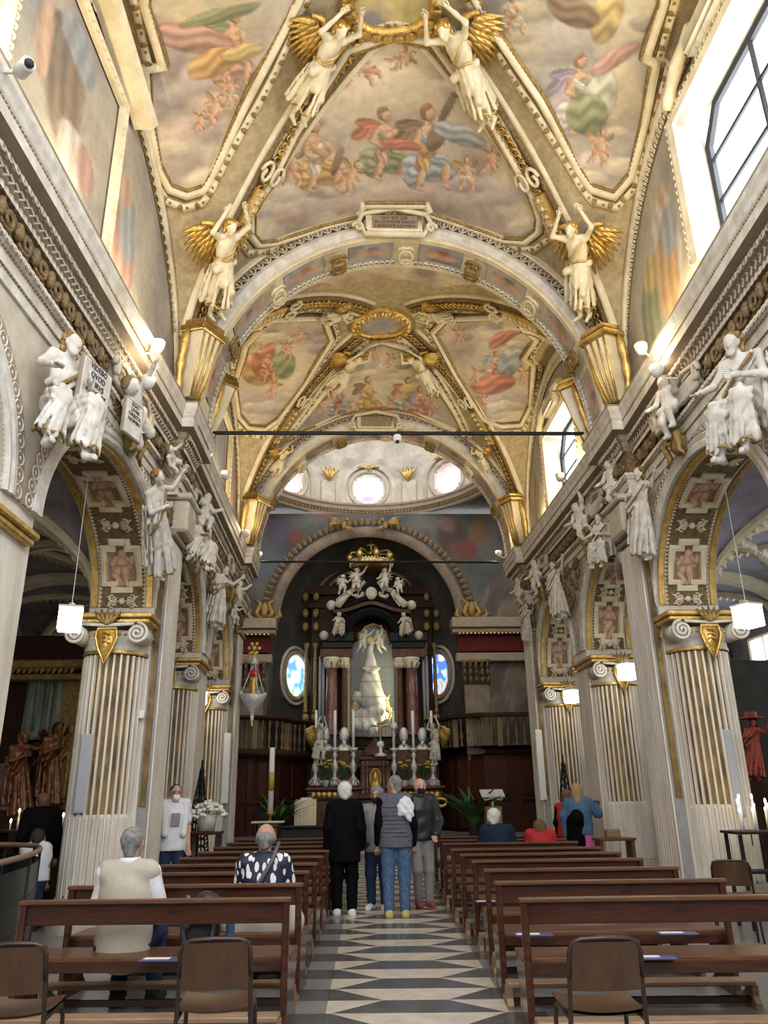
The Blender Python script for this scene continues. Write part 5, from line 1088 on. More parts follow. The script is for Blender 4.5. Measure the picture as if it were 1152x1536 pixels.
def statue(kind, name, foot, head, facing, label, cat='statue', group=None, body='white_stucco', hair='gold', H=None, skip=(), extra=None, twist=0, depth=1.0):
    """places an archetype so that it stands from foot to head (world points) and faces a direction"""
    P = STAT[kind]; H = H or {'angel': 1.78, 'prophet': 1.3, 'saint': 1.72, 'putto_sit': 1.05, 'putto_fly': 1.05}[kind]
    foot = np.asarray(foot, float); head = np.asarray(head, float); z = unit(head-foot); f = np.asarray(facing, float); y = unit(f-z*(f @ z)); x = np.cross(y, z); k = np.linalg.norm(head-foot)/H
    y = y*depth
    if twist: c, s_ = math.cos(twist), math.sin(twist); x, y = x*c+y*s_, y*c-x*s_
    r = empty(name); M = Matrix(((*[float(v) for v in (x[0]*k, y[0]*k, z[0]*k)], foot[0]), (x[1]*k, y[1]*k, z[1]*k, foot[1]), (x[2]*k, y[2]*k, z[2]*k, foot[2]), (0, 0, 0, 1))); r.matrix_world = M
    tag(r, label, cat, group)
    for nm, (mb, w_) in P.items():
        if nm.split('.')[0] in skip: continue
        m = body if w_ == 'B' else hair; key = (kind, nm, m)
        if key not in _cache: o = mb.build(nm, m, r, True); _cache[key] = o
        else: o = link_mesh(nm, _cache[key], r)
    return r
# ================================================================ STATUES
UPZ = np.array((0, 0, 1.0))
def von(px, py, bay, d=.25): p = hitv(px, py, bay); return p+vn(p[0], p[1], bay)*d
# angels of the vaults: feet and head pixels on the vault surface
for bay, fp, hp, lab, col, hr in (
    ('A', (432, 168), (500, 14), 'white stucco angel holding up the vault ring beside the pink-robed fresco', 'cream_stucco', 'gold'),
    ('A', (748, 172), (678, 12), 'white stucco angel with bare shoulder holding up the vault ring beside the grey cloud fresco', 'cream_stucco', 'gold'),
    ('B', (488, 580), (533, 520), 'small white angel climbing the rib under the golden medallion, towards the shadowed lunette', 'cream_stucco', 'gold'),
    ('B', (662, 580), (622, 520), 'small white angel climbing the rib under the golden medallion, towards the clear window', 'cream_stucco', 'gold')):
    f, h = von(*fp, bay, .22), von(*hp, bay, .3); n = vn(f[0], f[1], bay); statue('angel', 'vault_angel', f, h, n, lab, 'angel statue', 'stucco angels of the vault ribs', col, hr, H=1.62)
for bay, fp, hp, lab in (
    ('A', (296, 468), (330, 335), 'gilded winged angel with raised arm at the vault corner above the painted lunette'),
    ('A', (905, 468), (868, 338), 'gilded winged angel with a book at the vault corner beside the tall window'),
    ('B', (395, 712), (408, 664), 'gilded angel at the far vault corner over the marble spandrel figures'),
    ('B', (748, 712), (735, 664), 'gilded angel at the far vault corner next to the small window')):
    s = -1 if fp[0] < 576 else 1
    f = von(*fp, bay, .32); h = von(*hp, bay, .42)
    statue('angel', 'corner_angel', f, h, (-s*.6, -.8, 0), lab, 'angel statue', 'stucco angels of the vault corners', 'cream_stucco', 'gold', H=1.5)
for fp, hp, lab in (((385, 520), (372, 500), 'near'), ((806, 515), (822, 492), 'far')):
    s = -1 if fp[0] < 576 else 1; f = von(*fp, 'B', .15); h = f+np.array((s*.15, -.5, .55)); statue('angel', 'corner_angel', f, h, (-s*.7, .5, -.2), 'pale winged angel behind the first transverse arch, %s' % ('above the figures holding a tablet' if s < 0 else 'above the window reveal'), 'angel statue', 'stucco angels of the vault corners', 'cream_stucco', 'gold', H=1.5)
for fp, hp, fl, lab in (((470, 470), (525, 462), 1, 'angel lying beside the golden medallion, towards the shaded lunette'), ((690, 466), (632, 462), -1, 'angel lying beside the golden medallion, towards the window')):
    f = von(*fp, 'B', .2); h = von(*hp, 'B', .2); n = vn(f[0], f[1], 'B'); statue('angel', 'vault_angel', f, h, n, 'white stucco '+lab, 'angel statue', 'stucco angels of the vault ribs', 'cream_stucco', 'gold')
# fruit swags and sphere clusters beside the corner angels
for (px, py, bay) in ((258, 355, 'A'), (940, 355, 'A'), (365, 668, 'B'), (780, 668, 'B')):
    Y = 10.5 if bay == 'A' else 17.8; c = atY(px, py, Y); mb = MB(); r = .11 if bay == 'A' else .13
    for dx, dz in ((-.12, 0), (.1, .03), (0, -.14), (.02, .12)): mb.sphere(c+np.array((dx, -.05, dz)), r, 10, 7)
    o = mb.build('fruit_cluster', 'cream_stucco', CE[bay], True)
    mb = MB()
    for q in range(9): a = q*.7; mb.tube([c, c+np.array((.16*math.cos(a), .02, .16*math.sin(a)-.05)), c+np.array((.3*math.cos(a), 0, .3*math.sin(a)-.1))], [.06, .06, .015], 5)
    mb.build('fruit_leaves', 'dull_gold', CE[bay], True)
# figures along the arcade.  plane in front of the nave wall
def wl(px, py, s, d=.22):
    X = s*(XW-d); 
    for _ in range(4): p = atX(px, py, X); X = s*(XW-d)+float(xoff(p[1]))
    return p
def tablet(root_pt, c, ux, uz, w_, h_, th, lines, name, label, size):
    c = np.asarray(c, float); n = unit(np.cross(uz, ux)); r = empty(name, label=label, cat='tablet'); ax = np.stack([unit(ux), n, unit(uz)], 1)
    M = Matrix.Identity(4)
    for i in range(3):
        for j in range(3): M[i][j] = float(ax[i, j])
        M[i][3] = float(c[i])
    r.matrix_world = M
    MB().bbox((0, 0, 0), (w_, th, h_), .02).build('slab', 'white_stucco', r); MB().tube([(-w_/2, 0, -h_/2), (w_/2, 0, -h_/2), (w_/2, 0, h_/2), (-w_/2, 0, h_/2)], .025, 6, closed=True).build('rim', 'taupe', r)
    for i, tx in enumerate(lines):
        text_mesh(tx, size, (0, -th/2-.006, h_/2-size*1.0-i*size*1.02), r)
    return r
LW = 'white stucco '
for kind, s, fp, hp, face, lab, nm in (
    ('prophet', -1, (72, 690), (112, 500), (1, -.5, 0), 'seated prophet in gold-edged robe holding an inscribed tablet over the arch', 'seated_prophet'),
    ('putto_fly', -1, (215, 680), (192, 565), (1, -.6, 0), 'child holding a small inscribed tablet under the cornice', 'putto'),
    ('saint', -1, (243, 866), (229, 706), (1, -.5, 0), 'robed woman with curly gold hair reaching out one arm above the fluted pilaster', 'robed_figure'),
    ('prophet', -1, (280, 858), (303, 775), (.9, -.6, 0), 'bearded figure seated beside scrolled shield over the second arch', 'seated_prophet'),
    ('putto_sit', -1, (300, 800), (312, 740), (1, -.5, 0), 'child perched on the scrolled shield below the cornice', 'putto'),
    ('putto_sit', -1, (262, 712), (252, 668), (1, -.4, 0), 'small child behind the grey block beneath the cornice step', 'putto'),
    ('saint', -1, (322, 945), (335, 850), (.9, -.6, 0), 'cloaked figure with covered head over the narrow far arch', 'robed_figure'),
    ('putto_fly', -1, (352, 905), (361, 872), (.9, -.6, 0), 'pinkish child at the end of the arcade, arms stretched to the altar', 'putto'),
    ('putto_sit', -1, (350, 940), (352, 905), (.9, -.6, 0), 'child holding a block, lowest of the group by the silver lamp', 'putto'),
    ('prophet', 1, (1130, 690), (1104, 492), (-1, -.5, 0), 'seated prophet with bent arm, over the arch by the bright window', 'seated_prophet'),
    ('putto_sit', 1, (1014, 655), (994, 564), (-1, -.4, 0), 'nude child leaning forward at the keystone below the shining lamp', 'putto'),
    ('saint', 1, (968, 842), (957, 702), (-1, -.5, 0), 'robed woman with arm over her head beside fluted pilaster', 'robed_figure'),
    ('putto_fly', 1, (925, 760), (912, 690), (-1, -.5, 0), 'small nude child hanging in front of grey block beneath the cornice', 'putto'),
    ('prophet', 1, (908, 852), (900, 768), (-.9, -.6, 0), 'figure with a helmet seated over the middle arch', 'seated_prophet'),
    ('putto_fly', 1, (882, 808), (862, 756), (-.9, -.6, 0), 'child bending down under the egg moulding above the middle keystone', 'putto'),
    ('saint', 1, (845, 930), (828, 845), (-.9, -.6, 0), 'draped figure over the narrow arch close to the chancel', 'robed_figure'),
    ('putto_sit', 1, (812, 890), (800, 840), (-.9, -.6, 0), 'child lit by the cornice spotlight at the chancel end', 'putto'),
    ('putto_fly', 1, (786, 906), (776, 866), (-.9, -.6, 0), 'child reaching towards the dark altar at the very end of the arcade', 'putto'),
    ('saint', 1, (792, 965), (790, 905), (-.9, -.6, 0), 'small draped figure hanging below the end of the cornice by the red frieze', 'robed_figure')):
    f, h = wl(*fp, s, .2), wl(*hp, s, .25); statue(kind, nm, f, h, (face[0], face[1], 0), LW+lab, 'statue', 'stucco figures over the arcade', 'white_stucco', 'gilt_brown' if 'putto' in kind else 'dull_gold', skip=('wing',) if kind == 'saint' else (), depth=.62 if kind == 'prophet' else .8)
# tablets
pA = wl(138, 598, -1, .42); tablet(None, pA, np.array((.18, .75, -.05)), np.array((-.05, -.12, 1.0)), .5, .72, .06, ['VIDEBO', 'QVOD', 'V IRVS', 'ARDERET', 'ET NON', 'COMBVRE', 'BATVR'], 'inscribed_tablet', 'large stone tablet with black Latin letters held by the seated prophet', .085)
pB = wl(198, 630, -1, .42); tablet(None, pB, np.array((.25, .7, 0)), np.array((.05, .1, 1.0)), .32, .44, .05, ['EGO', 'LIVNI', 'ORBITA', 'NOMIN'], 'inscribed_tablet', 'small stone tablet with Latin letters held by the child under the cornice', .066)
# keystone masks, blocks under the cornice, cartouches in the frieze
for s in (-1, 1):
    for i in (1, 2, 3, 4):
        yc, r, kz = ARC[i]; c = np.array((bent(s*(XW-.1), yc), yc, ZS+r*kz+.22)); mb = MB().sphere(c, (.12, .13, .17), 10, 8)
        for k in (-1, 1):
            mb.tube([c+np.array((-s*.05, k*.1, .15)), c+np.array((-s*.12, k*.22, .05)), c+np.array((-s*.08, k*.15, -.15)), c+np.array((-s*.08, k*.26, -.24))], [.05, .05, .04, .015], 6); mb.tube([c+np.array((-s*.1, k*.05, .16)), c+np.array((-s*.15, k*.1, .28)), c+np.array((-s*.12, k*.02, .3))], [.04, .035, .015], 6)
        mb.tube([c+np.array((-s*.12, 0, .02)), c+np.array((-s*.16, 0, -.03))], [.03, .025], 6); mb.build('keystone_mask', 'dull_gold', walls[s], True)
    for y in (PY[2]+.4,):
        x = bent(s*(XW-.16), y); MB().bbox((x, y, 5.45), (.36, .6, .5), .04).bbox((x, y, 5.75), (.44, .7, .1), .03).build('impost_block', 'stucco', walls[s])
    for y in (4.6, 8.4, 9.2, 12.6, 13.4, 16.5):
        x = bent(s*(XW-.09), y); mb = MB(); mb.bbox((x+s*.03, y, 6.28), (.1, .62, .24), .04)
        for k in (-1, 1): mb.tube([(x-s*.05, y+k*(.34+.08*math.cos(t)*(1-t/9)), 6.28+k*0+.15*math.sin(t)*(1-t/9)) for t in np.linspace(0, 7, 14)], .035, 6)
        mb.tube([(x-s*.03, y-.3, 6.42), (x-s*.06, y, 6.46), (x-s*.03, y+.3, 6.42), (x-s*.03, y+.3, 6.14), (x-s*.06, y, 6.1), (x-s*.03, y-.3, 6.14)], .035, 6, closed=True); mb.build('frieze_cartouche', 'stucco', walls[s], True)
    # clustered foliage and cloud scrolls filling the spandrels
    mb = MB()
    for i in range(2, 5):
        yc = PY[i]+.39
        for q in range(26):
            a = random.uniform(-.75, .75); z = random.uniform(4.9, 5.7); d = abs(a)
            if z < 4.75+(.9*d): continue
            c = np.array((bent(s*(XW-.06), yc+a), yc+a, z)); an = random.uniform(0, 6)
            mb.tube([c+np.array((-s*.04, .09*(1-.7*t)*math.cos(an+t*7), .09*(1-.7*t)*math.sin(an+t*7))) for t in np.linspace(0, 1, 9)], [.035]*8+[.015], 5)
    mb.build('spandrel_scrolls', 'gilt_brown', walls[s], True)['kind'] = 'stuff'
# ================================================================ ALTAR
def pb(mb, x0, y0, x1, y1, Y, d, bev=.02):
    a = atY(x0, y1, Y); b = atY(x1, y0, Y); return mb.bbox(((a[0]+b[0])/2, Y+d/2, (a[2]+b[2])/2), (abs(b[0]-a[0]), d, abs(b[2]-a[2])), bev)
PXM = lambda Y: F/((np.array((AX, Y, 5))-CAM) @ FW)         # pixels per metre near the altar
YA = 25.0
# dark carved case behind the retable
R0 = empty('organ_case', (0, 0, 0), label='dark carved wooden case filling the niche behind the marble retable', cat='altarpiece')
mb = MB(); pb(mb, 464, 985, 648, 1120, 25.9, .25); pb(mb, 466, 890, 646, 985, 25.9, .25); pb(mb, 456, 878, 656, 892, 25.7, .4); pb(mb, 460, 905, 652, 912, 25.8, .3); mb.build('case', 'dark_wood', R0)
mb = MB()
c0 = atY(556, 880, 26.0)
for rr in (2.1, 1.8, 1.5): mb.tube([(c0[0]+rr*math.cos(a), 26.0, c0[2]-.3+rr*.62*math.sin(a)) for a in np.linspace(.1, PI-.1, 24)], .06, 6)
for x in (458, 472, 641, 655): 
    a, b = atY(x, 1070, 25.75), atY(x, 965, 25.75); mb.lathe([(.09, 0), (.09, .1), (.06, .15), (.07, .5), (.055, b[2]-a[2]-.2), (.1, b[2]-a[2]-.1), (.1, b[2]-a[2])], a, 10); mb.sphere(a-np.array((0, 0, .15)), (.14, .14, .16), 8, 6)
for x in (458, 474, 640, 655):
    for y in (895, 920, 940): mb.sphere(atY(x, y, 25.75), (.12, .1, .16), 8, 6)
mb.build('gilt_carving', 'dull_gold', R0, True)
for x in (479, 484, 638, 643): a, b = atY(x, 1100, 25.7), atY(x, 985, 25.7); MB().lathe([(.05, 0), (.05, b[2]-a[2])], a, 8).build('pipe', 'grey_plastic', R0, True)
# marble retable
RT_ = empty('retable', (0, 0, 0), label='black and red marble retable with columns and arched gable around the glass case', cat='altarpiece')
mb = MB(); pb(mb, 470, 1104, 525, 1118, YA-.1, .6); pb(mb, 592, 1104, 652, 1118, YA-.1, .6); pb(mb, 478, 948, 531, 962, YA-.15, .7); pb(mb, 584, 948, 641, 962, YA-.15, .7); pb(mb, 482, 962, 529, 972, YA-.05, .6); pb(mb, 588, 962, 637, 972, YA-.05, .6)
pb(mb, 519, 985, 527, 1105, YA+.25, .2); pb(mb, 593, 985, 601, 1105, YA+.25, .2); pb(mb, 470, 1118, 652, 1124, YA, .5)
ctr = atY(557, 956, YA); k = 1/PXM(YA)
for r, th in ((41*k, .09), (36*k, .07)): mb.sweep(np.array([(ctr[0]+r*math.cos(a), YA, ctr[2]+r*math.sin(a)) for a in np.linspace(PI, 0, 31)]), (0, -1.0, 0), [(-th, -.4), (-th, .1), (0, .16), (th, .1), (th, -.4)])
# bowed top cornice
P = np.array([atY(x, 911-14*math.exp(-((x-557)/26)**2), YA) for x in np.linspace(494, 622, 25)]); mb.sweep(P, (0, -1.0, 0), [(-.1, -.4), (-.1, .12), (-.03, .25), (.07, .2), (.07, -.4)])
P = np.array([atY(x, 892-8*math.exp(-((x-557)/22)**2), YA) for x in np.linspace(512, 604, 21)]); mb.sweep(P, (0, -1.0, 0), [(-.08, -.4), (-.08, .1), (.06, .2), (.06, -.4)])
mb.build('black_marble_frame', 'black_marble', RT_)
for x0_, x1_ in ((480, 529), (589, 638)): pb(MB(), x0_, 972, x1_, 986, YA, .5).build('frieze_block', 'brown_marble', RT_)
mb = MB(); P = np.array([atY(x, 918-13*math.exp(-((x-557)/30)**2), YA) for x in np.linspace(500, 616, 25)]); mb.sweep(P, (0, -1.0, 0), [(-.06, -.3), (-.06, .1), (.06, .1), (.06, -.3)])
mb.build('gable_frieze', 'brown_marble', RT_)
for x in (496, 620): pb(MB(), x-14, 1118, x+14, 1150, YA-.1, .6).build('pedestal', 'brown_marble', RT_)
for i, (x, w_, m) in enumerate(((497, .2, 'red_marble'), (517, .11, 'brown_marble'), (601, .11, 'brown_marble'), (620, .2, 'red_marble'))):
    a, b = atY(x, 1103, YA), atY(x, 988, YA); H = b[2]-a[2]; MB().lathe([(w_*1.3, 0), (w_*1.3, .06), (w_*1.1, .1), (w_*1.2, .16), (w_, .2), (w_*.98, H*.5), (w_*.86, H-.3)], (a[0], YA+.1, a[2]), 16).build('column', m, RT_, True)
    mb = MB().lathe([(w_*.9, H-.3), (w_*1.0, H-.26), (w_*1.0, H-.15), (w_*1.4, H-.02), (w_*1.4, H+.04)], (a[0], YA+.1, a[2]), 12)
    for q in range(8): an = q*PI/4; mb.tube([(a[0]+w_*.95*math.cos(an), YA+.1+w_*.95*math.sin(an), a[2]+H-.28), (a[0]+w_*1.3*math.cos(an), YA+.1+w_*1.3*math.sin(an), a[2]+H-.1), (a[0]+w_*1.5*math.cos(an), YA+.1+w_*1.5*math.sin(an), a[2]+H-.14)], [.04, .04, .02], 5)
    mb.build('column_capital', 'cream_stucco', RT_, True)
# scrolls of the upper gable
for s in (-1, 1):
    mb = MB(); c = atY(557+s*22, 892, YA-.1); mb.tube([c+np.array((s*.35*(1-t)*math.cos(t*7), 0, .35*(1-t)*math.sin(t*7)*.6)) for t in np.linspace(0, 1, 20)], .07, 7); mb.tube([atY(557+s*10, 872, YA-.1), atY(557+s*20, 882, YA-.1), atY(557+s*40, 895, YA-.1)], [.07, .09, .05], 7)
    mb.build('gable_scroll', 'stucco', RT_, True)
    for q_, r_ in ((atY(557+s*60, 908, YA-.15), .17), (atY(557+s*71, 953, YA-.2), .15)): MB().sphere(q_, r_, 10, 8).build('stone_ball', 'stucco', RT_, True)
MB().sphere(atY(557, 890, YA-.2), (.2, .12, .22), 10, 8).build('gable_boss', 'stucco', RT_, True)
# crown
cr = atY(557, 852, YA-.2); CR = empty('crown', cr, label='large gilded openwork crown topped with a cross, above the retable', cat='crown'); w_ = 33/PXM(YA)
MB().lathe([(w_*.92, 0), (w_*.96, .0), (w_, .18), (w_*.96, .18), (w_*.9, .02)], n=32).build('band', 'gold', CR, True)
mb = MB().along([(w_*.97*math.cos(a), w_*.97*math.sin(a), .18) for a in np.linspace(0, 2*PI, 40)], (0, 0, 1.0), .1, *sc(BEAD, .08)); mb.along([(w_*math.cos(a), w_*math.sin(a), .09) for a in np.linspace(0, 2*PI, 40)], (0, 0, 1.0), .22, *sc(BEAD, .09)); mb.build('pearls', 'cream_stucco', CR, True)
for q in range(8):
    a = q*PI/4+.2; mb = MB(); mb.tube([(w_*math.cos(a)*f, w_*math.sin(a)*f, z) for f, z in ((1, .18), (1.12, .35), (.95, .5), (.6, .52), (.25, .45), (0, .42))], [.05, .06, .05, .045, .04, .04], 6); mb.sphere((w_*math.cos(a)*1.02, w_*math.sin(a)*1.02, .32), (.12, .12, .13), 8, 6); mb.build('arch', 'gold', CR, True)
mb = MB().sphere((0, 0, .52), .12, 10, 8); mb.tube([(0, 0, .55), (0, 0, .95)], .035, 6); mb.tube([(-.14, 0, .8), (.14, 0, .8)], .035, 6); mb.build('cross', 'gold', CR, True)
# stone angels of the retable
for kind, fp, hp, f, lab in (
    ('putto_fly', (533, 890), (536, 852), (.3, -1, 0), 'grey stone child holding up the gilded crown, lit oval window side'),
    ('putto_fly', (577, 888), (577, 852), (-.3, -1, 0), 'grey stone child holding up the gilded crown, blue oval window side'),
    ('putto_sit', (512, 893), (515, 862), (.3, -1, 0), 'grey stone child sitting at the outer end of crown group, lit oval window side'),
    ('putto_sit', (602, 893), (596, 866), (-.3, -1, 0), 'grey stone child sitting at the outer end of crown group, blue oval window side'),
    ('prophet', (505, 956), (510, 918), (.2, -1, 0), 'stone angel reclining on the black entablature over the paired columns, sanctuary lamp side'),
    ('prophet', (610, 956), (606, 918), (-.2, -1, 0), 'stone angel reclining on the black entablature over the paired columns, lectern side')):
    statue(kind, 'stone_angel', atY(*fp, YA-.35), atY(*hp, YA-.35), f, lab, 'angel statue', 'stone angels on the retable', 'stucco', 'stucco')
for fp, hp, tip, s, lab in (((512, 910), (530, 884), 500, -1, 'sanctuary lamp'), ((602, 910), (585, 884), 615, 1, 'lectern')):
    statue('saint', 'stone_angel', atY(fp[0]-s*-8, fp[1], YA-.3), atY(hp[0], hp[1], YA-.3), (s*.2, -1, 0), 'stone figure stretched along the bowed black gable cornice, on the %s side' % lab, 'angel statue', 'stone angels on the retable', 'stucco', 'stucco')
for x, s, lab in ((478, -1, 'sanctuary lamp'), (654, 1, 'lectern')):
    a = statue('angel', 'kneeling_angel', atY(x, 1150, YA-.5), atY(x+s*-2, 1082, YA-.5), (-s*.8, -.6, 0), 'white marble angel with gilded wings beside the altar candles, %s side' % lab, 'angel statue', 'marble angels flanking the altar', 'white_stucco', 'gold')
# Madonna in her glass case
GC = empty('glass_case', (0, 0, 0), label='tall glass case with scalloped top and thin metal bars holding the lit statue', cat='glass case')
out = [(525, 1105), (525, 975), (530, 966), (538, 962), (540, 950), (548, 940), (560, 936), (572, 940), (580, 950), (583, 962), (591, 966), (596, 976), (596, 1105)]
P = [atY(*q, YA+.05) for q in out]; mb = MB().tube(P, .022, 6)
for y in (1000, 1022, 1045, 1075): mb.tube([atY(525, y, YA+.05), atY(596, y, YA+.05)], .009, 5)
for x in (543, 579): mb.tube([atY(x, 1105, YA+.05), atY(x, 945, YA+.05)], .009, 5)
mb.build('metal_bars', 'dull_gold', GC)
gl = mat('case_glass', (.9, .95, .92), None, rough=.03, alpha=.1, spec=.6)
MB().add(P, [tuple(range(len(P)))]).build('pane', 'case_glass', GC)
mb = MB(); P2 = [atY(*q, YA+.75) for q in out]; mb.add(P2, [tuple(range(len(P2)))]); mb.add(P+P2, [(i, i+1, len(P)+i+1, len(P)+i) for i in range(len(P)-1)]); mb.build('case_lining', 'niche_lining' if 'niche_lining' in MATS else mat('niche_lining', (.12, .13, .12), None, rough=.6) and 'niche_lining', GC)
bs = atY(557, 1104, YA+.4); hd = atY(557, 962, YA+.4); H = hd[2]-bs[2]; MD = empty('madonna_statue', bs, label='crowned Madonna statue in a wide pale brocade dress inside the glass case', cat='statue')
w1 = 20/PXM(YA)
mb = sdf_mb([('c', (0, 0, H*.42), (0, 0, H*.86), w1*1.0, .12, (1, .7, 1)), ('e', (0, -.02, H*.93), (.1, .11, .13)), ('c', (-.25, -.12, H*.7), (0, -.2, H*.66), .07, .06), ('c', (.25, -.12, H*.7), (0, -.2, H*.66), .07, .06)], h=.035, k=.08, fold=.02); mb.build('dress', 'brocade' if 'brocade' in MATS else (mat('brocade', (.62, .58, .46), (.46, .42, .32), 14, .5, .2) and 'brocade'), MD, True)
mb = sdf_mb([('e', (random.uniform(-.45, .45), random.uniform(-.1, .1), z*H), (.2, .15, .17)) for z in np.linspace(.05, .4, 22)], h=.04, k=.08, fold=.03); mb.build('cloud_base', 'white_stucco', MD, True)
mb = MB()
for s in (-1, 1):
    for q in range(5): mb.tube([(s*.4, 0, H*(.3)), (s*(.5+.05*q), -.05, H*(.36-.03*q)), (s*(.62-.02*q), -.05, H*(.42-.07*q))], [.06, .08, .02], 6)
mb.lathe([(.12, H*.96), (.15, H*1.0), (.12, H*1.03), (0, H*1.06)], n=10); mb.build('gilding', 'gold', MD, True)
for s in (-1, 1): statue('putto_fly', 'crowning_angel', atY(557+s*16, 978, YA+.4), atY(557+s*9, 944, YA+.4), (-s*.5, -1, 0), 'pale flying child holding the crown over the Madonna, %s' % ('near the lit oval window' if s < 0 else 'near the blue oval window'), 'angel statue', 'flying children in the glass case', 'cream_stucco', 'gold')
for sx in (-1, 1):
    ld = bpy.data.lights.new('case_lamp', 'AREA'); ld.shape = 'RECTANGLE'; ld.size = .08; ld.size_y = H*.9; ld.energy = 10; ld.color = (1, 1, .7); lo_ = bpy.data.objects.new('case_lamp', ld); COL.objects.link(lo_); lo_.location = (bs[0]+sx*.7, YA+.12, bs[2]+H*.5); lo_.rotation_euler = (PI/2, 0, sx*math.radians(58)); lo_.parent = GC
# altar block and steps of the reredos
AL = empty('high_altar', (0, 0, 0), label='brown marble high altar with carved gilt front, candlesticks standing on its ledges', cat='altar'); YB = 24.3
mb = MB(); pb(mb, 458, 1178, 668, 1186, YB, .7); pb(mb, 466, 1150, 526, 1178, YB+.45, .4); pb(mb, 596, 1150, 656, 1178, YB+.45, .4); pb(mb, 462, 1186, 664, 1200, YB+.1, .6); a = atY(562, 1200, YB); mb.bbox((a[0], YB+.45, (a[2]+.42)/2), (3.9, .6, a[2]-.42), .02); mb.build('altar_block', 'brown_marble', AL)
pb(MB(), 474, 1124, 646, 1152, YA-.2, .3).build('reredos_panel', 'brown_marble', AL)
mb = MB(); 
for x in list(range(470, 530, 8))+list(range(600, 660, 8)): mb.sphere(atY(x, 1192, YB+.08), (.09, .04, .1), 8, 6)
for s, x in ((-1, 462), (1, 662)): mb.tube([atY(x+s*8*math.cos(t), 1202+9*math.sin(t)*(1-t/9), YB+.1) for t in np.linspace(0, 7, 14)], .05, 6)
pb(mb, 460, 1186, 666, 1188, YB+.05, .1, .005); mb.build('gilt_relief', 'gold', AL, True)
# tabernacle
TB = empty('tabernacle', (0, 0, 0), label='brown marble tabernacle with a domed canopy and golden oval door', cat='tabernacle'); YT = 24.35
mb = MB(); pb(mb, 541, 1150, 586, 1196, YT+.05, .5); pb(mb, 538, 1190, 589, 1198, YT-.05, .6); pb(mb, 539, 1133, 588, 1140, YT-.05, .6); pb(mb, 545, 1140, 582, 1150, YT, .5); c = atY(563, 1133, YT+.25); mb.lathe([(.42, 0), (.4, .1), (.3, .2), (.22, .3), (.1, .4), (.05, .5), (0, .52)], c, 14); mb.build('body', 'brown_marble', TB)
mb = MB()
for x in (545, 551, 576, 582): a, b = atY(x, 1192, YT), atY(x, 1142, YT); mb.lathe([(.06, 0), (.06, .06), (.04, .1), (.035, b[2]-a[2]-.1), (.06, b[2]-a[2])], a, 8)
mb.build('colonnettes', 'red_marble', TB, True)
P = [atY(563+8*math.cos(a), 1168-15*math.sin(a), YT+.0) for a in np.linspace(0, 2*PI, 21)[:-1]]; mb = MB().add([p+np.array((0, -.03, 0)) for p in P]+P, [tuple(range(20))]+[(i, (i+1) % 20, 20+(i+1) % 20, 20+i) for i in range(20)]); mb.tube([p+np.array((0, -.03, 0)) for p in P], .025, 6, closed=True); mb.sphere(atY(563, 1165, YT-.02), (.06, .04, .16), 8, 6); mb.build('door', 'gold', TB, True)
# silver crucifix
CX = empty('crucifix', atY(571, 1135, YT-.1), label='silver altar crucifix with leafy arm ends above the tabernacle', cat='crucifix'); h = atY(571, 1068, YT-.1)[2]-atY(571, 1135, YT-.1)[2]
mb = MB().tube([(0, 0, .3), (0, 0, h)], .03, 6); mb.tube([(-.42, 0, h*.68), (.42, 0, h*.68)], .03, 6)
for p in ((0, 0, h), (-.42, 0, h*.68), (.42, 0, h*.68), (0, 0, .35)): mb.sphere(p, (.12, .04, .12), 8, 6)
mb.lathe([(.2, 0), (.18, .06), (.06, .12), (.05, .3)], n=10); mb.build('cross', 'silver', CX, True)
mb = sdf_mb([('c', (0, -.05, h*.45), (0, -.05, h*.66), .035, .05), ('c', (0, -.05, h*.66), (-.28, -.04, h*.72), .025, .02), ('c', (0, -.05, h*.66), (.28, -.04, h*.72), .025, .02), ('e', (0, -.06, h*.74), (.045, .05, .055))], h=.015, k=.02); mb.build('corpus', 'gold', CX, True)
# candlesticks and candles
ck = None; names = ['outermost, before the angel on the sanctuary lamp side', 'second on the sanctuary lamp side', 'third, next to the tabernacle on the sanctuary lamp side', 'third, next to the tabernacle on the lectern side', 'second on the lectern side', 'outermost, before the angel on the lectern side']
for i, x in enumerate((472.7, 502, 530, 591.7, 621.7, 650.4)):
    b = atY(x, 1179, YB+.35); m = atY(x, 1122, YB+.35); t = atY(x, 1066, YB+.35); H = m[2]-b[2]; r = empty('candlestick', b, label='silver candlestick with tall white candle, '+names[i], cat='candlestick', group='six altar candlesticks')
    if ck is None:
        ck = [MB().lathe([(.17, 0), (.17, .06), (.1, .14), (.13, .2), (.06, .28), (.05, .36), (.11, .5), (.1, .6), (.05, .7), (.04, .8), (.08, .88), (.05, .96), (.05, H-.12), (.14, H-.06), (.15, H)], n=14).build('stick', 'silver', r, True), MB().lathe([(.045, H), (.042, H+(t[2]-m[2])), (.0, H+(t[2]-m[2])+.02)], n=10).build('candle', 'wax', r, True)]
        mb = MB()
        for q in range(3): a = q*2*PI/3+.5; mb.tube([(.06*math.cos(a), .06*math.sin(a), .2), (.2*math.cos(a), .2*math.sin(a), .1), (.22*math.cos(a), .22*math.sin(a), 0)], [.05, .05, .03], 6)
        ck.append(mb.build('foot', 'silver', r, True))
    else:
        for o, n in zip(ck, ('stick', 'candle', 'foot')): link_mesh(n, o, r)
rq = None
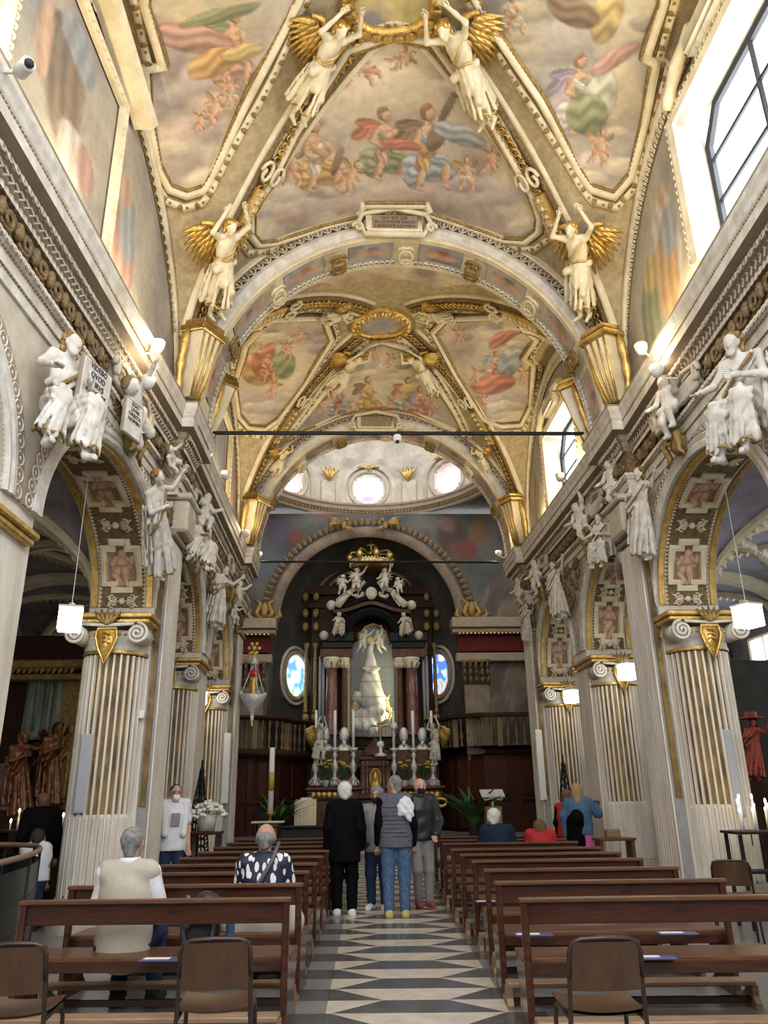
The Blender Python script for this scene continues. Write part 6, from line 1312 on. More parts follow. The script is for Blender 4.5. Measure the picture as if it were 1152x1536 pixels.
for i, x in enumerate((488, 516, 607, 635)):
    b = atY(x, 1160, YB+.62); t = atY(x, 1090, YB+.62); H = t[2]-b[2]; r = empty('reliquary', b, label='silver reliquary with round medallion and bulb top, %s' % ('between the outer candles beside the lamp-side angel', 'beside the tabernacle on the lamp side', 'beside the tabernacle on the lectern side', 'between the outer candles beside the lectern-side angel')[i], cat='reliquary', group='silver reliquaries on the altar')
    if rq is None:
        rq = [MB().lathe([(.16, 0), (.15, .08), (.06, .14), (.08, .22), (.1, .28)], n=12).sphere((0, 0, H*.42), (.28, .09, .3), 14, 10).sphere((0, 0, H*.82), (.15, .1, .24), 12, 8).tube([(0, 0, H*.55), (0, 0, H*.75)], [.08, .06], 8).build('body', 'silver', r, True), MB().sphere((0, -.07, H*.42), (.1, .05, .1), 10, 8).along([(.26*math.cos(a), -.03, H*.42+.28*math.sin(a)) for a in np.linspace(0, 2*PI, 30)], (0, -1.0, 0), .07, *sc(BEAD, .07)).build('medallion', 'gold', r, True)]
    else:
        for o, n in zip(rq, ('body', 'medallion')): link_mesh(n, o, r)
def plant(name, loc, label, n, L, flower, potm='silver', pot=.1, seed=1, group=None, fl='yellow_flower', spread=.35, fh=.0):
    rnd = random.Random(seed); r = empty(name, loc, label=label, cat='plant', group=group)
    MB().lathe([(pot*.75, 0), (pot*.8, .01), (pot, .17), (pot*1.05, .18), (pot*.9, .18), (pot*.85, .14), (0, .14)], n=12).build('pot', potm, r, True)
    mb = MB()
    for i in range(n):
        a = rnd.uniform(0, 6.28); s = rnd.uniform(.3, 1)*spread; l = L*rnd.uniform(.7, 1.1); d = np.array((math.cos(a), math.sin(a), 0)); sd = np.array((-d[1], d[0], 0)); w_ = .035*L/.5
        p = [np.array((0, 0, .15))+d*s*t*t*L/.5+np.array((0, 0, l*t*(1-.25*t*s))) for t in (0, .35, .7, 1)]; v = []
        for q, ww in zip(p, (.4, 1, .9, .05)): v += [q-sd*w_*ww, q+sd*w_*ww]
        mb.add(v, [(0, 1, 3, 2), (2, 3, 5, 4), (4, 5, 7, 6)])
    mb.build('leaves', 'leaf', r)
    if flower:
        mb = MB()
        for i in range(flower):
            c = np.array((rnd.uniform(-1, 1)*spread*.45*L/.5, rnd.uniform(-1, 1)*spread*.4*L/.5, .15+L*rnd.uniform(.75, 1.15)+fh)); 
            for q in range(5): a = q*1.257; mb.tube([c, c+np.array((.05*math.cos(a), .05*math.sin(a), .03)), c+np.array((.08*math.cos(a), .08*math.sin(a), .01))], [.012, .022, .005], 5)
            mb.sphere(c+np.array((0, 0, .02)), .022, 6, 4)
        mb.build('blossoms', fl, r, True)
    return r
for i, x in enumerate((488, 516, 607, 637)): plant('lily_pot', atY(x, 1180, YB+.12), 'pot of yellow lilies with green leaves on the altar ledge, %s' % ('outer one, lamp side', 'inner one, lamp side', 'inner one, lectern side', 'outer one, lectern side')[i], 26, .5, 7, seed=i+3, group='lily pots on the altar')
# ---- balconies and wood panelling -----------------------------------------------
def balcony(s):
    r = empty('organ_balcony', (0, 0, 0), label='dark carved gallery with gilt balusters curving into the niche, %s' % ('behind the silver sanctuary lamp' if s < 0 else 'behind the reading lectern'), cat='balcony')
    pts = [(s*5.0, YE-.45)]+[(AX+s*(NR+.25), YE-.45)]+[(AX+s*(NR-.45)*math.cos(a), YE-.1+(NR-.5)*math.sin(a)) for a in np.linspace(.1, .75, 10)]
    P = np.array([(x, y, 0) for x, y in pts]); D = dens(P, .12, False); z0, z1 = 2.72, 3.62
    side = 1 if s < 0 else -1
    def sw(z, prof): Q = D.copy(); Q[:, 2] = z; return MB().sweep(Q, (0, 0, 1.0), prof)
    b = sw(0, [(-.16, z0-.18), (.2, z0-.18), (.28, z0-.1), (.28, z0-.04), (.14, z0+.05), (-.16, z0+.05)]).build('floor_moulding', 'dark_wood', r)
    sw(0, [(-.16, z1), (.14, z1), (.18, z1+.05), (.16, z1+.1), (-.16, z1+.1), (-.16, z1)]).build('rail', 'dark_wood', r)
    bal = MB().lathe([(.045, z0+.05), (.045, z0+.12), (.02, z0+.18), (.045, z0+.35), (.05, z0+.42), (.02, z0+.58), (.035, z0+.68), (.045, z0+.8), (.045, z1)], n=8); pv_, pf_ = proto(bal); first = None
    L = np.concatenate([[0], np.cumsum(np.linalg.norm(np.diff(D, axis=0), axis=1))]); n = int(L[-1]/.25)
    for i in range(n):
        t = (i+.5)*L[-1]/n; x = np.interp(t, L, D[:, 0]); y = np.interp(t, L, D[:, 1])
        if i % 6 == 5:
            o = MB().bbox((0, 0, (z0+z1)/2), (.16, .12, z1-z0-.05), .01).build('newel', 'gilt_brown', r); o.location = (x, y, 0)
        elif first is None: first = MB().add(pv_, pf_).build('baluster', 'gilt_brown', r, True); first.location = (x, y, 0)
        else: o = link_mesh('baluster', first, r); o.location = (x, y, 0)
    mb = sw(0, [(-.14, .42), (.0, .42), (.0, z0-.18)]); mb.build('panelling', 'red_wood', r)
    for i in range(0, n, 4):
        t = (i+2)*L[-1]/n; t2 = t-.3; t3 = t+.3
        pa = np.array((np.interp(t2, L, D[:, 0]), np.interp(t2, L, D[:, 1]), 0)); pc = np.array((np.interp(t3, L, D[:, 0]), np.interp(t3, L, D[:, 1]), 0)); d = unit(pc-pa); nn = np.array((d[1], -d[0], 0)); nn = nn*(1 if nn[1] < 0 else -1)
        ax3 = np.stack([d, -nn, (0, 0, 1.0)], 1); c = (pa+pc)/2+nn*.03
        MB().bbox(c+np.array((0, 0, 1.9)), (.6, .05, 1.0), .02, ax3).build('panel', 'red_wood', r); MB().bbox(c+np.array((0, 0, .85)), (.6, .05, .7), .02, ax3).build('panel', 'dark_wood', r); MB().bbox(c+nn*.03+np.array((0, 0, 1.3)), (.7, .1, .08), .02, ax3).build('panel_rail', 'dark_wood', r)
    return r
for s in (-1, 1): balcony(s)
# oval stained windows in the niche wall
for q, (px, s) in enumerate(((415, -1), (683, 1))):
    a = math.radians(38); c = np.array((AX+s*(NR-.05)*math.cos(a), YE+(NR-.05)*math.sin(a), 5.2)); nn = unit(np.array((-s*math.cos(a), -math.sin(a), 0))); tg = np.array((nn[1], -nn[0], 0)); 
    rr = np.linspace(0, 1, 12); aa = np.linspace(0, 2*PI, 33); G = np.array([[c+nn*.05+tg*.5*r*math.cos(b)+UPZ*.66*r*math.sin(b) for r in rr] for b in aa]); V = G.reshape(-1, 3); C = np.tile(np.array((.75, .85, .95)) if s < 0 else np.array((.03, .07, .3)), (len(V), 1)); n_ = fbm(V*3.5+q*7, 1, 2); 
    if s < 0: C[n_ > .5] = (.1, .4, .1); C[n_ > .57] = (.06, .12, .5); C[n_ < .38] = (.3, .45, .6)
    else: C[n_ > .5] = (.08, .2, .5); C[n_ > .6] = (.4, .1, .05); C[n_ < .36] = (.3, .3, .35)
    w_ = MB().grid(G, True).grid(G).build('window_%d' % (q+6), 'stained', col=np.concatenate([C, C])); tag(w_, kind='structure')
    MB().tube([c+nn*.06+tg*.58*math.cos(b)+UPZ*.76*math.sin(b) for b in aa[:-1]], .08, 8, closed=True).build('window_frame', 'taupe', w_, True); MB().tube([c+nn*.04+tg*.72*math.cos(b)+UPZ*.92*math.sin(b) for b in aa[:-1]], .06, 8, closed=True).build('outer_window_frame', 'stucco', w_, True)
# ---- chancel furniture -----------------------------------------------------------
def by(px, py, Y): return atY(px, py, Y)
tb = empty('mass_table', (0, 0, 0), label='altar table draped in white cloth in front of the high altar', cat='table'); a, b = by(490, 1208, 22.5), by(640, 1208, 22.5); zt = a[2]
MB().bbox(((a[0]+b[0])/2, 22.9, zt-.04), (b[0]-a[0]-.1, .8, .08), .02).build('table_top', 'brown_marble', tb)
mb = MB(); x0, x1 = a[0], b[0]
U = np.linspace(0, 1, 60); top = np.stack([x0+(x1-x0)*U, np.full(60, 22.48)+.012*np.sin(U*70), np.full(60, zt+.012)], -1); bot = top.copy(); bot[:, 2] -= .35; bot[:, 1] -= .03+.02*np.sin(U*70); bk = top.copy(); bk[:, 1] = 23.3; mb.grid(np.stack([bk, top, bot])); mb.build('white_cloth', 'white_cloth', tb)
for x in (x0+.3, x1-.3): MB().bbox((x, 22.9, (zt+.42)/2-.04), (.25, .5, zt-.5), .03).build('leg', 'brown_marble', tb)
def cloth_ambo():
    a, b = by(442, 1203, 21.5), by(474, 1246, 21.5); r = empty('lectern', ((a[0]+b[0])/2, 21.5, .42), label='lectern covered with a long cream embroidered cloth', cat='lectern'); h = a[2]-.42; w_ = b[0]-a[0]
    MB().bbox((0, .2, h/2), (w_*.8, .35, h-.02), .02).build('stand', 'dark_wood', r); U = np.linspace(-.5, .5, 40); f = np.stack([U*w_, -.02+.012*np.sin(U*40), np.full(40, 0.06)], -1); t = np.stack([U*w_, 0*U, np.full(40, h)], -1); k = np.stack([U*w_, 0*U+.4, np.full(40, h+.06)], -1); MB().grid(np.stack([k, t, f]), True).build('cloth', 'cream_cloth', r, True)
    MB().bbox((0, .2, h+.06), (w_*.5, .25, .04), .01, np.array(((1, 0, 0), (0, .97, -.2), (0, .2, .97)))).build('book', 'paper', r)
cloth_ambo()
a, t = by(404, 1262, 21.0), by(407, 1122, 21.0); r = empty('paschal_candle', (a[0], 21.0, .42), label='very tall white paschal candle in a brass stand beside a plant', cat='candle'); h = t[2]-.42; z1 = by(404, 1218, 21.0)[2]-.42
MB().lathe([(.2, 0), (.2, .04), (.06, .08), (.04, .3), (.07, .4), (.03, .5), (.04, z1-.1), (.12, z1-.04), (.12, z1)], n=12).build('stand', 'gold', r, True); MB().lathe([(.075, z1), (.07, h), (0, h+.02)], n=12).build('candle', 'wax', r, True); MB().lathe([(.077, z1+.5), (.076, z1+.95)], n=12).build('painted_band', 'gold_cloth', r, True)
plant('chancel_plant', (*by(413, 1250, 21.6)[:2], .42), 'dark green leafy plant behind the tall paschal candle', 30, 1.0, 0, 'ink', .16, 22, spread=.7)
plant('chancel_plant', (*by(712, 1250, 21.6)[:2], .42), 'dark green leafy plant beside the pale reading stand', 30, 1.15, 0, 'ink', .16, 23, spread=.7)
r = empty('side_table', (*by(402, 1240, 20.6)[:2], .42), label='small table with white top under the paschal candle', cat='table'); zt = by(402, 1233, 20.6)[2]-.42
MB().bbox((0, 0, zt), (.8, .4, .04), .01).build('table_top', 'white_cloth', r); MB().bbox((0, .05, zt-.2), (.5, .3, .36), .01).build('drape', 'red_marble', r)
for sx in (-1, 1): MB().bbox((sx*.3, 0, (zt-.02)/2), (.05, .3, zt-.02), .01).build('leg', 'dark_wood', r)
r = empty('lectern', (*by(742, 1240, 20.8)[:2], .42), label='pale wooden reading stand with carved golden panel and slim microphone', cat='lectern'); zt = by(742, 1190, 20.8)[2]-.42
MB().bbox((0, .1, zt*.35), (.42, .3, zt*.7), .02).build('pedestal', 'dull_gold', r); MB().tube([(0, .1, zt*.7), (0, .1, zt)], .03, 8).build('post', 'wax', r)
MB().bbox((0, .08, zt), (.6, .4, .04), .01, np.array(((1, 0, 0), (0, .9, -.42), (0, .42, .9)))).build('desk', 'paper', r); mb = MB(); mb.tube([(-.28, 0, zt-.05), (-.2, -.02, zt-.16), (0, -.02, zt-.1), (.2, -.02, zt-.16), (.28, 0, zt-.05)], .025, 6); mb.build('desk_scrolls', 'cream_stucco', r, True); MB().tube([(-.25, .2, zt), (-.27, .2, zt+.28), (.0, .15, zt+.34), (.12, .1, zt+.36)], .008, 5).build('microphone', 'steel_bar', r)
r = empty('kneeling_bench', (*by(415, 1250, 20.2)[:2], .42), label='long dark kneeling desk in the chancel behind the cream lectern', cat='bench'); z = .34
MB().bbox((.6, .4, z), (2.2, .2, .05), .01).bbox((.6, .5, z*.5), (2.1, .05, z), .01).build('desk', 'iron', r)
# sanctuary lamp on its bracket
p = by(382, 985, 18.6); LP = empty('sanctuary_lamp', p, label='hanging silver sanctuary lamp with red glass cups on a gilt bracket', cat='lamp'); k = 1/63.0
zb = -(1060-985)*k; 
MB().lathe([(0, zb-.42), (.03, zb-.4), (.02, zb-.3), (.05, zb-.22), (.04, zb-.12), (.12, zb-.04), (.25, zb+.12), (.31, zb+.28), (.29, zb+.3), (.2, zb+.24), (0, zb+.24)], n=18).build('bowl', 'silver', LP, True); MB().lathe([(.1, zb+.24), (.12, zb+.3), (.07, zb+.4), (.11, zb+.5), (.08, zb+.6), (.12, zb+.7)], n=12).build('oil_cup', 'gold', LP, True); MB().lathe([(.08, zb+.68), (.12, zb+.85), (.1, zb+.86), (.06, zb+.7)], n=12).build('red_glass', 'red_enamel', LP, True)
mb = MB()
for q in range(4): a = q*PI/2+.5; mb.tube([(.03*math.cos(a), .03*math.sin(a), -.15), (.18*math.cos(a), .18*math.sin(a), zb*.5), (.3*math.cos(a), .3*math.sin(a), zb+.3)], .014, 6); mb.sphere((.3*math.cos(a), .3*math.sin(a), zb+.32), .045, 8, 6)
mb.lathe([(.1, -.18), (.08, -.1), (.03, -.02), (.02, .05)], n=12); mb.build('chains', 'silver', LP, True)
mb = MB(); w0 = np.array((-.62, .1, -.35))
mb.tube([w0, w0+np.array((.2, 0, .05)), (-.25, 0, -.1), (-.1, 0, .12), (0, 0, .1), (0, 0, .0)], .025, 6)
for q in range(6): a = q*1.05; mb.sphere((-.02+.12*math.cos(a), 0, .2+.12*math.sin(a)), (.05, .03, .05), 7, 5); mb.tube([w0, w0+np.array((.12*math.cos(a), 0, .16*math.sin(a))), w0+np.array((.2*math.cos(a+.5), -.03, .22*math.sin(a+.5)))], [.03, .03, .01], 5)
mb.sphere((-.02, 0, .2), .07, 8, 6); mb.build('bracket', 'gold', LP, True)
# ================================================================ PEWS AND CHAIRS
def pew(L, front=True):
    """local x along the bench, +y towards the altar; origin under the back rail"""
    r = empty('pew')
    MB().bbox((0, 0, .815), (L, .075, .03), .012).build('top_rail', 'pew_wood_light', r)  # lighter wood: the rail's glossy highlight is put into its colour
    MB().bbox((0, .012, .735), (L-.06, .022, .14), .004).build('back_panel', 'pew_wood', r)
    MB().bbox((0, .3, .43), (L-.02, .4, .035), .01).build('seat', 'pew_wood_light', r)
    MB().bbox((0, .1, .385), (L-.06, .025, .07), .004).bbox((0, .48, .385), (L-.06, .025, .07), .004).build('seat_apron', 'pew_wood', r)
    k = MB().bbox((0, -.3, .165), (L-.04, .15, .035), .01).build('kneeler', 'kneeler_wood', r)
    MB().bbox((0, -.3, .05), (L-.12, .03, .05), .005).build('kneeler_stretcher', 'pew_wood', k)
    for s in (-1, 1):
        x = s*(L/2-.035)
        MB().bbox((x, -.005, .41), (.05, .05, .8), .01).build('post', 'pew_wood', r)
        prof = [(-.02, .44), (.5, .41), (.47, .33), (.36, .22), (.38, .1), (.46, .04), (.46, 0), (-.02, 0)]
        MB().prism(prof, .04, lambda u, v, w_: (x-.02+w_, u, v)).build('bench_end', 'pew_wood', r)
        prof = [(-.4, 0), (-.4, .04), (-.36, .08), (-.37, .15), (-.24, .15), (-.22, .1), (-.1, .05), (-.03, .04), (-.03, 0)]
        MB().prism(prof, .045, lambda u, v, w_: (x-.022+w_, u, v)).build('kneeler_bracket', 'kneeler_wood', r)
    return r
PA = -math.radians(4.2)
def two(a, b): return np.asarray(a), np.asarray(b)
LP_ = [(-3.25, -1.3, 6.12), (-3.2, -1.28, 7.05), (-2.95, -1.26, 8.1), (-2.9, -1.22, 9.02), (-2.9, -1.18, 9.98), (-2.85, -1.14, 10.95), (-2.8, -1.1, 11.9), (-2.75, -1.07, 12.9), (-2.75, -1.05, 13.9)]
RP_ = [(.27, 2.2, 5.82), (.29, 2.15, 6.87), (.38, 2.2, 7.93), (.42, 2.24, 8.95), (.42, 2.3, 9.85), (.42, 2.35, 10.75), (.44, 2.4, 11.95), (.48, 2.45, 12.75), (.5, 2.45, 13.7)]
ordn = ['first', 'second', 'third', 'fourth', 'fifth', 'sixth', 'seventh', 'eighth', 'ninth']
extra = {('L', 0): ', the man in the beige waistcoat sits on it', ('L', 1): ', the woman in the patterned blouse sits on it'}
for tagn, lst, lab in (('L', LP_, 'brown wooden pew, %s row from the loose chairs, handrail side'), ('R', RP_, 'brown wooden pew, %s row from the loose chairs, clear window side')):
    src = None
    for i, (x0, x1, Y) in enumerate(lst):
        L = abs(x1-x0)/math.cos(PA); r = pew(L) if src is None or abs(L-src[1]) > .04 else copy_tree(src[0]); src = (r, L)
        cx = (x0+x1)/2; r.location = (cx, Y+(cx-x1 if tagn == 'L' else cx-x0)*math.tan(PA), 0); r.rotation_euler = (0, 0, PA)
        tag(r, lab % ordn[i], 'pew', 'rows of pews')
# paper notices lying on the seats
for i, (px, py, pz) in enumerate(((560*.434, 1150+665*.434, .452), (840*.436+650, 1150+572*.436, .452), (345*.436+650, 1150+577*.436, .452), (480*.436+650, 1150+511*.436, .452), (195*.436+650, 1150+463*.436, .452), (755*.436+650, 1150+655*.436, .452))):
    p = atZ(px, py, pz); r = empty('seat_notice', (p[0], p[1], .449), PA, label='blue and white notice on a pew seat, %s' % ['beside the man in the beige waistcoat', 'second pew, outer end', 'on the second pew near the aisle', 'on the third pew', 'on the fourth pew near the aisle', 'on the first pew behind the chair'][i], cat='notice')
    MB().bbox((0, 0, .002), (.3, .14, .003), .001).build('sheet', 'notice_blue', r); MB().bbox((-.04, .02, .0045), (.18, .07, .001), .0003).build('print', 'paper', r)
def chair():
    r = empty('chair'); 
    for s in (-1, 1):
        MB().tube([(s*.2, .2, 0), (s*.19, .19, .38), (s*.185, .16, .44), (s*.185, 0, .445), (s*.185, -.16, .44)], .012, 8).build('front_leg', 'chair_tube', r, True)
        MB().tube([(s*.21, -.24, 0), (s*.19, -.17, .43), (s*.185, -.19, .6), (s*.18, -.225, .76)], .012, 8).build('back_leg', 'chair_tube', r, True)
    MB().tube([(-.185, -.2, .63), (-.182, -.225, .74), (-.165, -.232, .79), (-.12, -.24, .805), (0, -.245, .81), (.12, -.24, .805), (.165, -.232, .79), (.182, -.225, .74), (.185, -.2, .63)], .013, 8).build('back_frame', 'chair_tube', r, True)
    U = np.linspace(-1, 1, 13); Vv = np.linspace(0, 1, 8)
    def curved(f, th, name):
        G = np.array([[f(u, v) for v in Vv] for u in U]); n = np.array(f(0, .5))-np.array(f(0, .5)); mb = MB()
        G2 = G.copy(); G2 += np.array(th); mb.grid(G, True).grid(G2)
        for a, b in ((G[0], G2[0]), (G[-1], G2[-1]), (G[:, 0], G2[:, 0]), (G[:, -1], G2[:, -1])): mb.grid(np.stack([a, b])).grid(np.stack([a, b]), True)
        mb.build(name, 'chair_ply', r, True)
    curved(lambda u, v: (u*.18, -.19-.05*v-.03*(1-u*u), .57+.225*v), (0, .012, 0), 'backrest')
    curved(lambda u, v: (u*.2, -.17+.37*v, .455+.02*u*u-.012*math.sin(v*PI)), (0, 0, .012), 'seat')
    MB().tube([(-.19, .15, .3), (.19, .15, .3)], .009, 6).build('stretcher', 'chair_tube', r); 
    return r
ch = chair()
for i, (x, y, rz, lab) in enumerate(((-1.6, 4.85, .04, 'brown plywood chair behind the first pew, beside the black bag'), (.41, 4.6, -.03, 'brown plywood chair standing alone behind the first pew on the window side'), (-2.66, 4.85, .05, 'brown plywood chair cut off at the picture edge near the handrail'), (3.12, 8.75, -.35, 'dark brown chair standing at the foot of the fluted pillar'))):
    r = ch if i == 0 else copy_tree(ch); r.location = (x, y, 0); r.rotation_euler = (0, 0, rz); tag(r, lab, 'chair', 'loose chairs')
# ================================================================ AISLE FURNITURE
# handrail enclosure
hp_ = [atZ(x, y, 1.0) for x, y in ((-60, 1320), (0, 1303), (60, 1285), (104, 1268), (119, 1259), (112, 1252), (80, 1248), (40, 1246), (0, 1245), (-60, 1244))]
hp_ = [np.array((-4.0, 5.6, 1)), np.array((-3.85, 7.0, 1)), np.array((-3.98, 8.3, 1)), np.array((-4.2, 9.2, 1)), np.array((-4.5, 9.9, 1)), np.array((-5.0, 10.3, 1)), np.array((-5.8, 10.4, 1)), np.array((-7.2, 10.4, 1))]
t = np.linspace(0, len(hp_)-1, 60); Hs = np.stack([np.interp(t, range(len(hp_)), [p[k] for p in hp_]) for k in range(3)], -1)
for _ in range(6): Hs[1:-1] = (Hs[:-2]+2*Hs[1:-1]+Hs[2:])/4
r = empty('handrail', (0, 0, 0), label='curved wooden handrail around a sunken stair, on dark posts', cat='handrail')
MB().tube(Hs, .028, 8).build('rail', 'kneeler_wood', r, True)
for i in range(2, 60, 8): MB().lathe([(.03, 0), (.02, .04), (.016, .98)], (*Hs[i][:2], 0), 8).build('post', 'iron', r, True)
mb = MB(); 
for z in (.35, .62): Q = Hs.copy(); Q[:, 2] = z; mb.tube(Q, .012, 6)
mb.build('lower_bars', 'iron', r, True)
mat('dark_glass', (.006, .014, .014), None, rough=.3, alpha=.97, spec=.15); Q0 = Hs.copy(); Q0[:, 2] = .05; Q1 = Hs.copy(); Q1[:, 2] = .9; MB().grid(np.stack([Q0, Q1])).build('glass_panel', 'dark_glass', r)
# flowers on a wooden stand beside the pillar
p = atY(310, 1236, 13.3); r = empty('flower_stand', (p[0], p[1], 0), label='small dark wooden stand holding the white flowers', cat='stand'); z = p[2]-.1
MB().bbox((0, 0, z-.03), (.5, .4, .05), .01).build('top', 'pew_wood', r); 
for sx in (-1, 1): MB().bbox((sx*.2, 0, (z-.05)/2), (.06, .34, z-.06), .01).build('leg', 'pew_wood', r)
fl = empty('flower_pot', (p[0], p[1], z), label='round bunch of white flowers in a pale pot by the pillar', cat='flowers'); MB().lathe([(.13, 0), (.16, .22), (.15, .24), (0, .2)], n=14).build('pot', 'white_stucco', fl, True)
mb = MB(); rr_ = random.Random(5)
for i in range(70): a = rr_.uniform(0, 6.28); q = math.sqrt(rr_.random()); mb.sphere((.3*q*math.cos(a), .3*q*math.sin(a), .42-.2*q*q+rr_.uniform(-.02, .03)), (.045, .045, .03), 6, 4)
mb.build('blossoms', 'white_flower', fl, True)
# iron cone grilles
for px, py0, py1, Y, lab in ((297, 1140, 1250, 14.0, 'behind the masked man'), (850, 1132, 1205, 16.0, 'before the chancel wall')):
    a, b = atY(px, py1, Y), atY(px, py0, Y); r = empty('iron_grille', (a[0], Y, 0), label='tall tapering wrought-iron candle grille '+lab, cat='grille'); H = b[2]; mb = MB()
    mb.tube([(0, 0, 0), (0, 0, H)], .02, 6)
    for q in range(6): an = q*PI/3; mb.tube([(.22*math.cos(an), .22*math.sin(an), .3), (.1*math.cos(an), .1*math.sin(an), H*.7), (0, 0, H-.05)], .012, 5)
    for z in np.linspace(.4, H-.2, 14):
        rad = .22*(1-(z-.3)/(H-.2)); mb.tube([(rad*math.cos(t), rad*math.sin(t), z+.04*math.sin(3*t)) for t in np.linspace(0, 2*PI, 13)[:-1]], .014, 5, closed=True)
    mb.build('bars', 'iron', r, True); MB().lathe([(.25, 0), (.22, .05), (.05, .1)], n=10).build('foot', 'iron', r, True)
# loudspeakers on the pillars
for k, (s, kk, px0, px1, y0, y1, dY, lab, xl) in enumerate(((-1, 2, 112, 132, 1102, 1220, -.05, 'slim grey column loudspeaker on the pillar by the handrail', -.5), (1, 2, 1092, 1118, 1095, 1225, -.05, 'slim grey column loudspeaker on the pillar above the spare chair', .5), (-1, 4, 332, 342, 1100, 1205, -.05, 'white column loudspeaker on the pillar next to the sanctuary lamp', .42), (1, 4, 806, 822, 1095, 1200, -.05, 'white column loudspeaker on the pillar by the chancel wall', -.42))):
    Y = PY[kk]-(.3 if k < 2 else .1); a = atY((px0+px1)/2, y1, Y); b = atY((px0+px1)/2, y0, Y); r = empty('loudspeaker', (a[0], Y-.06, a[2]), label=lab, cat='loudspeaker'); H = b[2]-a[2]
    MB().bbox((0, 0, H/2), (.15, .12, H), .012).build('cabinet', 'grey_plastic' if k < 2 else 'paper', r); MB().bbox((0, -.062, H/2), (.11, .008, H-.06), .003).build('grille_cloth', 'steel_bar' if False else ('grey_plastic' if k < 2 else 'lamp_shell'), r); MB().bbox((0, .16, H*.8), (.05, .24, .05), .005).build('bracket', 'iron', r)
# ---- chapel on the handrail side: carved wooden group -----------------------------
YC = 13.4
r = empty('chapel_altar', (0, 0, 0), label='dark side altar with green columns and gilt cornice behind the wooden figures', cat='altar')
mb = MB(); a = atY(60, 1215, YC); mb.bbox((-6.25, YC+.35, a[2]/2), (3.0, 1.1, a[2]), .03); mb.bbox((-6.4, YC+.9, 3.2), (3.2, .2, 2.2), .02); mb.build('altar_block', 'dark_wood', r)
for x in (38, 52, 66, 80): a, b = atY(x, 1110, YC+.6), atY(x, 1005, YC+.6); MB().lathe([(.14, 0), (.14, .1), (.1, .15), (.09, b[2]-a[2])], a, 12).build('column', mat('green_marble%d' % x, (.09, .13, .1), (.3, .32, .26), 3, .25, stretch=(6, 6, .4)), r, True)
mb = MB(); a, b = atY(20, 1003, YC+.4), atY(96, 960, YC+.4); mb.bbox(((a[0]+b[0])/2+.1, YC+.5, 3.7), (2.2, .5, .16), .03); mb.bbox(((a[0]+b[0])/2+.1, YC+.55, 3.5), (2.0, .4, .12), .03); mb.along([(a[0]-.2, YC+.26, 3.58), (b[0]+.3, YC+.26, 3.58)], (0, -1.0, 0), .1, *sc(LEAF, .1)); mb.build('gilt_cornice', 'dull_gold', r)
MB().bbox((atY(112, 1050, YC)[0], YC+.7, 2.75), (1.2, .3, 1.7), .03).build('gilt_panel', 'dull_gold', r)
for px, fy, hy, f, lab, kind, m, h in ((30, 1232, 1098, (.8, -.6, 0), 'standing woman looking to the altar, outermost of the wooden group', 'saint', 'statue_wood', 'statue_wood'), (62, 1215, 1095, (.3, -.9, 0), 'darker figure in the background of the wooden group', 'saint', 'dark_wood', 'statue_wood'), (82, 1218, 1085, (.7, -.7, 0), 'praying figure in a reddish robe in the wooden group', 'saint', 'statue_wood', 'dark_wood'), (108, 1205, 1085, (-.2, -1, 0), 'gilded figure bending towards the praying one, next to the pillar', 'saint', 'dull_gold', 'statue_wood')):
    Y = YC-.15 if px != 62 else YC+.15; statue(kind, 'wooden_statue', atY(px, fy, Y), atY(px, hy, Y), f, 'carved wooden '+lab, 'statue', 'carved wooden figures in the chapel', m, h)
def candle(p, h, lab, group, flame=True):
    r = empty('votive_candle', p, label=lab, cat='candle', group=group); MB().lathe([(.014, 0), (.013, h), (0, h+.005)], n=7).build('wax', 'wax', r, True); MB().sphere((0, 0, h+.03), (.013, .013, .03), 7, 6).build('flame', 'flame', r, True); return r
r = empty('candle_stand', (0, 0, 0), label='iron votive candle stand in front of the carved wooden figures', cat='candle stand'); a = atY(60, 1242, 11.9); b = atY(20, 1242, 11.9)
mb = MB().bbox(((a[0]+.0), 11.9, a[2]-.03), (1.2, .4, .03), .005); mb.build('tray', 'iron', r)
for sx in (-.5, .5): MB().bbox((a[0]+sx, 11.9, (a[2]-.05)/2), (.05, .3, a[2]-.06), .01).build('leg', 'iron', r)
for px, py in ((26, 1220), (36, 1232), (53, 1222), (93, 1226), (99, 1222), (45, 1236), (15, 1235)):
    h_ = max(.06, atY(px, py, 11.9)[2]-a[2]+.02); p = atY(px, 1242, 11.9); candle((p[0], 11.9, a[2]-.015), h_, 'lit white votive candle on the stand before the carved wooden figures', 'votive candles by the wooden figures')
plant('small_plant', (atY(84, 1242, 11.3)[0], 11.3, a[2]-.3), 'small green leafy plant by the votive candles', 24, .22, 0, 'ink', .06, 41, spread=.5)
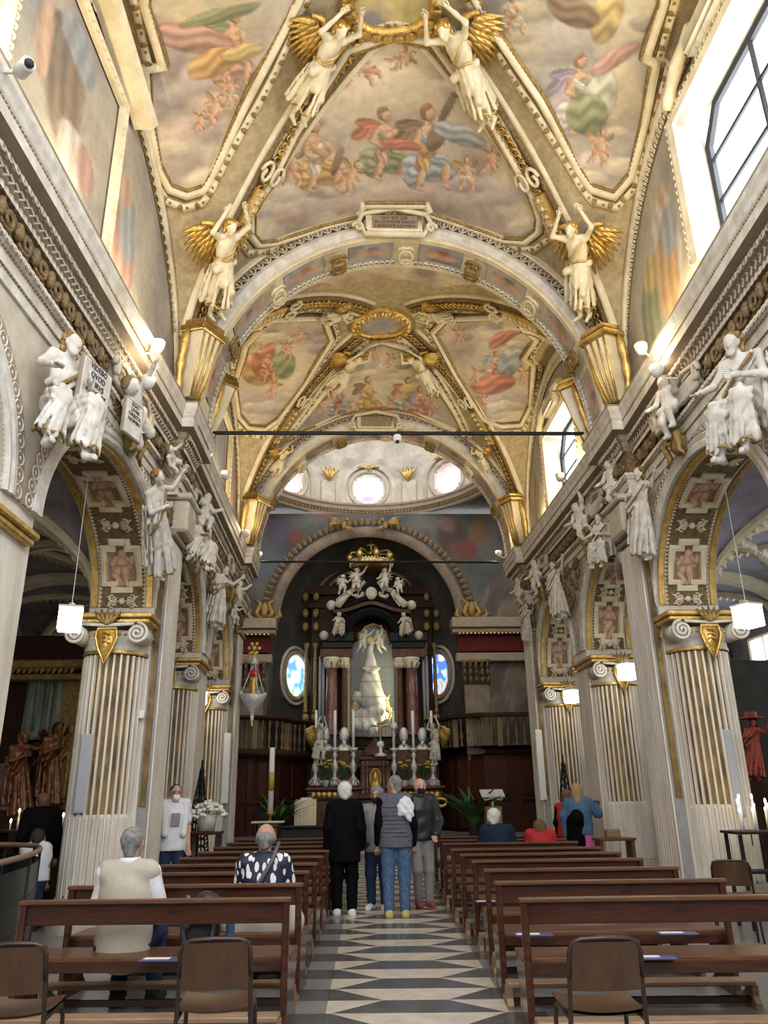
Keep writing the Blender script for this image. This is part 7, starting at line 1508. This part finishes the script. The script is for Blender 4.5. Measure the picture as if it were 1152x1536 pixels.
# ---- chapels on the bright side ------------------------------------------------------
YD = 12.3
r = empty('chapel_altar', (0, 0, 0), label='dark side altar shelf below the red-robed painted saint', cat='altar'); a = atY(1130, 1172, YD)
MB().bbox((5.75, YD+.3, a[2]/2), (1.9, .9, a[2]), .03).build('altar_block', 'dark_wood', r); MB().bbox((5.75, YD+.95, 2.4), (2.2, .12, 2.4), .03).build('back_panel', 'dark_fresco', r); MB().bbox((5.7, YD-.1, a[2]-.15), (1.2, .06, .22), .02).build('silver_frontal', 'silver', r)
statue('saint', 'painted_saint', atY(1135, 1172, YD), atY(1128, 1078, YD), (-.7, -.7, 0), 'painted saint statue in orange-red robe and wide hat beside the fluted pillar', 'statue', None, 'robe_red' if 'robe_red' in MATS else (mat('robe_red', (.5, .09, .04), (.3, .05, .03), 6, .5) and 'robe_red'), 'ink')
p = atY(1128, 1085, YD); r = empty('saint_hat', (p[0], p[1]-.0, p[2]+.1), label='wide red hat worn by the painted saint statue', cat='hat'); MB().lathe([(.0, .08), (.09, .07), (.1, .0), (.22, -.02), (.22, -.03), (0, -.02)], n=16).build('brim_and_crown', 'robe_red', r, True)
r = empty('candle_stand', (0, 0, 0), label='rack of lit white candles under the red-robed saint', cat='candle stand'); a = atY(1135, 1245, 9.7); MB().bbox((a[0]+.2, 9.7, a[2]-.02), (1.1, .45, .03), .005).build('tray', 'iron', r); MB().bbox((a[0]+.2, 9.9, a[2]*.55), (1.05, .3, .03), .005).build('lower_tray', 'iron', r)
for sx in (-.5, .5):
    for sy in (-.18, .18): MB().bbox((a[0]+.2+sx, 9.7+sy, a[2]/2-.02), (.04, .04, a[2]-.04), .006).build('leg', 'iron', r)
for i in range(9): MB().tube([(a[0]-.3+i*.125, 9.5, a[2]-.03), (a[0]-.3+i*.125, 9.5, a[2]-.16)], .008, 5).build('grille_bar', 'iron', r)
for i in range(14):
    p = np.array((a[0]-.22+i*.055+(.02 if i % 2 else 0), 9.6+.12*(i % 3), a[2]-.005)); candle(p, .2+.05*((i*7) % 4), 'lit white candle in the rack under the red-robed saint', 'candles in the rack')
r = empty('gilded_altar', (0, 0, 0), label='golden side altar with twisted pilaster seen between the far pillars', cat='altar'); YG = 17.6
a = atY(960, 1188, YG); MB().bbox((a[0]+.1, YG+.3, a[2]/2), (1.2, .6, a[2]), .03).build('altar_block', 'dark_wood', r); MB().bbox((a[0]-.35, YG+.4, 2.6), (.3, .2, 2.3), .03).bbox((a[0]+.4, YG+.5, 2.6), (.9, .15, 2.4), .02).build('gilt_pilaster', 'gold', r); MB().bbox((a[0]+.1, YG-.02, a[2]-.25), (.5, .06, .24), .02).bbox((a[0]+.05, YG-.02, a[2]-.62), (.4, .06, .26), .02).build('silver_plaque', 'silver', r)
statue('saint', 'gilded_statue', atY(962, 1186, YG), atY(958, 1095, YG), (-.9, -.4, 0), 'carved gilded saint turned towards the nave, in front of the golden pilaster', 'statue', None, 'statue_wood', 'dull_gold')
statue('saint', 'bishop_statue', atY(866, 1165, 19.4), atY(862, 1090, 19.4), (-.6, -.8, 0), 'painted bishop statue in red and gold robe with tall mitre between the pillars', 'statue', None, 'robe_bishop' if 'robe_bishop' in MATS else (mat('robe_bishop', (.4, .3, .1), (.3, .05, .03), 7, .4, .2) and 'robe_bishop'), 'gold')
a = atY(866, 1165, 19.4); r = empty('statue_pedestal', (a[0], 19.4, 0), label='dark stone pedestal under the painted bishop statue', cat='pedestal'); MB().bbox((0, 0, a[2]/2), (.6, .5, a[2]), .03).build('block', 'brown_marble', r); MB().bbox((0, 0, a[2]-.06), (.72, .6, .1), .03).build('cornice', 'dark_wood', r)
r = empty('side_desk', (*atZ(937, 1300, 0)[:2], 0), label='small wooden desk with a box beside the second bright-side pillar', cat='desk'); r.location = (3.3, 13.0, 0)
MB().bbox((0, 0, .78), (.6, .35, .04), .01).build('top', 'pew_wood_light', r); MB().bbox((0, .05, .86), (.22, .16, .12), .01).build('box', 'kneeler_wood', r)
for sx in (-1, 1): MB().bbox((sx*.25, 0, .38), (.05, .3, .76), .01).build('leg', 'pew_wood_light', r)
# ---- hanging lanterns ------------------------------------------------------------------
for px, py, Y, lab in ((105, 930, 9.3, 'glowing white box lantern hanging in the arch beside the handrail pillar'), (300, 1048, 17.0, 'small glowing lantern hanging near the far pillar by the white flowers'), (1122, 925, 9.3, 'glowing white box lantern hanging in the arch above the spare chair'), (942, 1008, 13.2, 'glowing white lantern hanging by the pillar with the silver plaques behind'), (858, 1045, 16.9, 'small glowing lantern hanging in the narrow arch by the chancel')):
    p = atY(px, py, Y); r = empty('lantern', p, .3, label=lab, cat='lantern', group='hanging box lanterns')
    MB().bbox((0, 0, 0), (.26, .26, .26), .01).build('shade', 'glow_lantern', r); MB().bbox((0, 0, .145), (.28, .28, .03), .006).lathe([(.04, .16), (.04, .2), (.01, .22)], n=8).build('cap', 'lamp_shell', r); MB().tube([(0, 0, .2), (0, 0, ZS+math.sqrt(max(.05, min(k_*k_*(r_*r_-(Y-c_)**2) for c_, r_, k_ in [min(ARC, key=lambda q: abs(q[0]-Y))])))-p[2]+.03)], .006, 5).build('wire', 'lamp_shell', r)
# ---- spotlights on the cornice ------------------------------------------------------------
SPOTS = [(237, 518, -1), (222, 572, -1), (368, 800, -1), (388, 832, -1), (962, 522, 1), (985, 555, 1), (748, 830, 1), (772, 808, 1), (840, 715, 1), (338, 712, -1)]
spl = ['above the child with the small tablet', 'just under the cornice lip over the small tablet', 'at the end of the cornice by the dark apse', 'on a short arm at the chancel corner', 'under the vault corner angel with the book', 'above the nude child at the keystone', 'at the chancel corner facing the altar', 'near the far end of the window-side cornice', 'unlit below the small window', 'unlit below the painted far lunette']
for i, (px, py, s) in enumerate(SPOTS):
    p = wl(px, py, s, .4); r = empty('spotlight', p, label='small round spotlight '+spl[i], cat='spotlight', group='spotlights along the cornice')
    lit = i < 8; MB().lathe([(0, -.1), (.05, -.09), (.085, -.02), (.09, .05), (.08, .06)], n=12).build('shell', 'lamp_shell', r, True); MB().lathe([(.08, .055), (.04, .07), (0, .075)], n=12).build('lens', 'lamp_face' if lit else 'paper', r, True); MB().tube([(0, 0, -.05), (s*.1, 0, -.12), (s*.3, 0, -.12)], .015, 6).build('arm', 'lamp_shell', r)
    if lit:
        ld = bpy.data.lights.new('spot_bulb', 'POINT'); ld.energy = 26 if i in (3, 6) else 8; ld.color = (1, .8, .5); ld.shadow_soft_size = .09; lo_ = bpy.data.objects.new('bulb', ld); COL.objects.link(lo_); lo_.parent = r; lo_.location = (-s*.1, 0, .15)
# uplights standing on the cornice tops behind the lip, washing the vault
for s in (-1, 1):
    for j, y in enumerate((4.8, 6.4, 8.0, 13.2, 14.8, 16.4)):
        r = empty('vault_floodlight', (bent(s*3.47, y), y, ZC+.02), label='floodlight lying on the cornice behind its lip, washing the vault', cat='floodlight', group='floodlights on the cornice')
        MB().bbox((0, 0, .04), (.12, .3, .08), .01).build('housing', 'lamp_shell', r)
        ld = bpy.data.lights.new('flood', 'AREA'); ld.shape = 'RECTANGLE'; ld.size = .1; ld.size_y = .28; ld.energy = 13; ld.color = (1, .79, .44); lo_ = bpy.data.objects.new('flood', ld); COL.objects.link(lo_); lo_.parent = r; lo_.location = (-s*.03, 0, .09); lo_.rotation_euler = (PI, -s*.35, 0)
p = atX(30, 108, -3.55); r = empty('security_camera', p, label='white bullet camera on the cornice beside the framed wall painting', cat='camera'); MB().tube([(0, 0, 0), (.12, -.12, -.05)], .06, 10).build('housing', 'lamp_shell', r, True); MB().sphere((.13, -.13, -.055), .04, 8, 6).build('lens', 'ink', r, True); MB().tube([(0, 0, 0), (-.15, 0, 0)], .02, 6).build('arm', 'lamp_shell', r)
p = atY(213, 1072, PY[2]-.1); r = empty('alarm_sensor', p, label='small white sensor fixed to the pillar by the handrail', cat='sensor'); MB().bbox((0, 0, 0), (.07, .06, .11), .02).build('housing', 'paper', r)
# ================================================================ PEOPLE
for n, c, c2 in (('skin', (.62, .38, .28), (.55, .32, .23)), ('skin_tan', (.5, .29, .2), (.44, .25, .17)), ('hair_grey', (.3, .29, .28), (.14, .13, .13)), ('hair_white', (.75, .74, .7), (.58, .57, .54)), ('hair_dark', (.05, .04, .035), (.03, .025, .02)), ('hair_blond', (.45, .32, .17), (.32, .22, .11)), ('hair_brown', (.12, .06, .03), (.2, .1, .05)),
    ('cloth_beige', (.52, .46, .36), (.46, .41, .32)), ('cloth_white', (.8, .8, .8), (.7, .7, .72)), ('cloth_black', (.0025, .0025, .003), (.004, .004, .0045)), ('denim', (.035, .075, .16), (.1, .17, .28)), ('denim_dark', (.02, .035, .08), (.03, .05, .1)), ('denim_light', (.09, .17, .28), (.05, .11, .2)), ('vest_grey', (.1, .105, .125), (.13, .135, .16)), ('leather', (.02, .022, .022), (.03, .03, .03)), ('trouser_grey', (.24, .235, .23), (.3, .29, .28)), ('navy', (.015, .02, .05), (.02, .03, .06)), ('cloth_red', (.5, .03, .03), (.4, .02, .02)), ('pink', (.7, .15, .4), (.6, .1, .3)), ('shoe_white', (.75, .76, .75), None), ('shoe_yellow', (.55, .5, .2), (.5, .45, .18)), ('shoe_red', (.5, .04, .03), (.1, .1, .1)), ('shoe_dark', (.03, .03, .035), None), ('mask_white', (.85, .86, .87), None), ('mask_dark', (.02, .02, .025), None), ('cloth_cream', (.55, .51, .43), (.47, .43, .36))):
    mat(n, c, c2, 30, .75 if 'leather' not in n else .35, bump=.12 if 'cloth' in n or 'denim' in n else 0, bscale=60, spec=.08 if n in ('cloth_black', 'navy', 'denim_dark', 'vest_grey', 'mask_dark') else .3)
# black and white leaf print
m = mat('print_blouse', (.8, .8, .8)); nt = m.node_tree; N = nt.nodes; tc = N.new('ShaderNodeTexCoord'); vo = N.new('ShaderNodeTexVoronoi'); vo.inputs['Scale'].default_value = 14; mp = N.new('ShaderNodeMapping'); mp.inputs['Scale'].default_value = (1.5, 1, .7); mp.inputs['Rotation'].default_value = (.3, .6, .5); cr_ = N.new('ShaderNodeValToRGB'); cr_.color_ramp.interpolation = 'CONSTANT'; cr_.color_ramp.elements[0].color = (.78, .78, .78, 1); cr_.color_ramp.elements[1].position = .42; cr_.color_ramp.elements[1].color = (.01, .012, .03, 1)
nt.links.new(tc.outputs['Object'], mp.inputs[0]); nt.links.new(mp.outputs[0], vo.inputs['Vector']); nt.links.new(vo.outputs['Distance'], cr_.inputs[0]); nt.links.new(cr_.outputs[0], N['Principled BSDF'].inputs['Base Color'])
def person(loc, rz, label, J, top=None, legs=None, shoes=None, hair=None, skin='skin', face=0.0, h=.017, sleeve='long', hem=.0, k=.02, style='short', over=None, mask=None, glasses=False, grip=.6, legk=.012, legend=.93, bulk=1.0, hands='lr'):
    r = empty('person', loc, rz, label=label, cat='person')
    b = sdf_mb(body_prims(J, face=face), h=h, k=.03)
    for n in hands: hand(b, J, n, 1.0, grip)
    b.build('body', skin, r, True); c = J['hea']; f = np.array((math.sin(face), math.cos(face), 0)); s_ = np.array((f[1], -f[0], 0))
    if legs: sdf_mb(leg_prims(J, legk, legend), h=h, k=.035, fold=.004, ff=(30, 20, 35)).build('trousers', legs, r, True)
    zc = None if J['knel'][1] > .3 else J['pel'][2]-.08
    def garment(kk, sl, hm, seed, ff):
        P = top_prims(J, kk, sl, hm, bulk); mb = sdf_mb(P[:3], h=h, k=.05, fold=.006, ff=ff, seed=seed, zcut=None if zc is None else zc-hm)
        if len(P) > 3: q = sdf_mb(P[3:]+[P[2]], h=h, k=.03, fold=.005, ff=ff, seed=seed); mb.add(q.verts(), q.F)
        return mb
    if top: garment(k, sleeve, hem, 0, (20, 14, 24)).build('top', top, r, True)
    if over: garment(k+.014, over[1], hem+over[2], 1, (18, 12, 20)).build(over[3], over[0], r, True)
    if shoes:
        for n in 'lr': sdf_mb(shoe(J, n), h=.014, k=.03).build('shoe', shoes, r, True)
    if hair:
        H = [('e', c-f*.022+(0, 0, .045), (.086, .098, .088)), ('c', c-f*.05+(0, 0, .03), c-f*.06+(0, 0, -.05), .07, .05)]
        if style == 'long': H += [('c', c-f*.06+(0, 0, .02), c-f*.07+(0, 0, -.16), .085, .075), ('c', c-f*.02+s_*.06+(0, 0, .02), c-f*.03+s_*.07+(0, 0, -.14), .04, .035), ('c', c-f*.02-s_*.06+(0, 0, .02), c-f*.03-s_*.07+(0, 0, -.14), .04, .035)]
        if style == 'full': H += [('e', c-f*.02+(0, 0, .055), (.1, .108, .092)), ('e', c-f*.05+(0, 0, -.01), (.09, .07, .08))]
        if style == 'ring': H = [('c', c-f*.06+(0, 0, .0), c-f*.065+(0, 0, -.045), .07, .05), ('e', c-f*.03+s_*.06, (.03, .05, .045)), ('e', c-f*.03-s_*.06, (.03, .05, .045))]
        sdf_mb(H, h=.013, k=.02, fold=.004, ff=(60, 40, 50)).build('hair', hair, r, True)
    if mask:
        sdf_mb([('e', c+f*.075+(0, 0, -.04), (.052, .048, .05)), ('e', c+f*.06+(0, 0, -.07), (.05, .05, .03))], h=.011, k=.02).build('face_mask', mask, r, True)
        MB().tube([c+f*.06-s_*.05+(0, 0, -.03), c-s_*.085+(0, 0, .01)], .003, 4).tube([c+f*.06+s_*.05+(0, 0, -.03), c+s_*.085+(0, 0, .01)], .003, 4).build('mask_strap', mask, r)
    for sd in (-1, 1):
        MB().sphere(c+f*.092+s_*sd*.032+np.array((0, 0, .022)), (.011, .011, .008), 8, 6).build('eye', 'ink', r, True)
    if glasses:
        mb = MB()
        for sd in (-1, 1): mb.tube([c+f*.108+s_*(sd*.034+.026*math.cos(a))+np.array((0, 0, .02+.02*math.sin(a))) for a in np.linspace(0, 2*PI, 13)[:-1]], .004, 5, closed=True); mb.tube([c+f*.1+s_*sd*.062+(0, 0, .025), c+s_*sd*.082+(0, 0, .02)], .003, 4)
        mb.build('glasses', 'ink', r)
    return r
def feet(px, py): return atZ(px, py, 0)
PW = PA
# --- seated on the pews
p = atY(202, 1250, 6.6); J = joints(sit=True, H=1.72, hea=(0, .03, 1.165)); 
r1 = person((p[0]-.02, 6.12+.36+.13, 0), PA, 'man with grey hair in beige waistcoat over white shirt, seated on the first pew', J, 'cloth_white', 'denim_dark', 'shoe_dark', 'hair_grey', 'skin_tan', style='short', over=('cloth_beige', 'none', .02, 'waistcoat'), h=.015)
MB().lathe([(.075, 0), (.082, .03), (.078, .06), (.07, .055)], (0, .0, 1.02), 14).build('collar', 'cloth_white', r1, True)
p = atY(398, 1247, 7.4); J = joints(sit=True, H=1.68, hea=(0, .03, 1.15))
r2 = person((p[0], 7.05+.36, 0), PA, 'person with shaved grey head in black and white leaf-print blouse, seated on the second pew', J, 'print_blouse', 'denim_light', 'shoe_dark', 'hair_grey', 'skin_tan', sleeve='short', style='ring', h=.016)
sdf_mb([('c', (-.12, -.02, .5), (.12, -.02, .5), .19, .19, (1.3, .8, .8)), ('c', (0, .0, .55), (0, .2, .48), .2, .18, (1.3, 1, .6))], h=.02, k=.06, fold=.012).build('jacket_around_waist', 'cloth_cream', r2, True)
MB().tube([(.12, .02, 1.12), (.1, -.17, 1.0), (-.02, -.19, .8), (-.14, -.16, .62)], .018, 6).build('bag_strap', 'vest_grey', r2, True)
p = atY(748, 1222, 11.95); J = joints(sit=True, H=1.7, hea=(-.02, .04, 1.14)); person((p[0], 11.84+.34, 0), PA, 'white-haired man in navy jacket seated in front of the reading stand', J, 'navy', 'denim_dark', 'shoe_dark', 'hair_white', 'skin', face=.5, over=('navy', 'long', 0, 'jacket'), style='full', h=.019)
p = atY(815, 1235, 11.95); J = joints(sit=True, H=1.5, hea=(0, .02, 1.0), ); J['hea'][2] = .97; person((p[0], 11.84+.34, 0), PA, 'brown-haired person in red top with a checked scarf, seated next to the white-haired man', J, 'cloth_red', 'denim_dark', 'shoe_dark', 'hair_brown', 'skin', style='full', h=.019)
# --- standing in the aisle
p = feet(520, 1374); J = joints(H=1.64, ankl=(-.1, 0, .08), toel=(-.14, .12, .035)); person((p[0]-.03, p[1], 0), .02, 'white-haired woman all in black with white sneakers, standing in the aisle, back turned', J, 'cloth_black', 'cloth_black', 'shoe_white', 'hair_white', 'skin', hem=.12, k=.02, style='full', over=('cloth_black', 'long', .08, 'jacket'), bulk=1.0, legk=.02, grip=.8)
p = feet(596, 1377); J = joints(H=1.73, face=0) if False else joints(H=1.73); J['hea'] += (-.01, .02, 0)
r5 = person((p[0], p[1], 0), .03, 'man in grey quilted vest, blue jeans and yellow shoes, white bag over his shoulder', J, 'cloth_black', 'denim', 'shoe_yellow', 'hair_grey', 'skin_tan', face=-.9, over=('vest_grey', 'none', .02, 'quilted_vest'), hem=.04, k=.018, bulk=1.05, legk=.018)
for z in np.linspace(.98, 1.34, 8): MB().tube([((.215)*math.cos(a), .15*math.sin(a), z) for a in np.linspace(0, 2*PI, 25)[:-1]], .012, 5, closed=True).build('quilting_seam', 'vest_grey', r5, True)
sdf_mb([('e', (.13, -.16, 1.36), (.1, .05, .11)), ('e', (.17, -.17, 1.26), (.06, .04, .1)), ('e', (.06, -.16, 1.3), (.05, .04, .08))], h=.014, k=.03, fold=.008, ff=(60, 40, 50)).build('shoulder_bag', 'cloth_white', r5, True)
p = feet(568, 1368); J = joints(H=1.58); J['hea'] += (0, .0, 0)
person((p[0], p[1]+.2, 0), PI-.25, 'grey-haired person with glasses and dark mask, half hidden behind the vest man', J, 'trouser_grey', 'denim_dark', 'shoe_white', 'hair_grey', 'skin', mask='mask_dark', glasses=True, style='full', hem=.08)
p = feet(634, 1362); J = joints(H=1.72, kner=(.08, .12, .5), ankr=(.04, -.05, .1), toer=(.05, .12, .04), elbl=(-.26, .02, 1.12), wril=(-.18, .2, .95), elbr=(.26, .0, 1.12), wrir=(.27, .06, .86)); J['hea'] += (0, .04, -.02)
person((p[0], p[1], 0), PI+.1, 'bald man with dark mask in black leather jacket and grey jeans, walking towards the entrance', J, 'vest_grey', 'trouser_grey', 'shoe_red', None, 'skin', mask='mask_dark', over=('leather', 'long', .02, 'leather_jacket'), h=.017, legk=.01)
# --- beside the pillars
p = atY(262, 1183, 12.3); J = joints(H=1.66); r8 = person((p[0]+.02, 12.3, 0), PI+.35, 'man with white mask, pale sweater and printed T-shirt, standing by the pillar', J, 'cloth_white', 'denim_dark', 'shoe_dark', 'hair_dark', 'skin', mask='mask_white', glasses=True, sleeve='short', bulk=1.06, hem=.08)
sdf_mb([('c', (-.16, .03, 1.42), (-.13, .15, 1.0), .05, .05), ('c', (.16, .03, 1.42), (.13, .15, 1.0), .05, .05), ('c', (-.17, 0, 1.42), (.17, -.03, 1.42), .07, .07)], h=.016, k=.04, fold=.006).build('sweater', 'cloth_white', r8, True); MB().bbox((0, .175, 1.2), (.13, .012, .17), .004).build('shirt_print', 'trouser_grey', r8)
MB().tube([(-.16, -.1, 1.4), (-.2, -.2, 1.2), (-.22, -.2, .9)], [.03, .1, .06], 8).build('rucksack', 'ink', r8, True)
p = atY(868, 1182, 13.6); J = joints(H=1.6, elbr=(.3, .08, 1.15), wrir=(.26, .32, 1.25), elbl=(-.24, .0, 1.1)); r9 = person((p[0], 13.6, 0), -.35, 'blonde woman in denim jacket and pink trousers, holding up a phone', J, 'denim_light', 'pink', 'shoe_white', 'hair_blond', 'skin', style='long', over=('denim_light', 'long', .0, 'denim_jacket'))
r9.location.x -= .04
sdf_mb([('e', (-.02, -.2, 1.1), (.11, .06, .12))], h=.016, k=.02).build('rucksack', 'cloth_black', r9, True); MB().bbox((.26, .4, 1.3), (.15, .012, .08), .004).build('phone', 'ink', r9); sdf_mb([('c', (-.05, -.06, 1.0), (-.07, -.05, .7), .17, .16, (1, .7, 1))], h=.018, k=.02, fold=.01).build('jumper_round_waist', 'cloth_black', r9, True)
p = atY(850, 1200, 14.4); J = joints(H=1.5); person((p[0], 14.4, 0), -.5, 'person in red vest and dark sleeves behind the blonde woman', J, 'cloth_black', 'denim_dark', 'shoe_dark', 'hair_brown', 'skin', over=('cloth_red', 'none', .02, 'red_vest'), h=.02)
# --- by the candle stand
p = atY(66, 1186, 10.9); J = joints(H=1.62); J['hea'] += (0, .08, -.05); person((p[0], 10.95, 0), .5, 'dark-haired person in black bending over the votive candles', J, 'cloth_black', 'cloth_black', 'shoe_dark', 'hair_brown', 'skin_tan', h=.02)
p = atY(57, 1238, 10.6); J = joints(H=1.12); J['hea'] = np.array((0, .02, 1.03)); person((p[0]-.02, 10.7, 0), .2, 'small child in white T-shirt beside the person at the candles', J, 'cloth_white', 'denim_dark', 'shoe_dark', 'hair_dark', 'skin_tan', sleeve='short', h=.016)
# rucksack lying on the first pew
r = empty('rucksack', (-1.98, 6.12+.3, .45), PA, label='black rucksack with blue water bottle, on the first pew beside the man', cat='bag'); sdf_mb([('c', (0, 0, .13), (.04, -.02, .3), .13, .1, (1.1, .8, 1)), ('e', (.02, -.09, .15), (.1, .06, .1))], h=.014, k=.03, fold=.006).build('pack', 'leather', r, True); MB().tube([(-.08, -.08, .38), (-.11, -.13, .2), (-.07, -.1, .05)], .016, 6).tube([(.1, -.08, .36), (.13, -.13, .2), (.1, -.1, .05)], .016, 6).build('strap', 'vest_grey', r, True); MB().lathe([(.03, 0), (.033, .02), (.033, .2), (.015, .23), (.015, .26)], (.22, 0, .0), 10).build('bottle', 'denim', r, True)

# flesh-coloured faces and hands of the painted saints
for o in list(COL.objects):
    if o.name.split('.')[0] in ('painted_saint', 'bishop_statue'):
        MB().sphere((-.05, .085, 1.6), (.07, .08, .095), 12, 8).build('painted_face', 'skin', o, True)
        for n in 'lr': MB().sphere(Jt['wri'+n]+unit(Jt['wri'+n]-Jt['elb'+n])*.05, (.045, .045, .05), 10, 7).build('painted_hand', 'skin', o, True)
